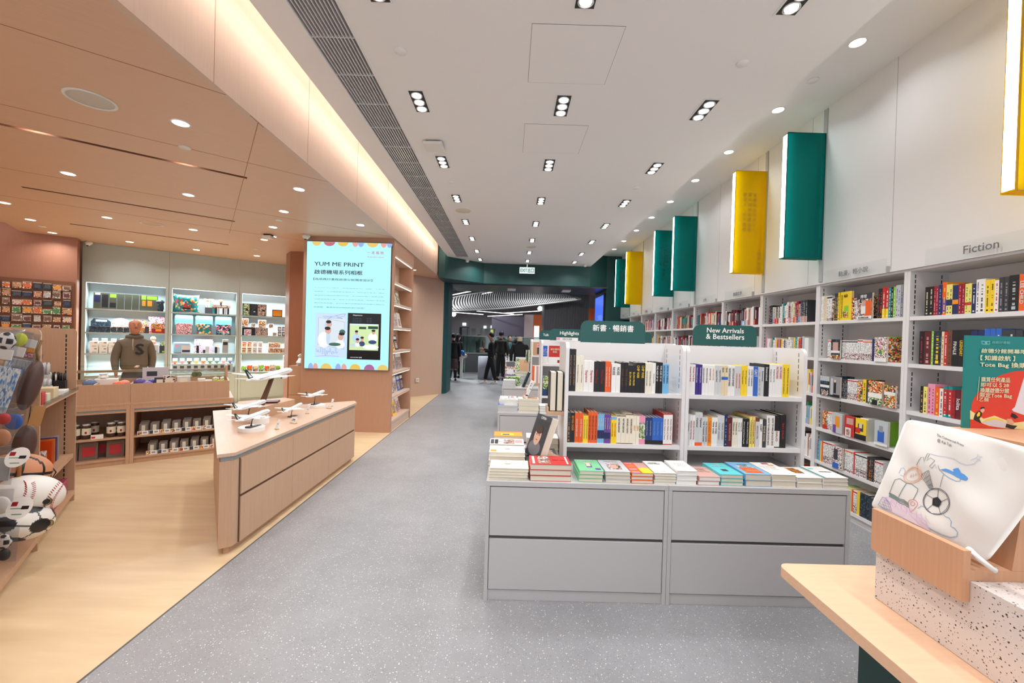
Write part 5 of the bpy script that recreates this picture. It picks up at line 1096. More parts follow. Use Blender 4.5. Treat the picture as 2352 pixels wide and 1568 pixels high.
# ================================================================== SHOP COUNTER (turned grid; local x = u, y = v)
ct = thing('shop_counter', 'long pale oak shop counter with open shelves and a trough on top', 'counter', (0, 0, 0), AL)
def part(nm, par, boxes, m, bev=0):
    b = MB()
    for x in boxes: b.box(*x, m)
    return b.build(nm, par, bev=bev)
CU0, CU1 = -1.72, .375
part('carcass_back', ct, [(CU0, CU1, 7.14, 7.16, 0, .695)], WOODD)
for u0, u1 in ((CU0, CU0+.03), (-.645, -.612), (-.610, -.577), (CU1-.03, CU1)): part('side_panel', ct, [(u0, u1, 6.40, 7.139, 0, .68)], WOODD)
for a, b_ in ((CU0+.0305, -.6455), (-.5765, CU1-.0305)):
    part('shelf', ct, [(a, b_, 6.405, 7.139, .298, .318)], WOODD); part('bottom_board', ct, [(a, b_, 6.405, 7.139, .055, .075)], WOODD); part('plinth', ct, [(a, b_, 6.42, 6.44, 0, .054)], WOODD)
    part('top_rail', ct, [(a, b_, 6.402, 6.42, .595, .612), (a, b_, 6.402, 6.42, .635, .68)], WOODD); part('grey_recess', ct, [(a, b_, 6.415, 6.418, .612, .635)], MATS['blue grey metal strip'])
part('ledge', ct, [(CU0, CU1, 6.40, 7.16, .6805, .70)], WOODD)
part('trough', ct, [(CU0, -.6165, 6.45, 6.465, .7005, .92), (-.6145, .33, 6.45, 6.465, .7005, .92), (.315, .33, 6.4655, 7.16, .7005, .92), (CU0, .3145, 7.145, 7.16, .7005, .92), (CU0, .3145, 6.4655, 7.1445, .85, .865)], WOODD)
part('divider', ct, [(u-.008, u+.008, 6.466, 6.90, .8655, .919) for u in (-.92, -.615, -.25, .02)], WOODD)
gc = thing('glass_case', 'low wood-framed glass case along the back of the shop counter', 'display case', (0, 0, 0), AL)
part('frame', gc, [(CU0, .33, 7.14, 7.16, 1.00, 1.03), (.305, .33, 6.90, 7.139, 1.06, 1.085), (.305, .33, 7.14, 7.16, .9205, .999), (.305, .33, 7.14, 7.16, 1.031, 1.085), (-.63, -.60, 6.90, 7.14, 1.07, 1.085), (.305, .33, 6.90, 6.92, .9205, 1.06), (CU0, CU0+.02, 7.14, 7.16, .9205, .999)], WOODD)
CG = glass('counter glass', (242, 248, 246), 1.0)
part('glass_top', gc, [(CU0, -.632, 6.90, 7.16, 1.0865, 1.092), (-.598, .33, 6.90, 7.16, 1.0865, 1.092)], CG); part('glass_front', gc, [(CU0, .304, 6.90, 6.905, .9205, 1.0595)], CG)
# goods in the trough
def bun(lb, u, v, r, m, z=.8655, k=.75):
    o = thing('fabric_ball', lb, 'fabric ball', UV(u, v, z)); b = MB(); pr = [(r*cos(a), r*k*(1+sin(a))) for a in [radians(q) for q in range(-80, 91, 17)]]; b.lathe(pr+[(0.001, 2*r*k)], (0, 0, 0), m, 22); b.build('wrap', o)
    b = MB(); b.tube([(-r*.98, 0, r*k), (-r*.6, 0, r*k*1.82), (0, 0, 2*r*k+.001), (r*.6, 0, r*k*1.82), (r*.98, 0, r*k)], .002, cm('white')); b.tube([(0, -r*.98, r*k), (0, -r*.6, r*k*1.82), (0, 0, 2*r*k+.001), (0, r*.6, r*k*1.82)], .002, cm('white')); b.build('string', o)
    b.build
bun('blue-grey round fabric parcel at the left of the counter trough', -.99, 6.72, .062, mat('cloth steel blue', (100, 120, 160), .7))
bun('orange round fabric parcel in the counter trough', -.74, 6.66, .055, mat('cloth orange', (236, 110, 70), .7), k=.6); bun('salmon round fabric parcel beside the orange one', -.70, 6.76, .05, mat('cloth salmon', (240, 150, 130), .7), k=.7)
bun('purple round fabric parcel in the counter trough', -.60+.04, 6.7, .06, mat('cloth purple', (96, 80, 150), .7)); bun('blue round fabric parcel near the trough divider', -.44, 6.74, .05, mat('cloth blue', (70, 84, 170), .7)); bun('lilac round fabric parcel near the trough divider', -.48, 6.62, .05, mat('cloth lilac', (130, 110, 180), .7), k=.6)
tb = thing('tissue_box', 'white crumpled tissue box in the counter trough', 'tissue box', UV(-.86, 6.8, .8655), AL); MB().box(-.1, .1, -.06, .06, 0, .09, cm('white')).build('box', tb, bev=.004); b = MB(); b.lathe([(.02, .09), (.05, .11), (.03, .135), (.045, .15), (.005, .145)], (-.03, 0, 0), cm('white'), 7, smooth=False); b.build('tissue', tb)
sg = thing('notice_board', 'pale grey card sign standing in the middle of the counter', 'sign', UV(-.42, 6.9-.02, .8655), AL); MB().box(-.13, .12, 0, .004, 0, .21, mat('pale card', (206, 200, 204), .6)).build('card', sg); MB().box(-.09, .01, -.001, 0, .10, .16, cm('charcoal')).build('print', sg)
kt = [('small dark olive gift box in the counter trough', -.37, 'charcoal', .1, .1), ('olive striped box beside the dark gift box', -.28, 'photo', .12, .12), ('white striped box right of the olive box', -.14, 'light grey', .13, .11)]
for lb, u, c, w, h in kt:
    o = thing('gift_box', lb, 'box', UV(u, 6.66, .8655), AL, 'small boxes in the counter trough'); MB().box(-w/2, w/2, -.04, .04, 0, h, cmat(c)).build('box', o, bev=.002); MB().box(-w*.3, w*.3, -.0408, -.04, h*.3, h*.8, cm('ivory')).build('print', o)
for u, lb in ((-.03, 'left'), (.01, 'right')):
    o = thing('round_tag', 'round olive paper fan standing in the counter trough, %s of two' % lb, 'fan', UV(u, 6.72, .8655), AL); b = MB(); b.cyl((0, .0, .12), .035, .004, mat('olive paper', (96, 100, 66), .6), 20, 'y'); b.build('disc', o); MB().box(-.003, .003, 0, .004, 0, .09, cm('tan')).build('stick', o)
for i, u in enumerate((.05, .12)):
    o = thing('soap_pack', 'white soap packs piled in the counter trough, %s' % ['left pile', 'right pile'][i], 'soap pack', UV(u+.0, 6.68, .8655), AL, 'white soap packs'); MB().box(-.05, .03, -.04, .04, 0, .05+.02*(1-i), cm('white')).build('pack', o, bev=.004)
for i, u in enumerate((.17, .21, .25, .19, .27)):
    o = thing('oil_bottle', 'small bottle of yellow-green oil at the right end of the trough, %s from left' % nth(i+1), 'bottle', UV(u, 6.62+.09*(i > 2), .8655), AL, 'small oil bottles in the trough')
    b = MB(); b.cyl((0, 0, 0), .018, .055, mat('green oil', (172, 176, 40), .1), 14); b.build('bottle', o); b = MB(); b.cyl((0, 0, .056), .013, .028, mat('clear cap', (226, 228, 220), .15), 12); b.build('cap', o)
# goods on its shelves
JG = mat('jar lid', (210, 206, 200), .3, .5)
def jar(u, v, z, lb):
    o = thing('food_jar', lb, 'jar', UV(u, v, z), AL, 'dark jars with cream labels'); b = MB(); b.lathe([(.034, 0), (.038, .005), (.038, .13), (.034, .145)], (0, 0, 0), mat('dark jar content', (74, 48, 40), .2), 18); b.build('jar', o)
    b = MB(); b.cyl((0, 0, .146), .034, .022, JG, 18); b.build('lid', o); b = MB(); b.lathe([(.0386, .045), (.0386, .12)], (0, 0, 0), cm('ivory'), 18, cap=False); b.build('label', o); MB().box(-.008, .008, -.0395, -.0388, .06, .085, cm('crimson')).build('label_print', o)
for i, (u, v) in enumerate([(-1.16, 6.5), (-1.06, 6.49), (-.975, 6.49), (-.93, 6.62), (-.775, 6.48), (-.69, 6.48), (-.74, 6.6)]): jar(u, v, .3185, 'dark food jar with cream label on the left counter shelf, %s from left' % nth(i+1))
PP = mat('brown paper pouch', (120, 104, 92), .6)
def pouch(u, v, z, w, h, m, lab, lb, grp, nm='food_pouch', lean=-8):
    o = thing(nm, lb, 'pouch', UV(u, v, z), AL, grp); M_ = Matrix.Rotation(radians(lean), 4, 'X')
    b = MB(M_); b.prism([(0, 0), (.035, 0), (.03, h*.4), (.012, h*.9), (.008, h), (.004, h), (.0, h*.9), (-.006, h*.4)], -w/2, w/2, m, 'x'); b.build('pouch', o)
    if lab: b = MB(M_); b.box(-w*(.34 if w > .1 else .22), w*(.34 if w > .1 else .22), -.0085, -.0072, h*.2, h*(.75 if w > .1 else .85), lab); b.build('label', o)
RL = mat('red label', (188, 44, 54), .5)
for i, (u, v) in enumerate([(-1.12, 6.5), (-.96, 6.5), (-.84, 6.6), (-.74, 6.5)]): pouch(u, v, .0758, .15, .19, PP, RL, 'grey pouch with red label on the bottom left counter shelf, %s from left' % nth(i+1), 'pouches with red labels')
def card_row(z, us, nm):
    for i, u in enumerate(us):
        for k in range(3 if i % 2 == 0 else 2):
            pouch(u+.006*k, 6.47+.035*k, z, .075, .12+.012*k, mat('clear tea pouch', (128, 116, 104), .4), cm('ivory'), 'small clear snack pouch, %s shelf of right counter half, place %s, %s row' % (nm, nth(i+1), ['front', 'second', 'third'][k]), 'small snack pouches on the counter', lean=-6)
        o = thing('shelf_card', 'small %s card on the %s shelf of the counter, %s from left' % (['white and red', 'white and black', 'white and orange'][i % 3], nm, nth(i+1)), 'price card', UV(u-.0, 6.415, z), AL, 'shelf cards on the counter')
        MB().box(-.048, .048, 0, .0015, 0, .048, cm('white')).build('card', o); MB().box(-.044, -.01, -.0006, 0, .004, .044, cmat(['warm', 'dark', 'warm'][i % 3])).build('picture', o); MB().box(.002, .035, -.0006, 0, .016, .034, mat('tiny print', (150, 148, 150), .6)).build('print', o)
card_row(.3185, [-.50+.1*i for i in range(8)], 'upper'); card_row(.0758, [-.42+.1*i for i in range(7)], 'lower')
o = thing('shelf_card', 'white card with red fruit among the jars of the left counter shelf', 'price card', UV(-.88, 6.415, .3185), AL); MB().box(-.05, .05, 0, .0015, 0, .05, cm('white')).build('card', o); MB().box(-.045, -.015, -.0006, 0, .01, .03, cm('red')).build('picture', o)
# ================================================================== GREY-GREEN WARDROBE SHELVES ON THE BACK WALL
GG = mat('grey green lacquer', (170, 180, 177), .45); GI = mat('pale blue niche board', (214, 230, 234), .5)
LN = mat('cool led line', (236, 250, 255), .5, emit=3.5)
BU = [(-1.69, -.482), (-.480, .69), (.692, 1.86)]
for i, (a, b_) in enumerate(BU):
    t = thing('display_wardrobe', 'tall grey-green lit display cabinet, %s' % ['left bay behind the man', 'middle bay with the teal cushion', 'right bay beside the wooden pillar'][i], 'display cabinet', UV(a, 10.64, 0), AL, 'grey-green display cabinets'); w = b_-a
    part('top_panel', t, [(0, w-.003, 0, .02, 2.378, WZ-.003)], GG)
    part('side_frame', t, [(0, .05, 0, .30, .0, 2.377)], GG); part('side_frame', t, [(w-.05, w-.003, 0, .30, .0, 2.377)], GG)
    part('back_panel', t, [(.0505, w-.0505, .285, .30, .66, 2.40)], GI)
    for z in (1.905, 1.465, 1.075): part('shelf', t, [(.051, w-.051, .004, .284, z-.025, z)], GG)
    part('counter_board', t, [(.0505, w-.0505, -.0, .284, .64, .665)], GG); part('plinth', t, [(.0505, w-.0505, .03, .05, 0, .09)], GG)
    for x0, x1 in ((.052, w/2-.002), (w/2+.002, w-.052)): part('door', t, [(x0, x1, 0, .02, .095, .635)], GG)
    part('light_strip', t, [(.052, w-.052, .02, .024, 2.370, 2.376)]+[(.0510, .0540, .02, .03, z0, z1) for z0, z1 in ((.67, 1.045), (1.08, 1.435), (1.47, 1.875), (1.91, 2.36))], LN)
for a, b_ in BU:
    for zt, ww in ((2.362, .2), (1.872, .2), (1.432, .2), (1.042, .2)):
        p = UV((a+b_)/2, 10.70, zt); lamp('niche_light', p, 13, 1.0, (radians(-18), 0, AL), (.86, .97, 1), .03, 160)
def good(nm, cat, lb, u, z, w, h, d, m, v=10.68, grp=None, extra=None, bev=.003, lean=0):
    o = thing(nm, lb, cat, UV(u, v, z+.0006), AL, grp); M_ = Matrix.Rotation(radians(lean), 4, 'X')
    b = MB(M_); b.box(-w/2, w/2, 0, d, 0, h, m); b.build('body' if nm != 'gift_box' else 'box', o, bev=bev)
    if extra:
        b = MB(M_)
        for j, (x0, x1, z0, z1, mm) in enumerate(extra): b.box(-w/2+w*x0, -w/2+w*x1, -.0008-.0003*j, 0, h*z0, h*z1, mm)
        b.build('front_print', o)
    return o
DP_ = mat('dark foil pouch', (78, 84, 72), .35)
for i in range(8):
    c = ['blue-labelled', 'black', 'yellow-topped', 'plain', 'plain', 'plain', 'yellow-topped', 'wide yellow-topped'][i]
    ex = {0: [(.1, .9, .4, .8, cm('navy')), (.2, .9, .85, .98, cm('silver'))], 1: [(.1, .9, .1, .9, cm('black'))], 2: [(.1, .95, .72, .95, cm('lime')), (.1, .9, .1, .4, cm('black'))], 6: [(.3, .95, .7, .97, cm('lime')), (.4, .9, .3, .65, cm('amber'))], 7: [(.05, .95, .72, .95, cm('lime')), (.1, .5, .3, .65, cm('amber'))]}.get(i)
    good('foil_pouch', 'pouch', '%s dark foil pouch on the top left cabinet shelf, %s from left' % (c, nth(i+1)), -1.50+.105*i+(.03 if i == 7 else 0), 1.905, .10 if i < 7 else .17, .30, .04, DP_, grp='dark foil pouches', extra=ex, lean=-6)
o = thing('umbrella_bundle', 'bundle of black tied pouches at the right of the top left cabinet shelf', 'pouch', UV(-.62, 10.74, 1.9056)); b = MB(); b.lathe([(.05, 0), (.065, .06), (.055, .15), (.075, .19), (.05, .22)], (0, 0, 0), cmat('dark'), 10, smooth=False); b.build('pouch', o)
for i, (u, w, c, lb) in enumerate([(-1.46, .27, 'dark', 'black display carton with a white banner'), (-1.18, .27, 'photo', 'black and brown display carton with a peaked top'), (-.92, .24, 'warm', 'yellow and red display carton')]):
    o = good('display_carton', 'carton', lb+', second shelf of the left cabinet', u, 1.465, w, .11, .14, cmat(c), v=10.68, extra=[(.02+.33*k, .31+.33*k, .08, .85, cmat('dark' if i < 2 else 'warm')) for k in range(3)])
    b = MB(); b.prism([(-w/2, .111), (w/2, .111), (w/2, .2), (w*.3, .25), (0, .285 if i == 1 else .25), (-w*.35, .26), (-w/2, .2)], .13, .138, cmat(['dark', 'manga', 'warm'][i]), 'y'); b.build('header', o)
    MB().box(-w*.25, w*.3, .1285, .1298, .20, .235, cm('white')).build('banner', o)
good('biscuit_tin', 'box', 'tall red-brown patterned gift boxes at the right of second cabinet shelf', -.63, 1.465, .22, .20, .1, cmat('warm'), extra=[(.05, .95, .05, .5, cm('crimson')), (.3, .7, .2, .45, cm('amber'))]); good('biscuit_tin', 'box', 'cream and red box stacked at the back of second cabinet shelf', -.67, 1.465, .25, .33, .06, cmat('pinkish'), v=10.82)
good('card_holder', 'card', 'small dark card on the second shelf of the left cabinet', -.80, 1.465, .06, .13, .01, cm('charcoal'), v=10.665)
for i in range(4):
    for k in range(2):
        good('mug_box', 'box', 'white mug box on the third left cabinet shelf, column %s, %s' % (nth(i+1), ['lower', 'upper'][k]), -1.53+.125*i, 1.075+.112*k, .112, .11, .11, cm('white'), grp='white mug boxes', extra=[(.55, .85, .68, .8, cm('charcoal')), (.3, .8, .1, .3, cmat('silver'))])
    good('mug', 'mug', 'mug on top of the white boxes in the left cabinet, %s from left' % nth(i+1), -1.52+.125*i, 1.299, .07, .05, .07, cm('light grey'), grp='mugs on the boxes', v=10.7)
good('frame_box', 'box', 'black and white frame box behind the man', -.83, 1.075, .07, .27, .05, cm('light grey'), extra=[(.1, .9, .5, .95, cm('charcoal'))]); good('travel_kit', 'box', 'clear kit box with orange pill case, third left cabinet shelf', -.70, 1.075, .14, .17, .1, mat('clear box grey', (196, 200, 204), .3), extra=[(.1, .8, .05, .3, cm('navy')), (.2, .7, .3, .35, cm('orange'))])
for k in range(2):
    o = thing('round_case', 'round copper compact case, %s one, on the clear kit box' % ['lower', 'upper'][k], 'case', UV(-.71, 10.73, 1.246+.075*k), AL); b = MB(); b.lathe([(.001, -.012), (.04, -.01), (.045, 0), (.04, .01), (.001, .012)], (0, 0, .04), mat('copper case', (222, 150, 120), .3, .5), 20, ax='y'); b.build('case', o)
good('gift_box', 'box', 'dark grey box with yellow-eyed trinkets, third left cabinet shelf', -.57, 1.075, .085, .15, .09, cm('charcoal'), extra=[(.5, .9, .1, .3, cm('lime')), (.1, .9, 1.0, 1.5, cmat('green'))])
# middle bay
TQ = art('teal harbour print', [(20, 130, 136), (16, 110, 120), (200, 50, 50), (24, 136, 140), (230, 180, 90), (18, 120, 128), (236, 230, 220), (20, 130, 136)], 30)
o = thing('cushion', 'teal cushion with red junk boats on the top middle cabinet shelf', 'cushion', UV(-.21, 10.76, 2.095), AL)
vs = []; fs = []; n = 12
for sd in (1, -1):
    for i in range(n+1):
        for j in range(n+1):
            x = (i/n-.5); z = (j/n-.5); q = max(0, (1-(2*x)**4)*(1-(2*z)**4))**.5; pin = 1-.10*(1-abs(2*x)**2)*(abs(2*z)**3); pn2 = 1-.10*(1-abs(2*z)**2)*(abs(2*x)**3)
            vs.append((x*.43*pn2, -sd*.07*q, z*.37*pin))
for sd in (0, 1):
    o_ = sd*(n+1)**2
    for i in range(n):
        for j in range(n):
            f = (o_+i*(n+1)+j, o_+(i+1)*(n+1)+j, o_+(i+1)*(n+1)+j+1, o_+i*(n+1)+j+1); fs.append(f if sd == 0 else f[::-1])
b = MB(); b.add(vs, fs, TQ, True); b.build('cover', o)
b = MB(); b.prism([(-.06, -.09), (.09, -.09), (.06, -.12), (-.05, -.12)], -.083, -.079, cm('black'), 'y'); b.prism([(-.04, -.085), (.02, -.085), (.01, -.02), (-.015, .01), (-.04, -.04)], -.085, -.079, cm('red'), 'y'); b.prism([(.03, -.085), (.075, -.085), (.07, -.04), (.045, -.02)], -.085, -.079, cm('red'), 'y'); b.build('boat_print', o)
BC = ['silver', 'silver', 'mint', 'teal', 'black', 'silver', 'black', 'maroon', 'silver', 'black']
for i in range(10):
    u = .12+.045*(i % 6)+.02*(i//6)+(.05 if i > 5 else 0)+(.12 if i > 7 else 0); bk_ = i < 3 or i == 6
    o = good('flask', 'bottle', '%s flask with a label card on the top middle cabinet shelf, %s' % (BC[i], nth(i+1)), .12+.042*i, 1.905+(.13 if bk_ else 0), .032, .15, .035, cm(BC[i]), v=10.82 if bk_ else 10.70, grp='flasks on the top middle shelf', bev=.006)
    MB().box(-.036, .036, -.003, .0, .13, .19, cmat('warm')).box(-.036, .036, -.0035, -.003, .15, .18, cm('white')).build('label_card', o)
good('gift_box', 'box', 'dark grey riser box behind the flasks in the middle cabinet', .2, 1.905, .2, .13, .08, cm('charcoal'), v=10.80)
for i, (u, c, lb) in enumerate([(-.24, ('pinkish', 'teal'), 'pink and teal airplane print'), (.09, ('teal', 'red'), 'teal print with red boats'), (.42, ('navy', 'pink'), 'blue and pink tile print')]):
    o = good('folded_bag', 'bag', 'folded bag with %s under a turquoise header card' % lb, u, 1.465, .25, .22, .05, [ARTS['pinkish'], TQ, art('tile print', [(30, 60, 130), (236, 236, 240), (230, 110, 150), (20, 50, 60), (90, 180, 170)], 34)][i], extra=[(0, .5, .0, .05, cm(c[0]) if c[0] in COLS else cm('pink'))])
    b = MB(); b.prism([(-.145, .19), (.145, .19), (.145, .36), (.125, .385), (-.125, .385), (-.145, .36)], .052, .056, mat('turquoise header', (96, 208, 226), .4), 'y'); b.build('header_card', o); text('CABIN BAG', .14, .015, cm('white'), o, TM((0, .0512, .33)), 0)
good('soft_bag', 'bag', 'light blue soft pouch with a tram picture, third middle cabinet shelf', -.26, 1.075, .28, .22, .05, mat('light blue fabric', (150, 190, 220), .6), extra=[(.45, .98, .0, .72, cm('light grey')), (.5, .95, .1, .3, cm('navy')), (.1, .3, .6, .8, cm('pink'))], bev=.02)
good('tote_bag', 'bag', 'pink patterned tote bag on the third middle cabinet shelf', .09, 1.075, .32, .29, .03, ARTS['pinkish'], v=10.8, extra=[(.35, .95, .1, .95, cm('pink')), (.4, .75, .5, .9, cm('white'))], bev=.01)
for i, (u, c, h) in enumerate([(-.01, 'black', .16), (.10, 'black', .07), (.15, 'silver', .15), (.30, 'black', .13), (.34, 'silver', .13)]): good('flask', 'bottle', '%s cup or flask on the third middle cabinet shelf, %s from left' % (c, nth(i+1)), u, 1.075, .045 if h != .15 else .075, h, .05, cm(c), v=10.70, grp='flasks on the third middle shelf', bev=.006, extra=[(.1, .9, 1.02, 1.4, cm('white'))] if i > 2 else None)
o = good('coffee_maker', 'coffee maker', 'tall grey drip bag dispenser on the third middle cabinet shelf', .46, 1.075, .10, .29, .08, mat('taupe metal', (150, 144, 138), .4), v=10.70, extra=[(.1, .9, .6, .82, cm('black')), (.2, .8, .05, .5, cm('grey'))])
for i in range(9):
    c = ['orange', 'pink', 'black', 'yellow', 'orange', 'green', 'teal', 'pink', 'blue'][i]
    o = good('cable_pack', 'packet', 'small white pack with %s trim, bottom middle cabinet shelf, %s from left' % (c, nth(i+1)), -.37+.115*i, .666+.19, .075, .11, .02, cm('white'), grp='small white packs', v=10.70, extra=[(.0, 1, .3, .45, cm(c)), (.25, .7, .0, .25, cm(c))])
good('riser_shelf', 'riser', 'grey-green riser board under the small white packs', .08, .666, 1.04, .188, .16, GG, v=10.69, extra=[(.04+.107*k, .1+.107*k, .2, .8, cm('charcoal')) for k in range(9)])
# right bay
for i, (u, c, lb) in enumerate([(.81, 'green', 'olive'), (.95, 'dark', 'blue-green'), (1.12, 'photo', 'brown-gold')]):
    good('gift_box', 'box', 'black gift box with %s patterned front, top right cabinet shelf' % lb, u, 1.905, .16 if i < 2 else .17, .26, .1, cm('black'), grp='black gift boxes', extra=[(.25 if i < 2 else .0, .95, .02, .96, cmat(c)), (.5, .8, .35, .55, cm('black')), (.55, .75, .3, .38, cm('white'))])
good('gold_frame', 'picture frame', 'small black frame with gold foil at the right, top right cabinet shelf', 1.42, 1.905, .2, .16, .03, cm('black'), extra=[(.06, .94, .1, .9, cm('amber'))])
for i, (u, w, h, c, lb, z) in enumerate([(.80, .14, .19, 'warm', 'white box with a food photo on a dark riser', 1.645), (.86, .13, .13, 'pinkish', 'box with a red food photo, lower left', 1.466), (.96, .08, .09, 'photo', 'small box with a bowl photo', 1.645), (1.13, .15, .17, 'warm', 'cream box with an orange food photo', 1.645), (1.30, .09, .09, 'photo', 'small box with a pink food photo', 1.645), (1.38, .08, .08, 'photo', 'small black food box, lower row', 1.466)]):
    good('food_box', 'box', lb+', second right cabinet shelf', u, z, w, h, .04, cm('white'), v=10.70, grp='food boxes', extra=[(.08, .92, .2, .92, cmat(c)), (.1, .5, .04, .14, cm('charcoal'))])
good('riser_box', 'riser', 'dark riser box under the food boxes of the right cabinet, left', .87, 1.466, .27, .178, .12, cm('black'), v=10.75); good('riser_box', 'riser', 'brown patterned box under the cream food box of the right cabinet', 1.13, 1.466, .23, .178, .12, ARTS['photo'], v=10.70)
for i in range(6): good('tin', 'tin', 'small white tin with dark photo, second right cabinet shelf, %s, %s row' % (nth(i % 3+1), ['lower', 'upper'][i//3]), 1.48+.085*(i % 3), 1.466+.11*(i//3), .07, .1, .05, cm('black'), grp='small tins', v=10.70, extra=[(.1, .9, .15, .85, cmat('manga'))])
for i in range(8): good('keychain_pack', 'packet', 'small %s card pack on the third right cabinet shelf, %s' % (['peach', 'white'][i % 4 > 1], nth(i+1)), .80+.1*(i % 4), 1.076+.13*(i//4), .085, .12, .02, cm(['cream', 'cream', 'white', 'white'][i % 4]), grp='small card packs', v=10.72-.02*(i//4), extra=[(.15, .85, .2, .6, cmat('warm' if i % 4 < 2 else 'manga')), (.1, .9, .75, .9, cm('red' if i % 4 < 2 else 'silver'))])
for i in range(5): good('snack_box', 'box', 'brown snack box on the third right cabinet shelf, %s' % nth(i+1), 1.32+.12*(i % 3), 1.076+.12*(i//3), .11, .11, .08, cmat('warm'), grp='brown snack boxes', v=10.70, extra=[(.2, .8, .3, .8, cmat('photo')), (0, 1, 0, .12, cm('tan'))])
for i in range(7): good('snack_box', 'box', 'low %s snack pack on the bottom right cabinet shelf, %s from left' % (['green', 'orange', 'brown'][i % 3], nth(i+1)), .80+.11*i, .666+.0, .1, .12+.02*(i % 2), .05, cmat(['green', 'warm', 'photo'][i % 3]), grp='snack packs', v=10.70, extra=[(.1, .9, .5, .9, cm(['lime', 'orange', 'cream'][i % 3]))])
for i in range(6): good('keychain_pack', 'packet', 'white sticker pack hanging low in the right cabinet, %s' % nth(i+1), 1.60+.085*(i % 2), .67+.12*(i//2), .075, .11, .01, cm('white'), grp='white sticker packs', v=10.69, extra=[(.15, .85, .2, .7, cmat('green'))])
# ================================================================== HANGING WALL OF PACKETS, FAR LEFT
pk0 = None; RND.seed(11)
pb = thing('pegboard', 'brown pegboard full of packets on the far left wall', 'pegboard', UV(-2.75, 10.27, 0), AL); part('board', pb, [(0, 1.02, 0, .02, .55, 2.33)], mat('brown pegboard', (120, 78, 52), .6))
PC = [('tan', 'warm'), ('brown', 'photo'), ('orange', 'warm'), ('charcoal', 'dark'), ('green', 'green'), ('cream', 'pinkish'), ('navy', 'dark'), ('amber', 'warm'), ('silver', 'manga'), ('maroon', 'photo')]
for r in range(13):
    for c in range(9):
        cc, aa = RND.choice(PC); w = RND.uniform(.075, .115); h = RND.uniform(.08, .125)
        o = thing('souvenir_packet', 'small %s packet on the far left pegboard, row %s from top, %s from left' % (cc, nth(r+1), nth(c+1)), 'packet', UV(-2.70+.112*c+RND.uniform(-.006, .006), 10.245-RND.uniform(0, .02), 2.30-.135*(r+1)), AL, 'souvenir packets on the far left pegboard')
        b = MB(); b.box(-w/2, w/2, 0, .02, 0, h, cmat(aa)); b.box(-w*.35, w*.35, -.001, 0, h*.2, h*.7, mat('packet '+cc, tuple(int(q*.8+30) for q in COLS[cc]), .35)); b.box(-w/2, w/2, -.0015, 0, h*.85, h, mat('packet header', (170, 150, 130), .3)); b.build('packet', o)
# ================================================================== SPORTS GOODS SHELF, FAR LEFT (turned grid)
GU0 = -.867
gd = thing('sports_gondola', 'pale oak shelf rack with pegboard and ball bags at the left edge', 'shelf rack', (0, 0, 0), AL)
# local x = u, y = v; the open front looks towards +u
def gpanel(v0, v1, m, nm, z1=1.55):
    pr = [(-1.50, 0), (GU0, 0), (GU0, z1-.03), (GU0-.008, z1-.01), (GU0-.03, z1), (-1.50, z1)]
    b = MB(); b.prism(pr, v0, v1, m, 'y'); return b.build(nm, gd)
for v in (2.30, 3.27, 4.24, 5.30): gpanel(v, v+.022, WOODD, 'side_panel')
PEG = mat('pegboard oak', (206, 176, 150), .6)
for v0, v1 in ((2.323, 3.269), (3.293, 4.239)):
    part('pegboard', gd, [(-1.34, -1.33, v0, v1, .12, 1.54)], PEG)
    b = MB()
    hm = mat('peg hole', (96, 74, 60), .8)
    for i in range(int((v1-v0)/.035)):
        for j in range(38): b.box(-1.3305, -1.3290, v0+.02+i*.035, v0+.030+i*.035, .14+j*.036, .148+j*.036, hm)
    o = b.build('peg_holes', gd)
part('back_panel', gd, [(-1.34, -1.33, 4.263, 5.299, .06, 1.55)], WOODD)
for v0, v1 in ((2.323, 3.269), (3.293, 4.239), (4.263, 5.299)): part('bottom_shelf', gd, [(-1.329, GU0+.0, v0, v1, .06, .10)], WOODD); part('plinth', gd, [(-1.329, GU0-.04, v0, v1, 0, .059)], WOODD)
part('shelf', gd, [(-1.329, GU0-.01, 4.263, 5.299, .395, .43)], WOODD)
part('shelf', gd, [(-1.329, GU0+.015, 4.263, 5.299, .985, 1.00)], WOODD)
part('shelf_lip', gd, [(GU0+.012, GU0+.016, 4.263, 5.299, 1.0005, 1.03)], glass('lip acrylic', (226, 234, 236), 1.0))
b = MB(); z = .15
while z < 1.5:
    b.box(GU0-.07, GU0-.062, 5.2985, 5.2998, z, z+.028, BLACKM); z += .04
b.build('slotted_rail', gd)
# hooks and ball-shaped bags
HK = mat('chrome hook', (214, 216, 218), .25, .7)
def hook(v, z, u1=-.98, n=0):
    o = thing('display_hook', 'chrome display hook on the pegboard, %s' % n, 'hook', (0, 0, 0), AL, 'chrome hooks on the pegboard'); b = MB(); b.tube([(-1.329, v, z), (u1-.05, v, z), (u1, v, z+.025)], .0035, HK, 6); b.build('rod', o)
def ball_mesh(rx, ry, rz, fn, n=64, k=40):
    b = MB(); mats = {}
    vs = [(0, 0, rz)]; dirs = []
    for j in range(1, k):
        t = pi*j/k
        for i in range(n): a = 2*pi*i/n; vs.append((rx*sin(t)*cos(a), ry*sin(t)*sin(a), rz*cos(t)))
    vs.append((0, 0, -rz)); fs = []
    for i in range(n): fs.append((0, 1+i, 1+(i+1) % n))
    for j in range(k-2):
        for i in range(n): a = 1+j*n+i; c = 1+j*n+(i+1) % n; fs.append((a, a+n, c+n, c))
    L = 1+(k-2)*n
    for i in range(n): fs.append((L+i, len(vs)-1, L+(i+1) % n))
    b.v = [tuple(v) for v in vs]
    for f in fs:
        c = Vector((0, 0, 0))
        for i in f: c += Vector((vs[i][0]/rx, vs[i][1]/ry, vs[i][2]/rz))
        m = fn(c.normalized()); b.f.append(f); b.mi.append(b._m(m)); b.sm.append(True)
    return b
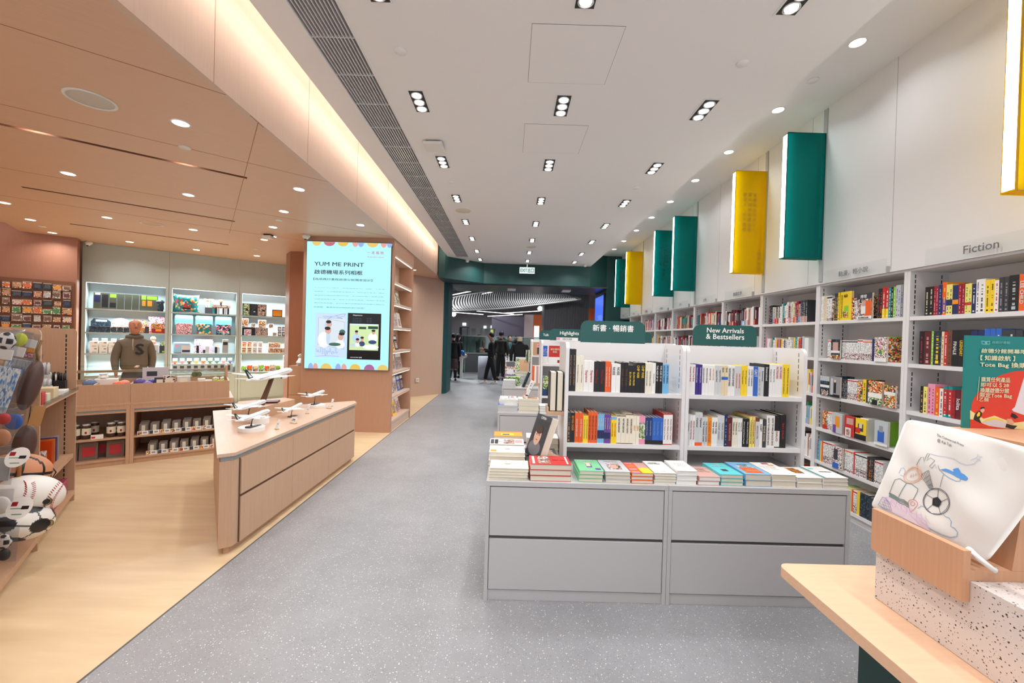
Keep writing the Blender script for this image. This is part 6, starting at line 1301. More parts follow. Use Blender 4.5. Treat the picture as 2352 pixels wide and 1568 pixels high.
PH = (1+sqrt(5))/2
ICO = [Vector(v).normalized() for s1 in (1, -1) for s2 in (1, -1) for v in ((0, s1, s2*PH), (s1, s2*PH, 0), (s2*PH, 0, s1))]
DOD = []
for a in range(12):
    for b_ in range(a+1, 12):
        for c in range(b_+1, 12):
            if ICO[a].dot(ICO[b_]) > .4 and ICO[a].dot(ICO[c]) > .4 and ICO[b_].dot(ICO[c]) > .4: DOD.append((ICO[a]+ICO[b_]+ICO[c]).normalized())
BW_, BB_, BS_ = mat('ball white vinyl', (232, 228, 222), .35), mat('ball black vinyl', (28, 28, 30), .35), mat('ball seam', (96, 96, 98), .6)
def soccer(d):
    pa = sorted([d.dot(v) for v in ICO])[::-1]; ha = sorted([d.dot(v) for v in DOD])[::-1]
    if pa[0] > cos(radians(20.2)): return BB_
    if ha[0]-ha[1] < .022 or pa[0] > cos(radians(21.6)): return BS_
    return BW_
BO_ = mat('basketball orange', (206, 140, 100), .5)
def basket(d):
    if abs(d.x) < .05 or abs(d.z) < .055: return BB_
    if abs(abs(d.y*.9+.0)-(.42+.55*d.x*d.x)) < .05 and abs(d.y) > .3: return BB_
    return BO_
BR_ = mat('stitch red', (170, 40, 44), .5)
RB = mat('brown football leather', (84, 60, 54), .4)
def rugby(d): return mat('football seam', (50, 34, 30), .6) if abs(atan2_(d.y, d.x)) < .03 or abs(abs(atan2_(d.y, d.x))-pi/2) < .03 or abs(abs(atan2_(d.y, d.x))-pi) < .03 else RB
def atan2_(a, b_): return math.atan2(a, b_)
def hang(nm, lb, cat, px, py, u, mesh, rot=(0, 0, 0), tagcard=False, strap=None):
    p = at(px, py, 'u', u); o = bpy.data.objects.new(nm, None); C.objects.link(o); o.location = p; o.rotation_euler = (0, -rot[1], math.atan2(-p.y, -p.x)+pi/2+rot[2]*.5); tag(o, lb, cat)
    mesh.build('shell', o); return o, p
R_ = (radians(8), radians(14), AL-radians(50))
o, p = hang('ball_bag', 'orange basketball-shaped bag with brown strap and round tag', 'ball bag', 38, 1082, -.925, ball_mesh(.165, .10, .115, basket), (radians(0), radians(-14), radians(10)))
b = MB(); b.tube([(-.02, -.101, .10), (-.0, -.112, .0), (.02, -.09, -.13)], .011, mat('brown webbing', (150, 92, 40), .6), 6); b.build('strap', o); b = MB(); b.tube([(.15, -.02, .03), (.175, -.03, .0), (.165, -.03, -.05), (.155, -.02, -.01)], .004, BLACKM, 6); b.build('loop', o)
o, p = hang('ball_bag', 'white baseball-shaped bag with red stitches and a metal eyelet', 'ball bag', 66, 1137, -.85, ball_mesh(.17, .11, .125, lambda d: BW_), (radians(0), radians(-20), radians(8)))
b = MB()
for s in (0, 1):
    for i in range(17):
        t = -1.1+i*.14
        for q in (-1, 1):
            if s == 0: x = -.045+.03*cos(t*1.2)+q*.012; z_ = .10*sin(t*.95)
            else: x = .125-.035*cos(t*1.2)+q*.010; z_ = .10*sin(t*.95)
            k = 1-(x/.17)**2-(z_/.125)**2
            if k <= .02: continue
            y = -.11*sqrt(k)-.001; x2 = x+q*.012; z2 = z_+.010; k2 = max(.01, 1-(x2/.17)**2-(z2/.125)**2); b.tube([(x, y, z_), (x2, -.11*sqrt(k2)-.001, z2)], .0022, BR_, 5)
b.build('stitches', o)
b = MB(); b.lathe([(.026, 0), (.026, .006), (.016, .006), (.016, 0)], (.075, -.101, -.01), mat('eyelet brass', (176, 156, 110), .3, .8), 20, ax='y', cap=False); b.cyl((.075, -.103, -.01), .017, .004, BB_, 18, 'y'); b.build('eyelet', o)
o, p = hang('ball_bag', 'black and white soccer-ball-shaped bag with eyelet and round tag', 'ball bag', 45, 1196, -.875, ball_mesh(.16, .12, .12, soccer, 110, 70), (radians(0), radians(-22), radians(14)))
b = MB(); b.lathe([(.024, 0), (.024, .006), (.015, .006), (.015, 0)], (.115, -.085, .01), MATS['eyelet brass'], 20, ax='y', cap=False); b.build('eyelet', o)
o, p = hang('ball_bag', 'large dark brown rugby-ball-shaped bag hanging upper left', 'ball bag', 70, 884, -.875, ball_mesh(.05, .05, .165, rugby, 64, 40), (radians(4), radians(-12), radians(30)))
b = MB(); b.tube([(-.005, 0, .165), (-.02, 0, .22), (-.015, 0, .30)], .007, mat('patterned strap', (120, 92, 50), .6), 6); b.build('strap', o); MB().box(.035, .095, -.03, -.027, -.26, -.13, mat('kraft tag', (168, 118, 66), .6)).build('tag', o)
o, p = hang('ball_bag', 'dark brown rugby-ball-shaped bag hanging below the large one', 'ball bag', 56, 1022, -.91, ball_mesh(.056, .05, .135, rugby, 64, 40), (radians(4), radians(-6), radians(30)))
b = MB(); b.tube([(0, 0, .135), (0, 0, .26)], .003, BLACKM, 6); b.build('strap', o)
for px, py, u, lb in [(40, 1050, -.85, 'round white and green tag hanging above the basketball bag'), (45, 1166, -.78, 'round white and green tag hanging above the soccer ball bag')]:
    p = at(px, py, 'u', u); t = thing('round_tag', lb, 'tag', p, radians(10)); b = MB(Matrix.Rotation(radians(62), 4, 'X')); b.cyl((0, 0, 0), .075, .002, cm('white'), 32); t.scale = (.8, .8, .8); b.build('card', t)
    b = MB(Matrix.Rotation(radians(62), 4, 'X')); b.box(-.055, -.02, .012, .04, .0021, .003, cm('crimson')); b.box(.012, .055, -.01, .012, .0021, .003, cm('black')); b.box(-.05, .05, -.006, -.002, .0021, .0028, cm('green')); b.box(-.03, .03, -.045, -.04, .0021, .0028, cm('green')); b.build('print', t)
CLR = panelm('clear film', (236, 238, 240), (214, 220, 226), .06)
def film_bag(lb, px, py, u, w, h, inner, rot=0, rz=0, d=.05):
    p = at(px, py, 'u', u); t = bpy.data.objects.new('film_packet', None); C.objects.link(t); t.location = p; t.rotation_euler = (0, radians(rot), radians(rz)); tag(t, lb, 'packet', 'packets in clear film'); t.scale = (.72, .8, .86)
    vs = []; fs = []; n = 8
    rr = random.Random(int(px*7+py))
    for sd in (-1, 1):
        for i in range(n+1):
            for j in range(n+1):
                x = i/n-.5; z = j/n-.5; q = max(0, (1-(2*x)**2)*(1-(2*z)**2))**.5; vs.append((x*w, sd*(d/2*q+rr.uniform(0, .006)), z*h))
    for sd in (0, 1):
        o_ = sd*(n+1)**2
        for i in range(n):
            for j in range(n): f = (o_+i*(n+1)+j, o_+(i+1)*(n+1)+j, o_+(i+1)*(n+1)+j+1, o_+i*(n+1)+j+1); fs.append(f if sd == 0 else f[::-1])
    b = MB(); b.add(vs, fs, CLR); b.build('film', t)
    b = MB()
    for (kind, *a) in inner:
        if kind == 'ball': x, z, r, m = a; bm = ball_mesh(r, min(r, d*.42), r, m if callable(m) and not hasattr(m, 'name') else (lambda d_, mm=m: mm), 32, 20); off = len(b.v); b.v += [(v[0]+x, v[1], v[2]+z) for v in bm.v]; 
        if kind == 'ball':
            mp = [b._m(mm) for mm in bm.mats]
            for f, mi in zip(bm.f, bm.mi): b.f.append(tuple(i+off for i in f)); b.mi.append(mp[mi]); b.sm.append(True)
        else: x0, x1, z0, z1, m = a; b.box(x0, x1, -.005, .005, z0, z1, m)
    b.build('contents', t); return t
LB = art('blue film print', [(140, 190, 226), (226, 232, 236), (90, 140, 200), (236, 236, 236), (200, 206, 210)], 110, squash=(1, 1, .35))
film_bag('clear packet with small soccer ball at the top left', 12, 792, -.92, .16, .22, [('ball', .0, .03, .062, soccer), ('box', -.06, .06, -.10, -.03, cm('white'))], 10, 20)
film_bag('clear packet with yellow-green tennis ball charm, top row', 42, 790, -.92, .15, .21, [('ball', .0, .035, .05, mat('tennis felt', (206, 214, 60), .8)), ('box', -.05, .06, -.09, -.02, cm('white'))], 14, 20)
film_bag('clear packet with white and yellow charm, right end of top row', 66, 793, -.92, .12, .20, [('box', -.02, .05, -.02, .05, cm('white')), ('box', -.02, .05, -.05, -.015, cm('amber')), ('box', -.05, .05, -.09, -.06, cm('pinkish') if False else ARTS['pinkish'])], 14, 20)
for i, (px, py, inn) in enumerate([(4, 895, [('box', -.07, .07, -.16, .16, LB)]), (22, 880, [('box', -.02, .03, -.13, .12, RB), ('box', -.07, -.03, -.16, .16, LB)]), (38, 870, [('box', -.05, .05, -.12, .0, mat('terracotta print', (180, 100, 84), .6)), ('box', -.07, .07, .02, .15, LB)]), (48, 862, [('box', -.045, .05, -.13, .0, cm('white')), ('box', -.03, .02, .01, .10, cm('charcoal')), ('box', -.045, .05, -.125, -.105, BR_)]), (56, 858, [('box', -.07, .07, -.02, .16, LB), ('box', -.05, .06, -.15, -.03, cm('silver'))])]):
    film_bag('long clear packet in the second row at the left edge, %s from left' % nth(i+1), px, py, -.93-.01*i, .17, .36, inn, 14, 24, .045)
film_bag('clear packet with blue round charm, third row', 32, 965, -.92, .14, .24, [('ball', .0, -.01, .06, cm('blue')), ('box', .01, .03, -.04, .02, cm('lime'))], 6, 20)
film_bag('clear packet with orange ball and tag, third row left', 6, 985, -.92, .15, .30, [('ball', .0, -.06, .06, BO_), ('ball', .0, .07, .04, cm('red'))], 6, 20)
film_bag('clear packet with white charms at the left edge, fourth row', 6, 1070, -.92, .14, .26, [('box', -.05, .05, -.10, .06, cm('silver'))], 6, 20)
film_bag('clear packet with baseball charm at the left edge', 2, 1160, -.90, .14, .22, [('ball', .0, .0, .06, BW_)], 4, 20)
film_bag('clear packet with black and white charm at the bottom left', 12, 1250, -.88, .15, .24, [('ball', -.01, .02, .05, soccer), ('ball', .0, -.07, .04, BB_)], 4, 20)
n = 0
for px, py in [(50, 765), (35, 765), (20, 768), (30, 935), (55, 945), (38, 1012), (10, 1022), (12, 1110), (10, 1215)]:
    n += 1; p = at(px, py, 'u', -1.0); v_ = p.dot(E2); hook(min(4.2, v_), p.z, -.93, nth(n)+' from the top')
# goods on the right section
def gg(nm, cat, lb, u, v, z, w, d, h, m, grp=None, extra=None, rz=0):
    o = thing(nm, lb, cat, UV(u, v, z+.0005), AL+rz, grp); MB().box(-w/2, w/2, -d/2, d/2, 0, h, m).build('body', o, bev=.002)
    if extra: b = MB(); [b.box(*e) for e in extra]; b.build('print', o)
    return o
PEN = [('charcoal', 'black'), ('mint', 'pale green'), ('purple', 'plum'), ('silver', 'clear'), ('black', 'black'), ('charcoal', 'dark')]
for i, (px, u, c, h, lb) in enumerate([(101, -1.03, 'silver', .26, 'tall pale clear pen tub'), (119, -1.08, 'black', .28, 'tall black pen tub'), (104, -.96, 'silver', .15, 'clear pen tub with white pens'), (124, -.99, 'black', .17, 'black pen tub'), (135, -1.0, 'purple', .24, 'plum pen tub'), (139, -.95, 'black', .16, 'black pen tub nearer the end'), (151, -.95, 'silver', .18, 'white and black pen tub, far right')]):
    v = at(px, 880, 'u', u).dot(E2)
    o = thing('pen_tub', lb+' on the upper shelf of the sports rack', 'pen tub', UV(u, v, 1.0006), AL, 'pen tubs on the sports rack')
    MB().box(-.035, .035, -.035, .035, 0, h*.6, cm(c)).build('tub', o, bev=.003); b = MB()
    for k in range(9): b.cyl((-.024+.024*(k % 3), -.024+.024*(k//3), h*.6+.0005), .006, h*(.34+.05*(k % 2)), cm(c if k % 3 else 'white'), 8)
    b.build('pens', o)
gg('paper_house', 'ornament', 'small red folded paper box on the upper shelf of the sports rack', -.93, 4.42, 1.0, .09, .09, .09, cm('red')); gg('paper_house', 'ornament', 'pale wooden house-shaped box on the upper shelf of the sports rack', -.93, 4.72, 1.0, .10, .14, .09, cm('cream'))
gg('card_stand', 'card', 'white card stack on the upper shelf of the sports rack', -.91, 4.98, 1.0, .08, .16, .04, cm('white')); gg('card_stand', 'card', 'small pale leaflet on the upper shelf of the sports rack', -.90, 4.50, 1.0, .05, .08, .07, cm('ivory'))
for i, (px, c) in enumerate([(98, 'orange'), (103, 'amber'), (108, 'purple'), (113, 'silver'), (130, 'navy'), (135, 'maroon'), (140, 'purple'), (145, 'rose'), (150, 'amber'), (155, 'silver')]):
    v = at(px, 1040, 'u', -.99).dot(E2)
    gg('marker_case', 'marker case', '%s clear case of marker pens on the middle shelf of the sports rack, %s' % (c, nth(i+1)), -.99, v, .43, .11, .035, .20, panelm('case '+c, (236, 236, 236), COLS[c], .75) if 'case '+c not in MATS else MATS['case '+c], 'cases of marker pens')
for i, v in enumerate((4.33, 4.39, 4.45)): gg('card_stand', 'card', 'green and white card pack at the left of the middle shelf, %s' % nth(i+1), -.93+.02*i, v, .43, .03, .05, .22, cm(['mint', 'silver', 'photo'][i]) if i < 2 else ARTS['photo'])
for i in range(5): gg('acrylic_figure', 'figurine', 'tiny clear acrylic figure on the middle shelf edge, %s' % nth(i+1), -.895, 4.30+.045*i, .43, .02, .03, .06, cm('light grey'), 'tiny acrylic figures')
zz = {}
for i, (v, u, c, k) in enumerate([(5.08, -1.02, 'maroon', 4), (4.78, -1.02, 'rose', 3), (4.55, -1.04, 'charcoal', 3), (4.40, -1.05, 'purple', 2)]):
    z = .10
    for q in range(k+2):
        o = gg('notebook', 'notebook', '%s spiral notebook in the bottom shelf pile, %s pile from the right, %s up' % ({'maroon': 'dark pink', 'rose': 'pink', 'charcoal': 'grey-green', 'purple': 'purple'}[c], nth(i+1), nth(q+1)), u, v, z, .26, .22, .022, mat('notebook '+c, {'maroon': (150, 50, 84), 'rose': (170, 66, 96), 'charcoal': (84, 96, 100), 'purple': (96, 70, 110)}[c], .4), 'spiral notebooks on the bottom shelf'); z += .0235
for i in range(3): gg('card_stand', 'card', 'white folded leaflet leaning at the bottom shelf edge, %s' % nth(i+1), -.885, 4.34+.14*i, .10, .006, .12, .14, cm('white'), 'leaflets on the bottom shelf')
# ================================================================== FOREGROUND TABLE
OAKT = wood('light oak table top', (226, 184, 150), (3, 26, 60), .05, .4)
OAKE = wood('oak holder veneer', (204, 154, 118), (60, 60, 1.0), .06, .45)
TER = specks('white terrazzo', (214, 204, 198), [(54, 54, 58), (96, 82, 76), (150, 128, 112), (70, 66, 66)], [70, 105, 170, 52], [.18, .20, .22, .07], .35, .03)
ft = thing('display_table', 'oak-topped table with rounded corner at the bottom right', 'table', (0, 0, 0))
r = .035; X0_, Y1_ = 1.04, 1.548
pl = [(X0_, -1.2), (2.7, -1.2), (2.7, Y1_)]+[(X0_+r-r*sin(a), Y1_-r+r*cos(a)) for a in [radians(q) for q in range(0, 91, 15)]]
b = MB(); b.prism(pl, .712, .75, OAKT); b.build('tabletop', ft, bev=.002)
MB().box(1.20, 2.6, -1.1, 1.36, 0, .7115, mat('dark green pedestal', (30, 66, 62), .5)).build('pedestal', ft)
tz = thing('terrazzo_block', 'speckled terrazzo plinth block on the oak table', 'plinth', (0, 0, 0)); MB().box(1.236, 2.5, -.6, 1.35, .7504, .97, TER).build('block', tz, bev=.002)
hd = thing('bag_holder', 'oak holder with front lip and upright back on the terrazzo block', 'holder', (0, 0, 0))
b = MB(); b.prism([(1.214, .915), (1.2345, .915), (1.2345, .9705), (1.90, .9705), (1.90, .999), (1.2345, .999), (1.2345, 1.05), (1.214, 1.05)], 1.072, 1.345, OAKE, 'y'); b.build('tray', hd)
b = MB(); b.prism([(1.345, .9995), (1.90, .9995), (1.90, 1.335), (1.388, 1.335)], 1.072, 1.30, OAKE, 'y'); b.build('back', hd)
# poster
ps = thing('poster', 'small teal and red poster about the tote bag offer on the holder', 'poster', (1.435, 1.285, 1.3355))
PW, PHh = .225, .292
PT, PR, PCm = mat('poster teal', (20, 128, 122), .45), mat('poster red', (222, 62, 40), .45), mat('poster cream', (232, 226, 184), .5)
MB().box(0, PW, 0, .004, 0, PHh, PT).build('board', ps)
def pq(zx, zy):  # region zoom 2170,740 scale 5.6
    p = at(2170+zx/5.6, 740+zy/5.6, 'y', 1.2845); return p.x-1.435, p.z-1.3355
def ppoly(pts, m, nm, d):
    q = [(min(max(a, 0), PW), min(max(c, 0), PHh)) for a, c in [pq(*p) for p in pts]]; b = MB(); b.prism(q, -.0002-d, -d+.0002, m, 'y'); b.build(nm, ps)
a0 = [(1300, 640), (1130, 610), (1019, 618), (900, 630), (760, 665), (640, 715), (540, 785), (440, 890), (372, 985), (345, 1060), (320, 1500), (1400, 1620)]
ppoly(a0, PR, 'red_shape', .0004)
ppoly([(325, 1130), (420, 1190), (500, 1240), (640, 1200), (740, 1240), (900, 1290), (1060, 1270), (1300, 1280), (1300, 1410), (1010, 1390), (760, 1360), (560, 1330), (460, 1290), (360, 1250), (325, 1245)], mat('poster pale yellow', (236, 220, 150), .5), 'ground_shape', .0007)
ppoly([(470, 1290), (520, 1240), (620, 1220), (720, 1240), (780, 1290), (790, 1360), (620, 1340)], mat('poster pale grey', (214, 206, 206), .5), 'grey_shape', .0010)
ppoly([(480, 1280), (540, 1240), (630, 1225), (720, 1245), (760, 1280), (720, 1262), (630, 1245), (545, 1262)], mat('poster yellow', (240, 210, 40), .5), 'arc_shape', .0012)
ppoly([(365, 1250), (385, 1180), (430, 1140), (470, 1140), (475, 1190), (440, 1240), (470, 1300)], mat('poster black', (34, 32, 34), .5), 'figure', .0014); ppoly([(405, 1190), (430, 1150), (450, 1160), (445, 1200), (415, 1215)], MATS['poster yellow'], 'figure_detail', .0016); ppoly([(452, 1115), (470, 1095), (505, 1105), (505, 1140), (480, 1165), (455, 1145)], mat('poster skin', (226, 170, 140), .5), 'figure_face', .0016); ppoly([(452, 1120), (462, 1092), (500, 1086), (512, 1108), (480, 1106)], MATS['poster black'], 'figure_hair', .0018)
ppoly([(775, 1350), (790, 1300), (850, 1320), (930, 1330), (880, 1375)], MATS['poster black'], 'figure', .0014); ppoly([(790, 1240), (850, 1240), (890, 1290), (860, 1320), (800, 1290)], MATS['poster skin'], 'figure_detail', .0016); ppoly([(845, 1210), (860, 1165), (900, 1180), (940, 1220), (900, 1240)], MATS['poster black'], 'figure_hair', .0018)
ppoly([(1019, 700), (900, 1090), (860, 1120), (880, 1145), (1010, 1190), (1300, 1200), (1300, 650)], mat('poster bag white', (226, 220, 222), .5), 'bag_picture', .0010)
def ptext(s, x0, y0, x1, y1, bold=.02, m=None, mode='fit', sk=0):
    a = pq(x0, y0); c = pq(x1, y1); text(s, c[0]-a[0], a[1]-c[1], m or PCm, ps, TM(((a[0]+c[0])/2, -.0024, (a[1]+c[1])/2)), bold, 'poster_lettering', mode=mode)
ptext('啟德分館開幕限', 458, 335, 1040, 408, .035, mode='stretch'); ptext('【 知識啟航 】', 448, 420, 892, 500, .035, mode='stretch'); ptext('Tote Bag 換購', 442, 505, 1040, 600, .035, mode='stretch')
ptext('購買任何產品', 458, 700, 826, 775, .02, mode='stretch'); ptext('即可以＄28', 452, 770, 812, 840, .02, mode='stretch'); ptext('換購啟德分館', 446, 838, 812, 912, .02, mode='stretch'); ptext('限定Tote Bag', 440, 902, 850, 985, .02, mode='stretch'); ptext('乙個', 434, 965, 548, 1018, .02, mode='stretch')
PTL = mat('poster light teal', (120, 190, 186), .5)
ptext('商務印書館', 595, 240, 828, 280, .005, PTL, 'stretch')
ppoly([(472, 235), (525, 242), (583, 238), (578, 285), (525, 290), (474, 280)], PTL, 'logo', .0006); ppoly([(482, 244), (525, 252), (574, 246), (570, 277), (525, 282), (483, 272)], PT, 'logo', .0010); ppoly([(512, 262), (530, 250), (545, 266), (540, 276), (515, 276)], PTL, 'logo', .0014)
ppoly([(437, 695), (441, 695), (411, 1000), (407, 1000)], PCm, 'rule', .0022)
# tote bag: a soft slab leaning on the back board
BL, BRr, TL, TR = Vector((1.256, 1.395, 1.035)), Vector((1.292, 1.085, 1.010)), Vector((1.352, 1.375, 1.338)), Vector((1.352, .975, 1.335))
nb = ((BRr-BL).cross(TL-BL)).normalized()
if nb.x > 0: nb = -nb
def bil(s, t): return (BL*(1-s)+BRr*s)*(1-t)+(TL*(1-s)+TR*s)*t
def bulge(s, t):
    e = max(0, min(1, 4*s*(1-s)))**.45*max(0, min(1, 4*t*(1-t)))**.4
    w_ = .007*sin(9*s+3*t*2.2)+.006*sin(5*t-7*s)+.006*sin(13*s*t+4*s)+.003*sin(17*t+11*s)
    return e*(.014+w_)
def edge(s, t):
    """wavy outline"""
    ds = .022*sin(3.3*t+.6)*(s-.5)*2*(-1 if s < .5 else 1)*.5; dt = .02*sin(4.2*s+.4)*(t-.5)*2*(1 if t > .5 else .3)
    return s+ds, t+dt
def bagp(s, t, side=1): q, w_ = edge(s, t); return bil(q, w_)+nb*(bulge(s, t)*(1 if side > 0 else -.6)+.006)
tg = bpy.data.objects.new('tote_bag', None); C.objects.link(tg); tag(tg, 'white cotton tote bag printed with sports drawings, leaning in the oak holder', 'tote bag')
N_ = 40; vs = []; fs = []
for sd in (1, -1):
    for i in range(N_+1):
        for j in range(N_+1):
            s, t = i/N_, j/N_
            rr = .06; # round the corners a little
            for (cs, ct_) in ((0, 0), (1, 0), (0, 1), (1, 1)):
                dx, dy = abs(s-cs), abs(t-ct_)
                if dx < rr and dy < rr:
                    d_ = sqrt((rr-dx)**2+(rr-dy)**2)
                    if d_ > rr: k_ = rr/d_; s = cs+(1 if cs == 0 else -1)*(rr-(rr-dx)*k_); t = ct_+(1 if ct_ == 0 else -1)*(rr-(rr-dy)*k_)
            vs.append(bagp(s, t, sd))
for sd in (0, 1):
    o_ = sd*(N_+1)**2
    for i in range(N_):
        for j in range(N_): f = (o_+i*(N_+1)+j, o_+(i+1)*(N_+1)+j, o_+(i+1)*(N_+1)+j+1, o_+i*(N_+1)+j+1); fs.append(f if sd == 0 else f[::-1])
S_ = (N_+1)**2
def rim(i, j): return i*(N_+1)+j
loop = [rim(i, 0) for i in range(N_)]+[rim(N_, j) for j in range(N_)]+[rim(i, N_) for i in range(N_, 0, -1)]+[rim(0, j) for j in range(N_, 0, -1)]
for a, c in zip(loop, loop[1:]+loop[:1]): fs.append((a, a+S_, c+S_, c))
CAN = mat('white cotton canvas', (224, 220, 214), .85)
b = MB(); b.add(vs, fs, CAN, True); b.build('cloth', tg)
def onbag(px, py, lift=.0012):
    c = Vector((px-CXP, CYP-py, FPX)); d = Vector((XW.dot(c), YW.dot(c), ZW.dot(c))); o_ = Vector((0, 0, CH)); k = (BL-o_).dot(nb)/d.dot(nb); p = o_+d*k
    # find s, t of the bilinear patch (few Newton steps)
    s, t = .5, .5
    for _ in range(8):
        f = bil(s, t)-p; fs_ = (BRr-BL)*(1-t)+(TR-TL)*t; ft_ = (TL-BL)*(1-s)+(TR-BRr)*s
        a11, a12, a22 = fs_.dot(fs_), fs_.dot(ft_), ft_.dot(ft_); b1, b2 = -fs_.dot(f), -ft_.dot(f); dt_ = a11*a22-a12*a12; s += (b1*a22-b2*a12)/dt_; t += (a11*b2-a12*b1)/dt_
    s = min(max(s, .005), .995); t = min(max(t, .005), .995)
    return bil(s, t)+nb*(bulge(s, t)+.0065+lift)
def bpx(zx, zy): return 1960+zx/2.703, 740+zy/2.703
DR = {}
def draw(pts, m, w_=.0011, closed=False, nm='drawing'):
    w_ *= .7
    P = [bpx(*p) for p in pts]
    if closed: P.append(P[0])
    D = []
    for (x0, y0), (x1, y1) in zip(P, P[1:]):
        k = max(1, int(sqrt((x1-x0)**2+(y1-y0)**2)/8))
        for i in range(k): D.append((x0+(x1-x0)*i/k, y0+(y1-y0)*i/k))
    D.append(P[-1]); Q = [onbag(*p) for p in D]; b = DR.setdefault((nm, m.name), (MB(), m))[0]
    vs = []; fs = []
    for i, q in enumerate(Q):
        t = (Q[min(i+1, len(Q)-1)]-Q[max(i-1, 0)]).normalized(); n_ = t.cross(nb).normalized()*w_; vs += [q+n_, q-n_]
    for i in range(len(Q)-1): fs.append((2*i, 2*i+1, 2*i+3, 2*i+2))
    b.add(vs, fs, m)
def fillp(pts, m, nm='drawing', lift=.0015):
    b = DR.setdefault((nm+'_fill', m.name), (MB(), m))[0]
    cx = sum(p[0] for p in pts)/len(pts); cy = sum(p[1] for p in pts)/len(pts); vs = [onbag(*bpx(cx, cy), lift)]; n_ = len(pts)
    for k in (.5, 1): vs += [onbag(*bpx(cx+(x-cx)*k, cy+(y-cy)*k), lift) for x, y in pts]
    fs = [(0, 1+i, 1+(i+1) % n_) for i in range(n_)]+[(1+i, 1+n_+i, 1+n_+(i+1) % n_, 1+(i+1) % n_) for i in range(n_)]
    b.add(vs, fs, m)
def arc(cx, cy, rx, ry, a0, a1, n_=24, rot=0):
    out = []
    for i in range(n_+1): a = radians(a0+(a1-a0)*i/n_); x, y = rx*cos(a), ry*sin(a); out.append((cx+x*cos(rot)-y*sin(rot), cy+x*sin(rot)+y*cos(rot)))
    return out
ink = lambda n_, c: mat('ink '+n_, c, .8)
IK, IO, IB, IG, IR, IP, IL = ink('charcoal', (84, 84, 90)), ink('orange', (232, 176, 146)), ink('blue', (120, 160, 196)), ink('green', (96, 124, 116)), ink('red', (206, 120, 120)), ink('mauve', (206, 178, 196)), ink('bright blue', (84, 148, 214))
draw(arc(557, 1123, 96, 80, 0, 360, 40, .18), IK, .0012, nm='ball_drawing')
pen = [(523, 1100), (560, 1094), (588, 1123), (565, 1158), (520, 1142)]; fillp(pen, BB_, 'ball_drawing')
for a_, c_ in zip(pen, [(480, 1075), (572, 1050), (640, 1110), (580, 1200), (488, 1170)]): draw([a_, c_], IK, .0009, nm='ball_drawing')
for pl_ in [[(480, 1075), (505, 1050), (538, 1046), (572, 1050), (600, 1062)], [(640, 1110), (632, 1085), (600, 1062)], [(640, 1110), (648, 1140), (620, 1175), (580, 1200)], [(488, 1170), (520, 1196), (580, 1200)], [(480, 1075), (466, 1110), (470, 1145), (488, 1170)]]: draw(pl_, IK, .0009, nm='ball_drawing')
draw([(255, 1075), (300, 990), (330, 983), (368, 1010), (398, 1015), (432, 1042), (428, 1060), (402, 1110)], IG, .0011, nm='book_drawing'); draw([(368, 1010), (312, 1095)], IG, nm='book_drawing')
for k in range(4): draw([(255-k, 1068+k*7), (290, 1085+k*8), (318, 1105+k*9), (345, 1112+k*9), (372, 1135+k*8)], IG, .0016, nm='book_drawing')
draw(arc(412, 960, 62, 42, 0, 360, 36, -.45), IO, .0018, nm='rugby_ball_drawing'); draw(arc(412, 960, 50, 33, 0, 360, 36, -.45), IO, .0009, nm='rugby_ball_drawing'); draw([(392, 975), (400, 955), (408, 970), (414, 950), (422, 965), (430, 950), (436, 962)], IO, .0016, nm='rugby_ball_drawing')
draw([(455, 905), (442, 935), (452, 975), (480, 985)], IO, .0016, nm='rugby_ball_drawing')
draw([(465, 965), (505, 1040), (535, 1048), (528, 938)], IK, .0008, nm='shuttlecock_drawing'); draw([(465, 965), (480, 955), (495, 950), (512, 942), (528, 938)], IK, .0008, nm='shuttlecock_drawing')
for k in range(1, 5): draw([(465+k*13, 963-k*5), (505+k*6, 1042+k)], IK, .0007, nm='shuttlecock_drawing')
for k in range(1, 4): draw([(468+k*11, 968+k*19), (528+k*1, 942+k*24)], IK, .0007, nm='shuttlecock_drawing')
draw([(505, 1020), (538, 1030)], IK, .0007, nm='shuttlecock_drawing')
draw([(445, 905), (482, 860), (500, 858), (502, 888), (524, 833), (536, 838), (520, 880), (545, 862), (572, 880), (552, 900), (535, 915), (552, 926), (575, 900), (580, 925), (592, 908), (600, 935), (625, 960)], IK, .0008, nm='skyline_drawing')
draw([(536, 835), (590, 850), (650, 858), (700, 868), (740, 895), (780, 908), (830, 900), (862, 870)], ink('lilac', (170, 176, 206)), .0008, nm='route_drawing'); draw([(812, 880), (850, 862), (858, 842), (866, 858), (884, 856), (866, 868), (872, 884), (850, 872)], ink('lilac', (170, 176, 206)), .0009, nm='plane_drawing')
cl = [(604, 935), (640, 928), (665, 936), (690, 950), (688, 932), (710, 926), (724, 925), (738, 955), (760, 965), (780, 985), (772, 1000), (745, 996), (722, 985), (700, 975), (680, 962), (650, 950)]; fillp(cl, IL, 'cloud_drawing'); draw([(625, 960), (660, 985), (705, 1005), (728, 1005), (735, 985)], IB, .0012, nm='cloud_drawing')
draw([(625, 965), (590, 1040)], IK, .0007, nm='string_drawing')
draw([(322, 950), (335, 918), (352, 915), (362, 935), (352, 968), (330, 960)], IB, .0009, nm='pin_drawing')
draw(arc(397, 1135, 30, 26, 150, 390, 24)+[(410, 1162), (378, 1188), (370, 1150)], IR, .0011, nm='pin_drawing'); draw(arc(397, 1134, 13, 12, 0, 360, 20), IR, .0011, nm='pin_drawing')
fillp([(205, 1095), (235, 1092), (300, 1108), (370, 1150), (400, 1180), (450, 1210), (480, 1240), (495, 1270), (508, 1308), (440, 1275), (330, 1220), (250, 1180), (212, 1130)], mat('ink pale mauve', (222, 204, 216), .85), 'net_drawing', .0008)
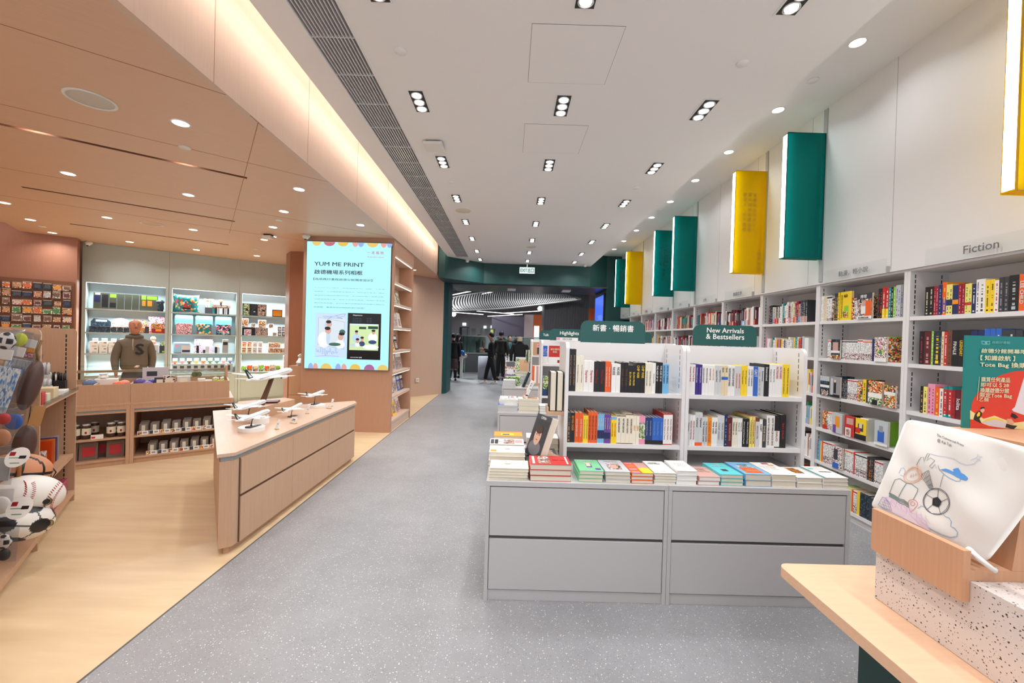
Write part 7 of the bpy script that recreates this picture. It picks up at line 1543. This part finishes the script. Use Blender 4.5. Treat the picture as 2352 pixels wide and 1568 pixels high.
for k in range(9): draw([(205+k*34, 1094+k*15), (240+k*34, 1135+k*16)], IP, .0007, nm='net_drawing'); draw([(240+k*30, 1094+k*14), (215+k*34, 1122+k*18)], IP, .0007, nm='net_drawing')
draw([(178, 1140), (212, 1092), (235, 1105), (255, 1140), (262, 1180), (215, 1165), (178, 1140)], ink('slate blue', (130, 140, 176)), .001, nm='racket_drawing')
for k in range(4): draw([(190+k*15, 1125-k*5), (205+k*16, 1160+k*4)], ink('slate blue', (130, 140, 176)), .0006, nm='racket_drawing'); draw([(190+k*8, 1150-k*14), (255-k*3, 1170-k*16)], ink('slate blue', (130, 140, 176)), .0006, nm='racket_drawing')
draw([(428, 1164), (450, 1148), (482, 1155)], IB, .0011, nm='cloud_line_drawing'); draw([(600, 1205), (615, 1218), (640, 1225), (655, 1250), (650, 1280), (675, 1290), (692, 1315), (682, 1340), (640, 1345), (580, 1325), (500, 1285)], IB, .0012, nm='cloud_line_drawing')
for (nm, _), (b, m) in DR.items(): b.build(nm, tg)
def wtext(s, x0, y0, x1, y1, slope, bold=0):
    w_ = x1-x0; h_ = y1-y0
    def wp(x, y, lift=.0016): return tuple(onbag(*bpx((x0+x1)/2+x, (y0+y1)/2-y+slope*x), lift))
    text(s, w_, h_, ink('black', (50, 48, 52)), tg, None, bold, 'bag_lettering', warp=wp)
wtext('The Commercial Press', 572, 742, 772, 764, .38, 0); wtext('@ Kai Tak', 580, 756, 690, 786, .38, 0)
o = b = MB(); vs = []
st_ = MB(); st_.tube([tuple(bagp(.86, .0)+Vector((-.012, .0, -.004))), (1.262, 1.10, 1.040), (1.245, 1.062, 1.035), (1.27, 1.048, 1.012), (1.30, 1.07, 1.006)], [.006, .008, .007, .006, .004], CAN, 10); st_.build('strap', tg)
# ================================================================== THE MALL BEYOND THE PORTAL
MG = mat('mall grey wall', (142, 136, 138), .6); MD = mat('mall dark grey', (66, 66, 70), .5); MDK = mat('mall door black', (24, 24, 26), .6)
struct(MB().box(-16, 16, 29, 29.3, 0, 7, MG).build('wall_far')); struct(MB().box(-16, -15.8, 12, 29, 0, 7, MD).build('wall_mall_left')); struct(MB().box(13.8, 14, 13, 29, 0, 7, MG).build('wall_mall_right'))
mc = MB(); mc.box(-16, 14, 13.0, 29.3, 4.7, 4.8, mat('mall ceiling', (120, 120, 122), .6)); struct(mc.build('ceiling_6'))
struct(MB().box(-16, -2.2, 12.2, 12.3, 0, 7, MD).build('wall_shop_front_left')); struct(MB().box(3.6, 14, 12.8, 12.9, 0, 7, MD).build('wall_shop_front_right'))
struct(MB().box(1.50, 3.50, 18.4, 19.9, 0, 4.7, mat('fluted column grey', (136, 130, 132), .5)).build('wall_mall_column'))
b = MB()
for i in range(40): b.box(1.50+.05*i, 1.52+.05*i, 18.385, 18.3995, 0, 4.69, MD)
struct(b.build('trim_6'))
struct(MB().box(4.4, 6.2, 19, 19.3, 0, 3.6, mat('orange shop wall', (206, 92, 40), .5)).build('wall_orange_shop'))
def wallbit(nm, lb, cat, px0, py0, px1, py1, Y, m, d=.08):
    a = at(px0, py0, 'y', Y); c = at(px1, py1, 'y', Y)
    if nm in ('far_shop', 'lit_poster', 'lit_niche', 'standing_box'): c.z = .001
    if nm == 'door_leaf': c.z = .01
    o = thing(nm, lb, cat, ((a.x+c.x)/2, Y, c.z)); MB().box(a.x-(a.x+c.x)/2, c.x-(a.x+c.x)/2, 0, d, 0, a.z-c.z, m).build('panel', o); return o
for a in [((1224, 722, 1247, 752), 24, mat('orange panel', (214, 100, 44), .5), 'orange shop front panel far behind the mannequin', 'panel'), ((1205, 722, 1224, 776), 23.5, mat('pink grey panel', (196, 176, 174), .5), 'pinkish panel far behind the suited mannequin', 'panel'), ((1351, 708, 1366, 742), 24, MATS['orange panel'], 'narrow orange shop front right of the fluted column', 'panel'), ((1130, 725, 1203, 776), 26, mat('violet grey panel', (92, 86, 100), .3), 'dark violet wall panel behind the people', 'panel')]:
    wallbit('far_shop', a[3], a[4], *a[0], a[1], a[2])
wallbit('door_leaf', 'black service door in the far grey wall', 'door', 1056, 751, 1077, 800, 28.9, MDK)
LG = emis('far sign glow', (220, 244, 240), 1.6)
for i, (q, lb) in enumerate([((1062.5, 741, 1070.5, 747.5), 'small lit exit sign above the black service door'), ((1111, 748, 1117, 754), 'small lit sign left of the yellow lit niche'), ((1127, 747.5, 1134, 753.5), 'small lit sign above the yellow lit niche'), ((1144, 747, 1148, 754), 'narrow lit sign right of the yellow lit niche')]): wallbit('lit_sign', lb, 'sign', *q, 28.94, LG, .05)
wallbit('lit_poster', 'bright lit poster beside the orange shop front', 'poster', 1227, 748, 1238, 776, 21, emis('lit poster white', (244, 246, 248), 1.2)); wallbit('lit_niche', 'small yellow-green lit niche far behind the people', 'niche', 1127, 757, 1138, 766, 26, emis('lit yellow green', (206, 220, 110), .9))
wallbit('red_counter_top', 'red edged counter beyond the second island', 'counter', 1225, 775, 1244, 777.5, 12.6, cm('red'), .3) if False else None
bal = thing('balustrade', 'grey parapet with glass panes and steel rail across the mall', 'balustrade', (-4.2, 18.1, 0))
MB().box(-8, 9.0, 0, .2, 0, .82, mat('parapet grey', (96, 98, 100), .5)).build('parapet', bal); MB().box(-8, 9.0, -.02, .22, .8205, .86, mat('parapet cap', (160, 160, 160), .4)).build('cap', bal)
b = MB(); b.box(-8, 9.0, .06, .12, 1.585, 1.625, STEEL); b.build('handrail', bal); b = MB()
for i in range(13): b.box(-7.9+i*1.25, -7.86+i*1.25, .07, .11, .861, 1.584, BLACKM)
b.build('posts', bal); MB().box(-8, 9.0, .085, .095, .861, 1.584, glass('balustrade glass', (190, 214, 208), 1.6)).build('glass_pane', bal)
for i, x in enumerate([-2.05, -1.85, -1.62, -1.25, -.95, -.62]): o = thing('white_booth_panel', 'white standing display panel behind the glass rail, %s from left' % nth(i+1), 'panel', (x-.15, 19.6, 0), 0, 'white panels behind the rail'); MB().box(-.12 if i % 2 == 0 else -.05, .12 if i % 2 == 0 else .05, 0, .05, 0, 1.98+.0*(i % 3), cm('light grey')).build('board', o)
# ribbed sculpture hanging from the mall ceiling
rb = thing('ribbed_sculpture', 'long boat-shaped ceiling sculpture of curved silver ribs', 'sculpture', (0, 0, 0))
b = MB(); RBM = mat('rib silver', (148, 146, 146), .5, .1)
topc = [(1010, 690), (1060, 679), (1110, 671), (1170, 667), (1220, 668), (1280, 674), (1335, 686)]; botc = [(1010, 716), (1060, 713), (1110, 711), (1170, 707), (1220, 701), (1280, 694), (1335, 687)]
def ip(c, x):
    for (x0, y0), (x1, y1) in zip(c, c[1:]):
        if x <= x1: return y0+(y1-y0)*(x-x0)/(x1-x0)
    return c[-1][1]
nr = 64
for i in range(nr):
    s = i/(nr-1); xb = 1012+(1325-1012)*(s**.8); xt = xb-10+6*s
    pts = []
    for k in range(9):
        t = k/8; x = xb+(xt-xb)*t+9*sin(pi*t)*-1*(1-s*.5); y = ip(botc, xb)*(1-t)+ip(topc, max(1011, xt))*t+3*sin(pi*t)*(1-s)
        pts.append(at(x, y, 'y', 16.0+1.6*t-.5*sin(pi*t)))
    w_ = .022-.010*s
    vs = []; fs = []
    for p in pts: vs += [p+Vector((-w_, 0, 0)), p+Vector((w_, 0, 0)), p+Vector((w_, .12, .05)), p+Vector((-w_, .12, .05))]
    for k in range(8):
        for a_ in range(4): fs.append((4*k+a_, 4*k+(a_+1) % 4, 4*k+4+(a_+1) % 4, 4*k+4+a_))
    b.add(vs, [f[::-1] for f in fs], RBM)
b.build('ribs', rb)
b = MB(); b.tube([at(x, ip(botc, x)+.5, 'y', 15.95) for x in range(1011, 1336, 12)], .035, RBM, 6); b.tube([at(x, ip(topc, x), 'y', 17.65) for x in range(1011, 1336, 12)], .03, RBM, 6); b.build('rim_tubes', rb)
b = MB(); pts = [at(x, y, 'y', 17.9) for x, y in [(1011, 690), (1110, 671), (1220, 668), (1335, 686), (1280, 693), (1170, 706), (1060, 712), (1011, 715)]]; b.add(pts+[p+Vector((0, .1, 0)) for p in pts], [tuple(range(8))[::-1], tuple(range(8, 16))]+[(i, (i+1) % 8, (i+1) % 8+8, i+8) for i in range(8)], MDK); b.build('inner_shell', rb)
ML = emis('mall lamp', (240, 244, 248), 3)
mall_l = [((1030, 679), (1104, 664)), ((1088, 679), (1155, 665)), ((1030, 716), (1110, 722)), ((1095, 714), (1180, 721)), ((1155, 719), (1240, 714)), ((1120, 726), (1200, 722)), ((1035, 663), (1090, 658))]
for i, (a, c) in enumerate(mall_l):
    zc = 4.62 if i in (0, 1, 6) else 4.0
    p, q = at(*a, 'y', [16.5, 18.5, 22, 24, 25, 26, 20][i]), at(*c, 'y', [15, 16.5, 21, 22, 22.5, 25, 17][i])
    o = bpy.data.objects.new('linear_lamp', None); C.objects.link(o); tag(o, 'thin linear lamp of the mall ceiling, %s' % ['long one upper left', 'long one beside the first', 'low one at left', 'second low one', 'third low one near the column', 'lowest one', 'topmost one behind the beam'][i], 'lamp', 'linear lamps of the mall'); b = MB(); b.tube([p, q], .02, ML, 6); b.build('tube', o); b = MB(); b.cyl(p+(q-p)*.2, .008, max(.02, 4.69-p.z), BLACKM, 6); b.cyl(p+(q-p)*.8, .008, max(.02, 4.69-q.z), BLACKM, 6); b.build('hanger', o)
for px, py, lb in [(1042, 721, 'left'), (1240.5, 708.5, 'right')]:
    p = at(px, py, 'y', 20); o = thing('globe_lamp', 'round white globe lamp in the mall, %s of two' % lb, 'lamp', p); b = MB(); b.lathe([(.001, -.13), (.09, -.09), (.13, 0), (.09, .09), (.001, .13)], (0, 0, 0), ML, 16); b.build('globe', o); b = MB(); b.cyl((0, 0, .13), .008, max(.05, 4.69-p.z-.13), BLACKM, 6); b.build('rod', o)
for x, y, pw in [(-3, 16, 60), (1, 15, 55), (-6, 20, 70), (3, 20, 70), (-2, 24, 80), (5, 25, 70), (8, 17, 60)]: lamp('mall_light', (x, y, 4.6), pw*2.4, .8, col=(.95, .98, 1), spread=150)
for px, py, lb in [(1175, 662.5, 'left'), (1301.5, 666, 'right')]:
    p = at(px, py, 'z', 2.99); o = thing('air_curtain', 'white air unit under the portal soffit, %s of two' % lb, 'air unit', (p.x, 11.9, 3.0)); MB().box(-.12, .12, -.15, .15, -.05, -.001, PL).build('housing', o, bev=.01)
ex = thing('exit_sign', 'lit green and white exit sign under the ceiling before the beam', 'exit sign', (*at(1211, 608, 'y', 10.95)[:2], 3.385)); xw = .205
MB().box(-xw, xw, -.012, .012, -.085, .085, mat('sign housing', (220, 220, 220), .4)).build('housing', ex); MB().box(-xw+.006, xw-.006, -.0135, -.012, -.078, .078, emis('exit white', (232, 252, 246), .92)).build('face', ex)
text('EXIT出口', .35, .12, emis('exit green', (0, 104, 80), .55), ex, TM((0, -.0160, 0)), .03, mode='stretch'); MB().box(-.01, .01, -.005, .005, .0855, .193, STEEL).box(-.12, .12, -.03, .03, .180, .194, WHITE).build('bracket', ex)
js = thing('jamb_screen', 'blue lit screen on the side of the dark green portal', 'screen', (2.655, 11.62, 0)); MB().box(-.03, 0, 0, 1.2, 1.0, 2.92, BLACKM).build('bezel', js)
jm = emis('jamb blue', (50, 90, 240), 1.4); MB().box(-.033, -.030, .05, 1.15, 1.05, 2.87, jm).build('display', js)
b = MB(); wv = emis('jamb light blue', (150, 190, 255), 1.3)
for i in range(9): b.box(-.0345, -.033, .1+.05*(i % 3), .55+.08*(i % 5), 2.05+.03*i, 2.055+.03*i, wv)
b.build('wave_print', js)
# promotion tables, bottles, balloons
for x, y, lb, w_ in [(-.9, 15.4, 'left', .55), (.25, 15.6, 'right', .9)]:
    o = thing('promo_table', 'table under a long pale grey cloth in the mall, %s one' % lb, 'table', (x, y, 0)); b = MB(); n_ = 40; pr = []
    for i in range(n_): a = 2*pi*i/n_; k = 1+.02*sin(9*a); cx_ = (abs(cos(a))**.4)*(1 if cos(a) > 0 else -1)*w_/2*k; cy_ = (abs(sin(a))**.4)*(1 if sin(a) > 0 else -1)*.3*k; pr.append((cx_, cy_))
    b.prism(pr, .005, .84, mat('pale grey cloth', (178, 182, 190), .8), smooth=True); b.build('cloth', o)
for i in range(5):
    o = thing('small_bottle', 'small clear bottle on the right promotion table, %s from left' % nth(i+1), 'bottle', (-.05+.13*i, 15.5, .8405), 0, 'small bottles on the promotion table'); b = MB(); b.cyl((0, 0, 0), .025, .12, cm('light grey'), 10); b.build('bottle', o); b = MB(); b.cyl((0, 0, .1205), .014, .03, cm('sky'), 8); b.build('cap', o)
for i in range(3): o = thing('cup_box', 'white cup-shaped box on the right promotion table, %s from left' % nth(i+1), 'box', (-.08+.2*i, 15.38, .8405), 0, 'white boxes on the promotion table'); MB().box(-.06, .06, -.05, .05, 0, .1, cm('white')).build('box', o, bev=.006)
for px, py, c, lb in [(1062, 809, mat('balloon blue', (60, 120, 190), .2, .5), 'blue shiny balloon beside the women in black'), (1068, 817, mat('balloon silver', (200, 202, 206), .2, .8), 'silver shiny balloon beside the women in black')]:
    p = at(px, py, 'y', 15.2); o = thing('balloon', lb, 'balloon', p); b = MB(); b.lathe([(.001, -.09), (.05, -.075), (.085, -.02), (.09, .02), (.06, .07), (.001, .09)], (0, 0, 0), c, 18); b.build('skin', o)
    b = MB(); b.cyl((0, 0, -p.z+.005), .006, p.z-.095, cm('light grey'), 6); b.build('stick', o)
wallbit('standing_box', 'tall white narrow stand beside the women in black', 'stand', 1057, 815, 1061, 868, 15.3, cm('white'), .2)
o = thing('bottle', 'green bottle standing on the mall floor by the parapet', 'bottle', (*at(1065, 855, 'z', 0)[:2], 0)); b = MB(); b.lathe([(.05, 0), (.05, .2), (.02, .28), (.02, .34)], (0, 0, 0), cm('green'), 12); b.build('glass', o)
# ================================================================== PEOPLE
def skin(name, parent, verts, edges, radii, m, root=0, sub=2, flat=None):
    me = bpy.data.meshes.new(name); me.from_pydata([tuple(v) for v in verts], edges, []); o = bpy.data.objects.new(name, me); C.objects.link(o); o.parent = parent
    md = o.modifiers.new('skin', 'SKIN'); md.use_smooth_shade = True; md.branch_smoothing = .6
    sl = me.skin_vertices[0].data
    for i, r in enumerate(radii): sl[i].radius = r if isinstance(r, tuple) else (r, r); sl[i].use_root = (i == root)
    s = o.modifiers.new('sub', 'SUBSURF'); s.levels = sub; s.render_levels = sub
    me.materials.append(m); return o
def chain(V, E, R, pts, rs, start):
    """append a chain of points after vertex start; returns last index"""
    p = start
    for q, r in zip(pts, rs): V.append(Vector(q)); R.append(r); E.append((p, len(V)-1)); p = len(V)-1
    return p
def person(lb, loc, rz, h=1.72, tops=None, legs=None, skinc=(214, 164, 138), hair=None, hairstyle='short', arms=None, stance=.10, step=0, tilt=0, shoes=(30, 30, 32), fat=1.0, skirt=None, face=True, hood=False, legskin=False, zcut=None):
    t = thing('person', lb, 'person', loc, rz); k = h/1.72
    SK = mat('skin %d %d %d' % skinc, skinc, .5)
    P = lambda x, y, z: Vector((x*k, y*k, z*k))
    lean = tilt
    def up(x, y, z): return P(x, y-lean*(z-1.0), z)
    # ---- body, one surface: pelvis, spine, neck, head, legs, arms, hands
    V, E, R = [P(0, 0, .95)], [], [(.09*k*fat, .06*k*fat)]
    c1 = chain(V, E, R, [up(0, 0, 1.12), up(0, .0, 1.32), up(0, .01, 1.42)], [(.10*k*fat, .065*k*fat), (.11*k*fat, .07*k*fat), (.055*k, .05*k)], 0)
    nb_ = chain(V, E, R, [up(0, .01, 1.455), up(0, .0, 1.50)], [(.050*k, .050*k), (.050*k, .054*k)], c1)
    hx = tilt*.5
    chain(V, E, R, [up(0, -.028-hx*.1, 1.54), up(0, -.024-hx*.1, 1.60), up(0, -.016-hx*.1, 1.66), up(0, -.008-hx*.1, 1.705)], [(.066*k, .084*k), (.088*k, .108*k), (.092*k, .112*k), (.058*k, .072*k)], nb_)
    hands = []
    A_ = arms or {}
    AJ = {}
    for s in (-1, 1):
        sh, el, wr = A_.get(s, ((.185, 0, 1.38), (.235, .02, 1.10), (.24, -.04, .86)))
        sh, el, wr = [up(s*a[0], a[1], a[2]) for a in (sh, el, wr)]; AJ[s] = (sh, el, wr)
        w = chain(V, E, R, [sh-Vector((s*.02, 0, .01)), el, wr], [.038*k, .034*k, .027*k], 2)
        d = (wr-el).normalized(); side = Vector((0, 1, 0)) if abs(d.y) < .7 else Vector((1, 0, 0))
        palm = wr+d*.055*k; pi_ = chain(V, E, R, [palm], [(.036*k, .022*k)], w)
        sd = d.cross(Vector((s, 0, 0))); sd = sd.normalized() if sd.length > .1 else side
        for f, L in zip((-1.2, -.4, .4, 1.2), (.062, .074, .070, .055)):
            b0 = palm+sd*f*.017*k; c_ = Vector((-s, 0, 0))*.012*k
            chain(V, E, R, [b0+d*L*.5*k, b0+d*L*k+c_, b0+d*L*1.35*k+c_*2.4], [.0095*k, .0085*k, .0075*k], pi_)
        chain(V, E, R, [wr+d*.03*k-sd*.035*k, wr+d*.065*k-sd*.05*k], [.011*k, .009*k], w)
    for s in (-1, 1):
        st = step*s
        chain(V, E, R, [P(s*.09, 0, .90), P(s*stance*.95, st*.5-.015, .50), P(s*stance, st, .09), P(s*stance, st-.02, .05), P(s*stance*1.02, st-.10, .028)], [.05*k, .045*k, .036*k, .030*k, .016*k], 0)
    skin('body', t, V, E, R, SK, 0)
    # ---- clothes
    if tops:
        col, ln, loose = tops; m = mat('cloth %d %d %d' % col, col, .8)
        V, E, R = [P(0, 0, ln)], [], [(.172*k*fat*loose, .125*k*fat*loose)]
        c = chain(V, E, R, [up(0, 0, (ln+1.28)/2), up(0, .0, 1.27), up(0, .0, 1.365), up(0, .01, 1.43), up(0, .01, 1.495)], [(.160*k*fat*loose, .122*k*fat*loose), (.175*k*fat, .128*k*fat), (.155*k*fat, .105*k*fat), (.090*k*fat, .080*k), (.062*k, .064*k)], 0)
        for s in (-1, 1):
            sh, el, wr = AJ[s]; chain(V, E, R, [sh, sh*.45+el*.55, el, (el+wr)/2, wr-(wr-el).normalized()*.01], [.066*k*fat, .060*k*fat, .054*k*fat**.5, .050*k, .042*k], 3)
        skin('jacket', t, V, E, R, m, 0)
        if hood:
            b = MB(); b.lathe([(.09*k, -.02*k), (.112*k, .0*k), (.108*k, .03*k), (.085*k, .045*k), (.070*k, .03*k)], tuple(up(0, .03, 1.43)), mat('hood cloth', (106, 96, 82), .85), 24, cap=False); b.build('hood', t)
            b = MB(); b.lathe([(.072*k, .02*k), (.066*k, .042*k), (.06*k, .03*k)], tuple(up(0, .01, 1.45)), mat('hood lining', (52, 50, 48), .8), 24, cap=False); b.build('hood_lining', t)
    if legs and not skirt:
        m = mat('cloth %d %d %d' % legs, legs, .8); V, E, R = [P(0, 0, 1.0), P(0, 0, .90)], [(0, 1)], [(.145*k*fat, .105*k*fat), (.155*k*fat, .115*k*fat)]
        for s in (-1, 1): st = step*s; chain(V, E, R, [P(s*.085, st*.15, .74), P(s*stance*.95, st*.5-.015, .50), P(s*stance, st, .11)], [(.094*k, .10*k), .078*k, .066*k], 1)
        skin('trousers', t, V, E, R, m, 0)
    if skirt:
        b = MB(); pr = [(.17*k, 0), (.15*k, .25*k), (.125*k, .5*k)]; b.lathe([(.20*k, 0), (.195*k, .05*k), (.165*k, .3*k), (.13*k, .5*k)], (0, 0, .45*k), mat('plaid skirt', (70, 54, 58), .8), 36, sy=.8); o = b.build('skirt', t)
        b = MB()
        for z in (.50, .56, .62, .68): rr_ = (.20-.0*(z))*k; b.lathe([(rr_*(1.01-.35*(z-.45)), -.004*k), (rr_*(1.01-.35*(z-.45)), .004*k)], (0, 0, z*k), cm('maroon'), 36, cap=False, sy=.8)
        b.build('skirt_stripes', t)
        V, E, R = [P(-.085, 0, .40)], [], [.055*k]; chain(V, E, R, [P(-.09, 0, .25), P(-.09, 0, .08)], [.058*k, .045*k], 0); skin('stocking', t, V, E, R, mat('black sock', (24, 24, 26), .8)); V, E, R = [P(.085, 0, .40)], [], [.055*k]; chain(V, E, R, [P(.09, 0, .25), P(.09, 0, .08)], [.058*k, .045*k], 0); skin('stocking', t, V, E, R, MATS['black sock'])
    shm = mat('shoe %d %d %d' % shoes, shoes, .5)
    for s in (-1, 1):
        st = step*s; c = P(s*stance, st, 0); b = MB(Matrix.Translation(c))
        prof = [(-.17, .0, .035, .05), (-.13, .045, .05, .055), (-.05, .05, .07, .05), (.02, .04, .095, .042), (.06, .038, .095, .038)]
        vs = []; fs = []; n = 10
        for y, _, hh, ww in prof:
            for i in range(n): a = pi*i/(n-1); vs.append((ww*cos(a)*k*.85, y*k, max(.002, hh*sin(a)*k)))
        for j in range(len(prof)-1):
            for i in range(n-1): fs.append((j*n+i, j*n+i+1, (j+1)*n+i+1, (j+1)*n+i))
            fs.append((j*n, (j+1)*n, (j+1)*n+n-1, j*n+n-1))
        fs.append(tuple(range(n))[::-1]); fs.append(tuple(range((len(prof)-1)*n, len(prof)*n)))
        b.add(vs, fs, shm, True); b.build('shoe', t)
    # ---- head details
    hc = up(0, -.020-hx*.1, 1.628)
    if hair:
        hm = mat('hair %d %d %d' % hair, hair, .6); b = MB(Matrix.Translation(hc)); n = 20; vs = []; fs = []
        rows_ = 12; low = {'short': 2.3, 'long': 2.35, 'bob': 2.3}[hairstyle]
        for j in range(rows_+1):
            for i in range(n):
                a = 2*pi*i/n; front = max(0, -sin(a)); lim = low-.25*abs(cos(a))*(1-front)-front*1.2; th = lim*j/rows_
                rx, ry, rz_ = .090*k, .108*k, .112*k; vs.append((rx*sin(th)*cos(a), ry*sin(th)*sin(a)+.008*k, rz_*cos(th)+.006*k))
        for j in range(rows_):
            for i in range(n): fs.append((j*n+i, (j+1)*n+i, (j+1)*n+(i+1) % n, j*n+(i+1) % n))
        b.add(vs, fs, hm, True); b.build('hair', t)
        if hairstyle == 'long': V = [hc+Vector((0, .05*k, .02))]; E = []; R = [(.08*k, .05*k)]; chain(V, E, R, [hc+Vector((0, .08*k, -.12*k)), hc+Vector((0, .10*k, -.28*k))], [(.09*k, .04*k), (.07*k, .03*k)], 0); skin('long_hair', t, V, E, R, hm)
    if face:
        M_ = Matrix.Translation(hc)
        for s in (-1, 1):
            b = MB(M_); b.lathe([(.001, -.006), (.008, -.004), (.010, 0), (.008, .004), (.001, .006)], (s*.029*k, -.088*k, .002*k), mat('eye white', (226, 218, 210), .3), 12, ax='y'); b.build('eye', t); b = MB(M_); b.cyl((s*.029*k, -.099*k, .0*k), .0055*k, .004, cm('black'), 10, 'y'); b.build('iris', t)
            b = MB(M_); b.tube([(s*.016*k, -.098*k, .022*k), (s*.030*k, -.098*k, .027*k), (s*.044*k, -.088*k, .021*k)], .0026*k, mat('brow', (50, 38, 34), .8), 6); b.build('eyebrow', t)
            b = MB(M_); b.lathe([(.006*k, -.004), (.019*k, 0), (.017*k, .006), (.001, .008)], (s*.076*k, .005*k, -.005*k), SK, 12, ax='x', sy=1.5); b.build('ear', t)
        b = MB(M_); b.tube([(0, -.094*k, .012*k), (0, -.106*k, -.010*k), (0, -.112*k, -.022*k), (0, -.098*k, -.030*k)], [.006*k, .008*k, .012*k, .008*k], SK, 8); b.build('nose', t)
        b = MB(M_); b.tube([(-.022*k, -.088*k, -.050*k), (0, -.097*k, -.052*k), (.022*k, -.088*k, -.050*k)], [.002*k, .0055*k, .002*k], mat('lips', (160, 92, 84), .5), 8); b.build('mouth', t)
        b = MB(M_); b.tube([(-.018*k, -.090*k, -.042*k), (0, -.098*k, -.038*k), (.018*k, -.090*k, -.042*k)], .003*k, mat('stubble', (110, 80, 68), .8), 6); b.build('moustache', t) if hood else None
    return t, up, k
# shop assistant behind the counter
cu, cv = -.80, 8.75
mx, my, _ = UV(cu, cv)
dirc = math.atan2(0-my, 0-mx)
t, up, k = person('balding person in a grey-brown hoodie with a black S, behind the counter', (mx, my, 0), dirc+pi/2+radians(6), 1.70, tops=((112, 101, 86), .86, 1.05), legs=(70, 70, 76), skinc=(196, 134, 106), arms={-1: ((.165, 0, 1.35), (.225, .02, 1.10), (.215, -.06, .90)), 1: ((.165, 0, 1.35), (.225, .03, 1.10), (.205, -.03, .87))}, fat=1.10, hood=True, tilt=.08)
text('S', .115, .175, cm('black'), t, TM((.045, -.158, 1.235)), .05, 'chest_letter'); 
b = MB(); b.tube([(-.03, -.125, 1.40), (-.035, -.16, 1.30), (-.03, -.165, 1.22)], .003, cm('cream'), 6); b.build('cord', t)
BLK, OLV = (20, 20, 22), (50, 48, 40)
def ppos(px, py): p = at(px, py, 'z', 0); return (p.x, p.y, 0)
person('person with dark hair, black coat, plaid skirt and knee socks, seen from behind', (-2.0, 14.5, 0), radians(188), 1.66, tops=(BLK, .70, 1.15), hair=(20, 18, 20), hairstyle='short', skirt=True, shoes=(26, 24, 26), fat=1.05, face=False)
person('person with long black hair and dark clothes, behind the plaid-skirted one', (-1.97, 15.5, 0), radians(150), 1.66, tops=((24, 24, 30), .80, 1.1), legs=(22, 22, 24), hair=(18, 16, 18), hairstyle='long')
p = ppos(1130, 880); person('person in black with white shoes, in profile with raised hands', (-.64, 13.9, 0), radians(-82), 1.72, tops=(BLK, .84, 1.05), legs=(22, 22, 26), hair=(24, 20, 20), shoes=(226, 224, 218), step=.17, arms={-1: ((.185, 0, 1.38), (.21, -.04, 1.10), (.14, -.26, 1.16)), 1: ((.185, 0, 1.38), (.22, .0, 1.10), (.16, -.24, 1.10))})
person('person in a dark olive coat with black scarf, seen from behind', (-.33, 15.0, 0), radians(165), 1.80, tops=(OLV, .86, 1.15), legs=(40, 38, 36), hair=(20, 18, 20), shoes=(60, 58, 58), fat=1.05, face=False)
t, up, k = person('staff person in black with a light blue lanyard, behind the promotion table', (-.02, 16.3, 0), radians(10), 1.66, tops=((24, 26, 32), .86, 1.0), legs=(24, 24, 28), hair=(22, 18, 20), arms={-1: ((.185, 0, 1.38), (.23, -.06, 1.12), (.20, -.24, .98)), 1: ((.185, 0, 1.38), (.23, .0, 1.12), (.2, -.2, 1.0))})
b = MB(); b.tube([(-.05, -.09, 1.40), (-.02, -.14, 1.2), (0, -.15, 1.12), (.02, -.14, 1.2), (.05, -.09, 1.40)], .006, cm('turquoise'), 6); b.build('lanyard', t)
person('person standing beyond the rail, only the head showing left of the profile figure', (-1.55, 20.5, 0), radians(20), 1.70, tops=((80, 76, 70), .86, 1.0), legs=(40, 40, 44), hair=(24, 20, 20))
person('person with dark hair between staff and mannequin, farther back', (.25, 19.0, 0), radians(-10), 1.64, tops=((50, 44, 46), .86, 1.0), legs=(40, 40, 44), hair=(22, 18, 20))
# suited mannequin: a dress form with a cream neck
mq = thing('mannequin', 'headless mannequin with cream neck wearing a long black coat, from behind', 'mannequin', (.30, 12.6, 0), pi)
V, E, R = [Vector((0, 0, .62))], [], [(.24, .15)]; c = chain(V, E, R, [Vector((0, 0, .95)), Vector((0, 0, 1.25)), Vector((0, 0, 1.40)), Vector((0, 0, 1.47))], [(.20, .13), (.20, .13), (.13, .10), (.075, .075)], 0)
for s in (-1, 1): chain(V, E, R, [Vector((s*.20, 0, 1.36)), Vector((s*.26, .02, 1.08)), Vector((s*.25, -.02, .84))], [.075, .062, .05], 2)
skin('coat', mq, V, E, R, mat('cloth 20 20 22', BLK, .8)); b = MB(); b.lathe([(.075, 0), (.085, .03), (.075, .10), (.07, .13), (.001, .14)], (0, 0, 1.475), cm('cream'), 24); b.build('neck_cap', mq)
b = MB(); b.cyl((0, 0, .02), .02, .6, STEEL, 10); b.build('pole', mq); b = MB(); b.cyl((0, 0, .0), .16, .02, STEEL, 24); b.build('base', mq)
b = MB()
for s in (-1, 1): b.tube([(s*.09, 0, .64), (s*.1, 0, .35), (s*.1, 0, .06)], [.09, .08, .07], MATS['cloth 20 20 22'], 12)
b.build('trousers', mq)
finish_text()
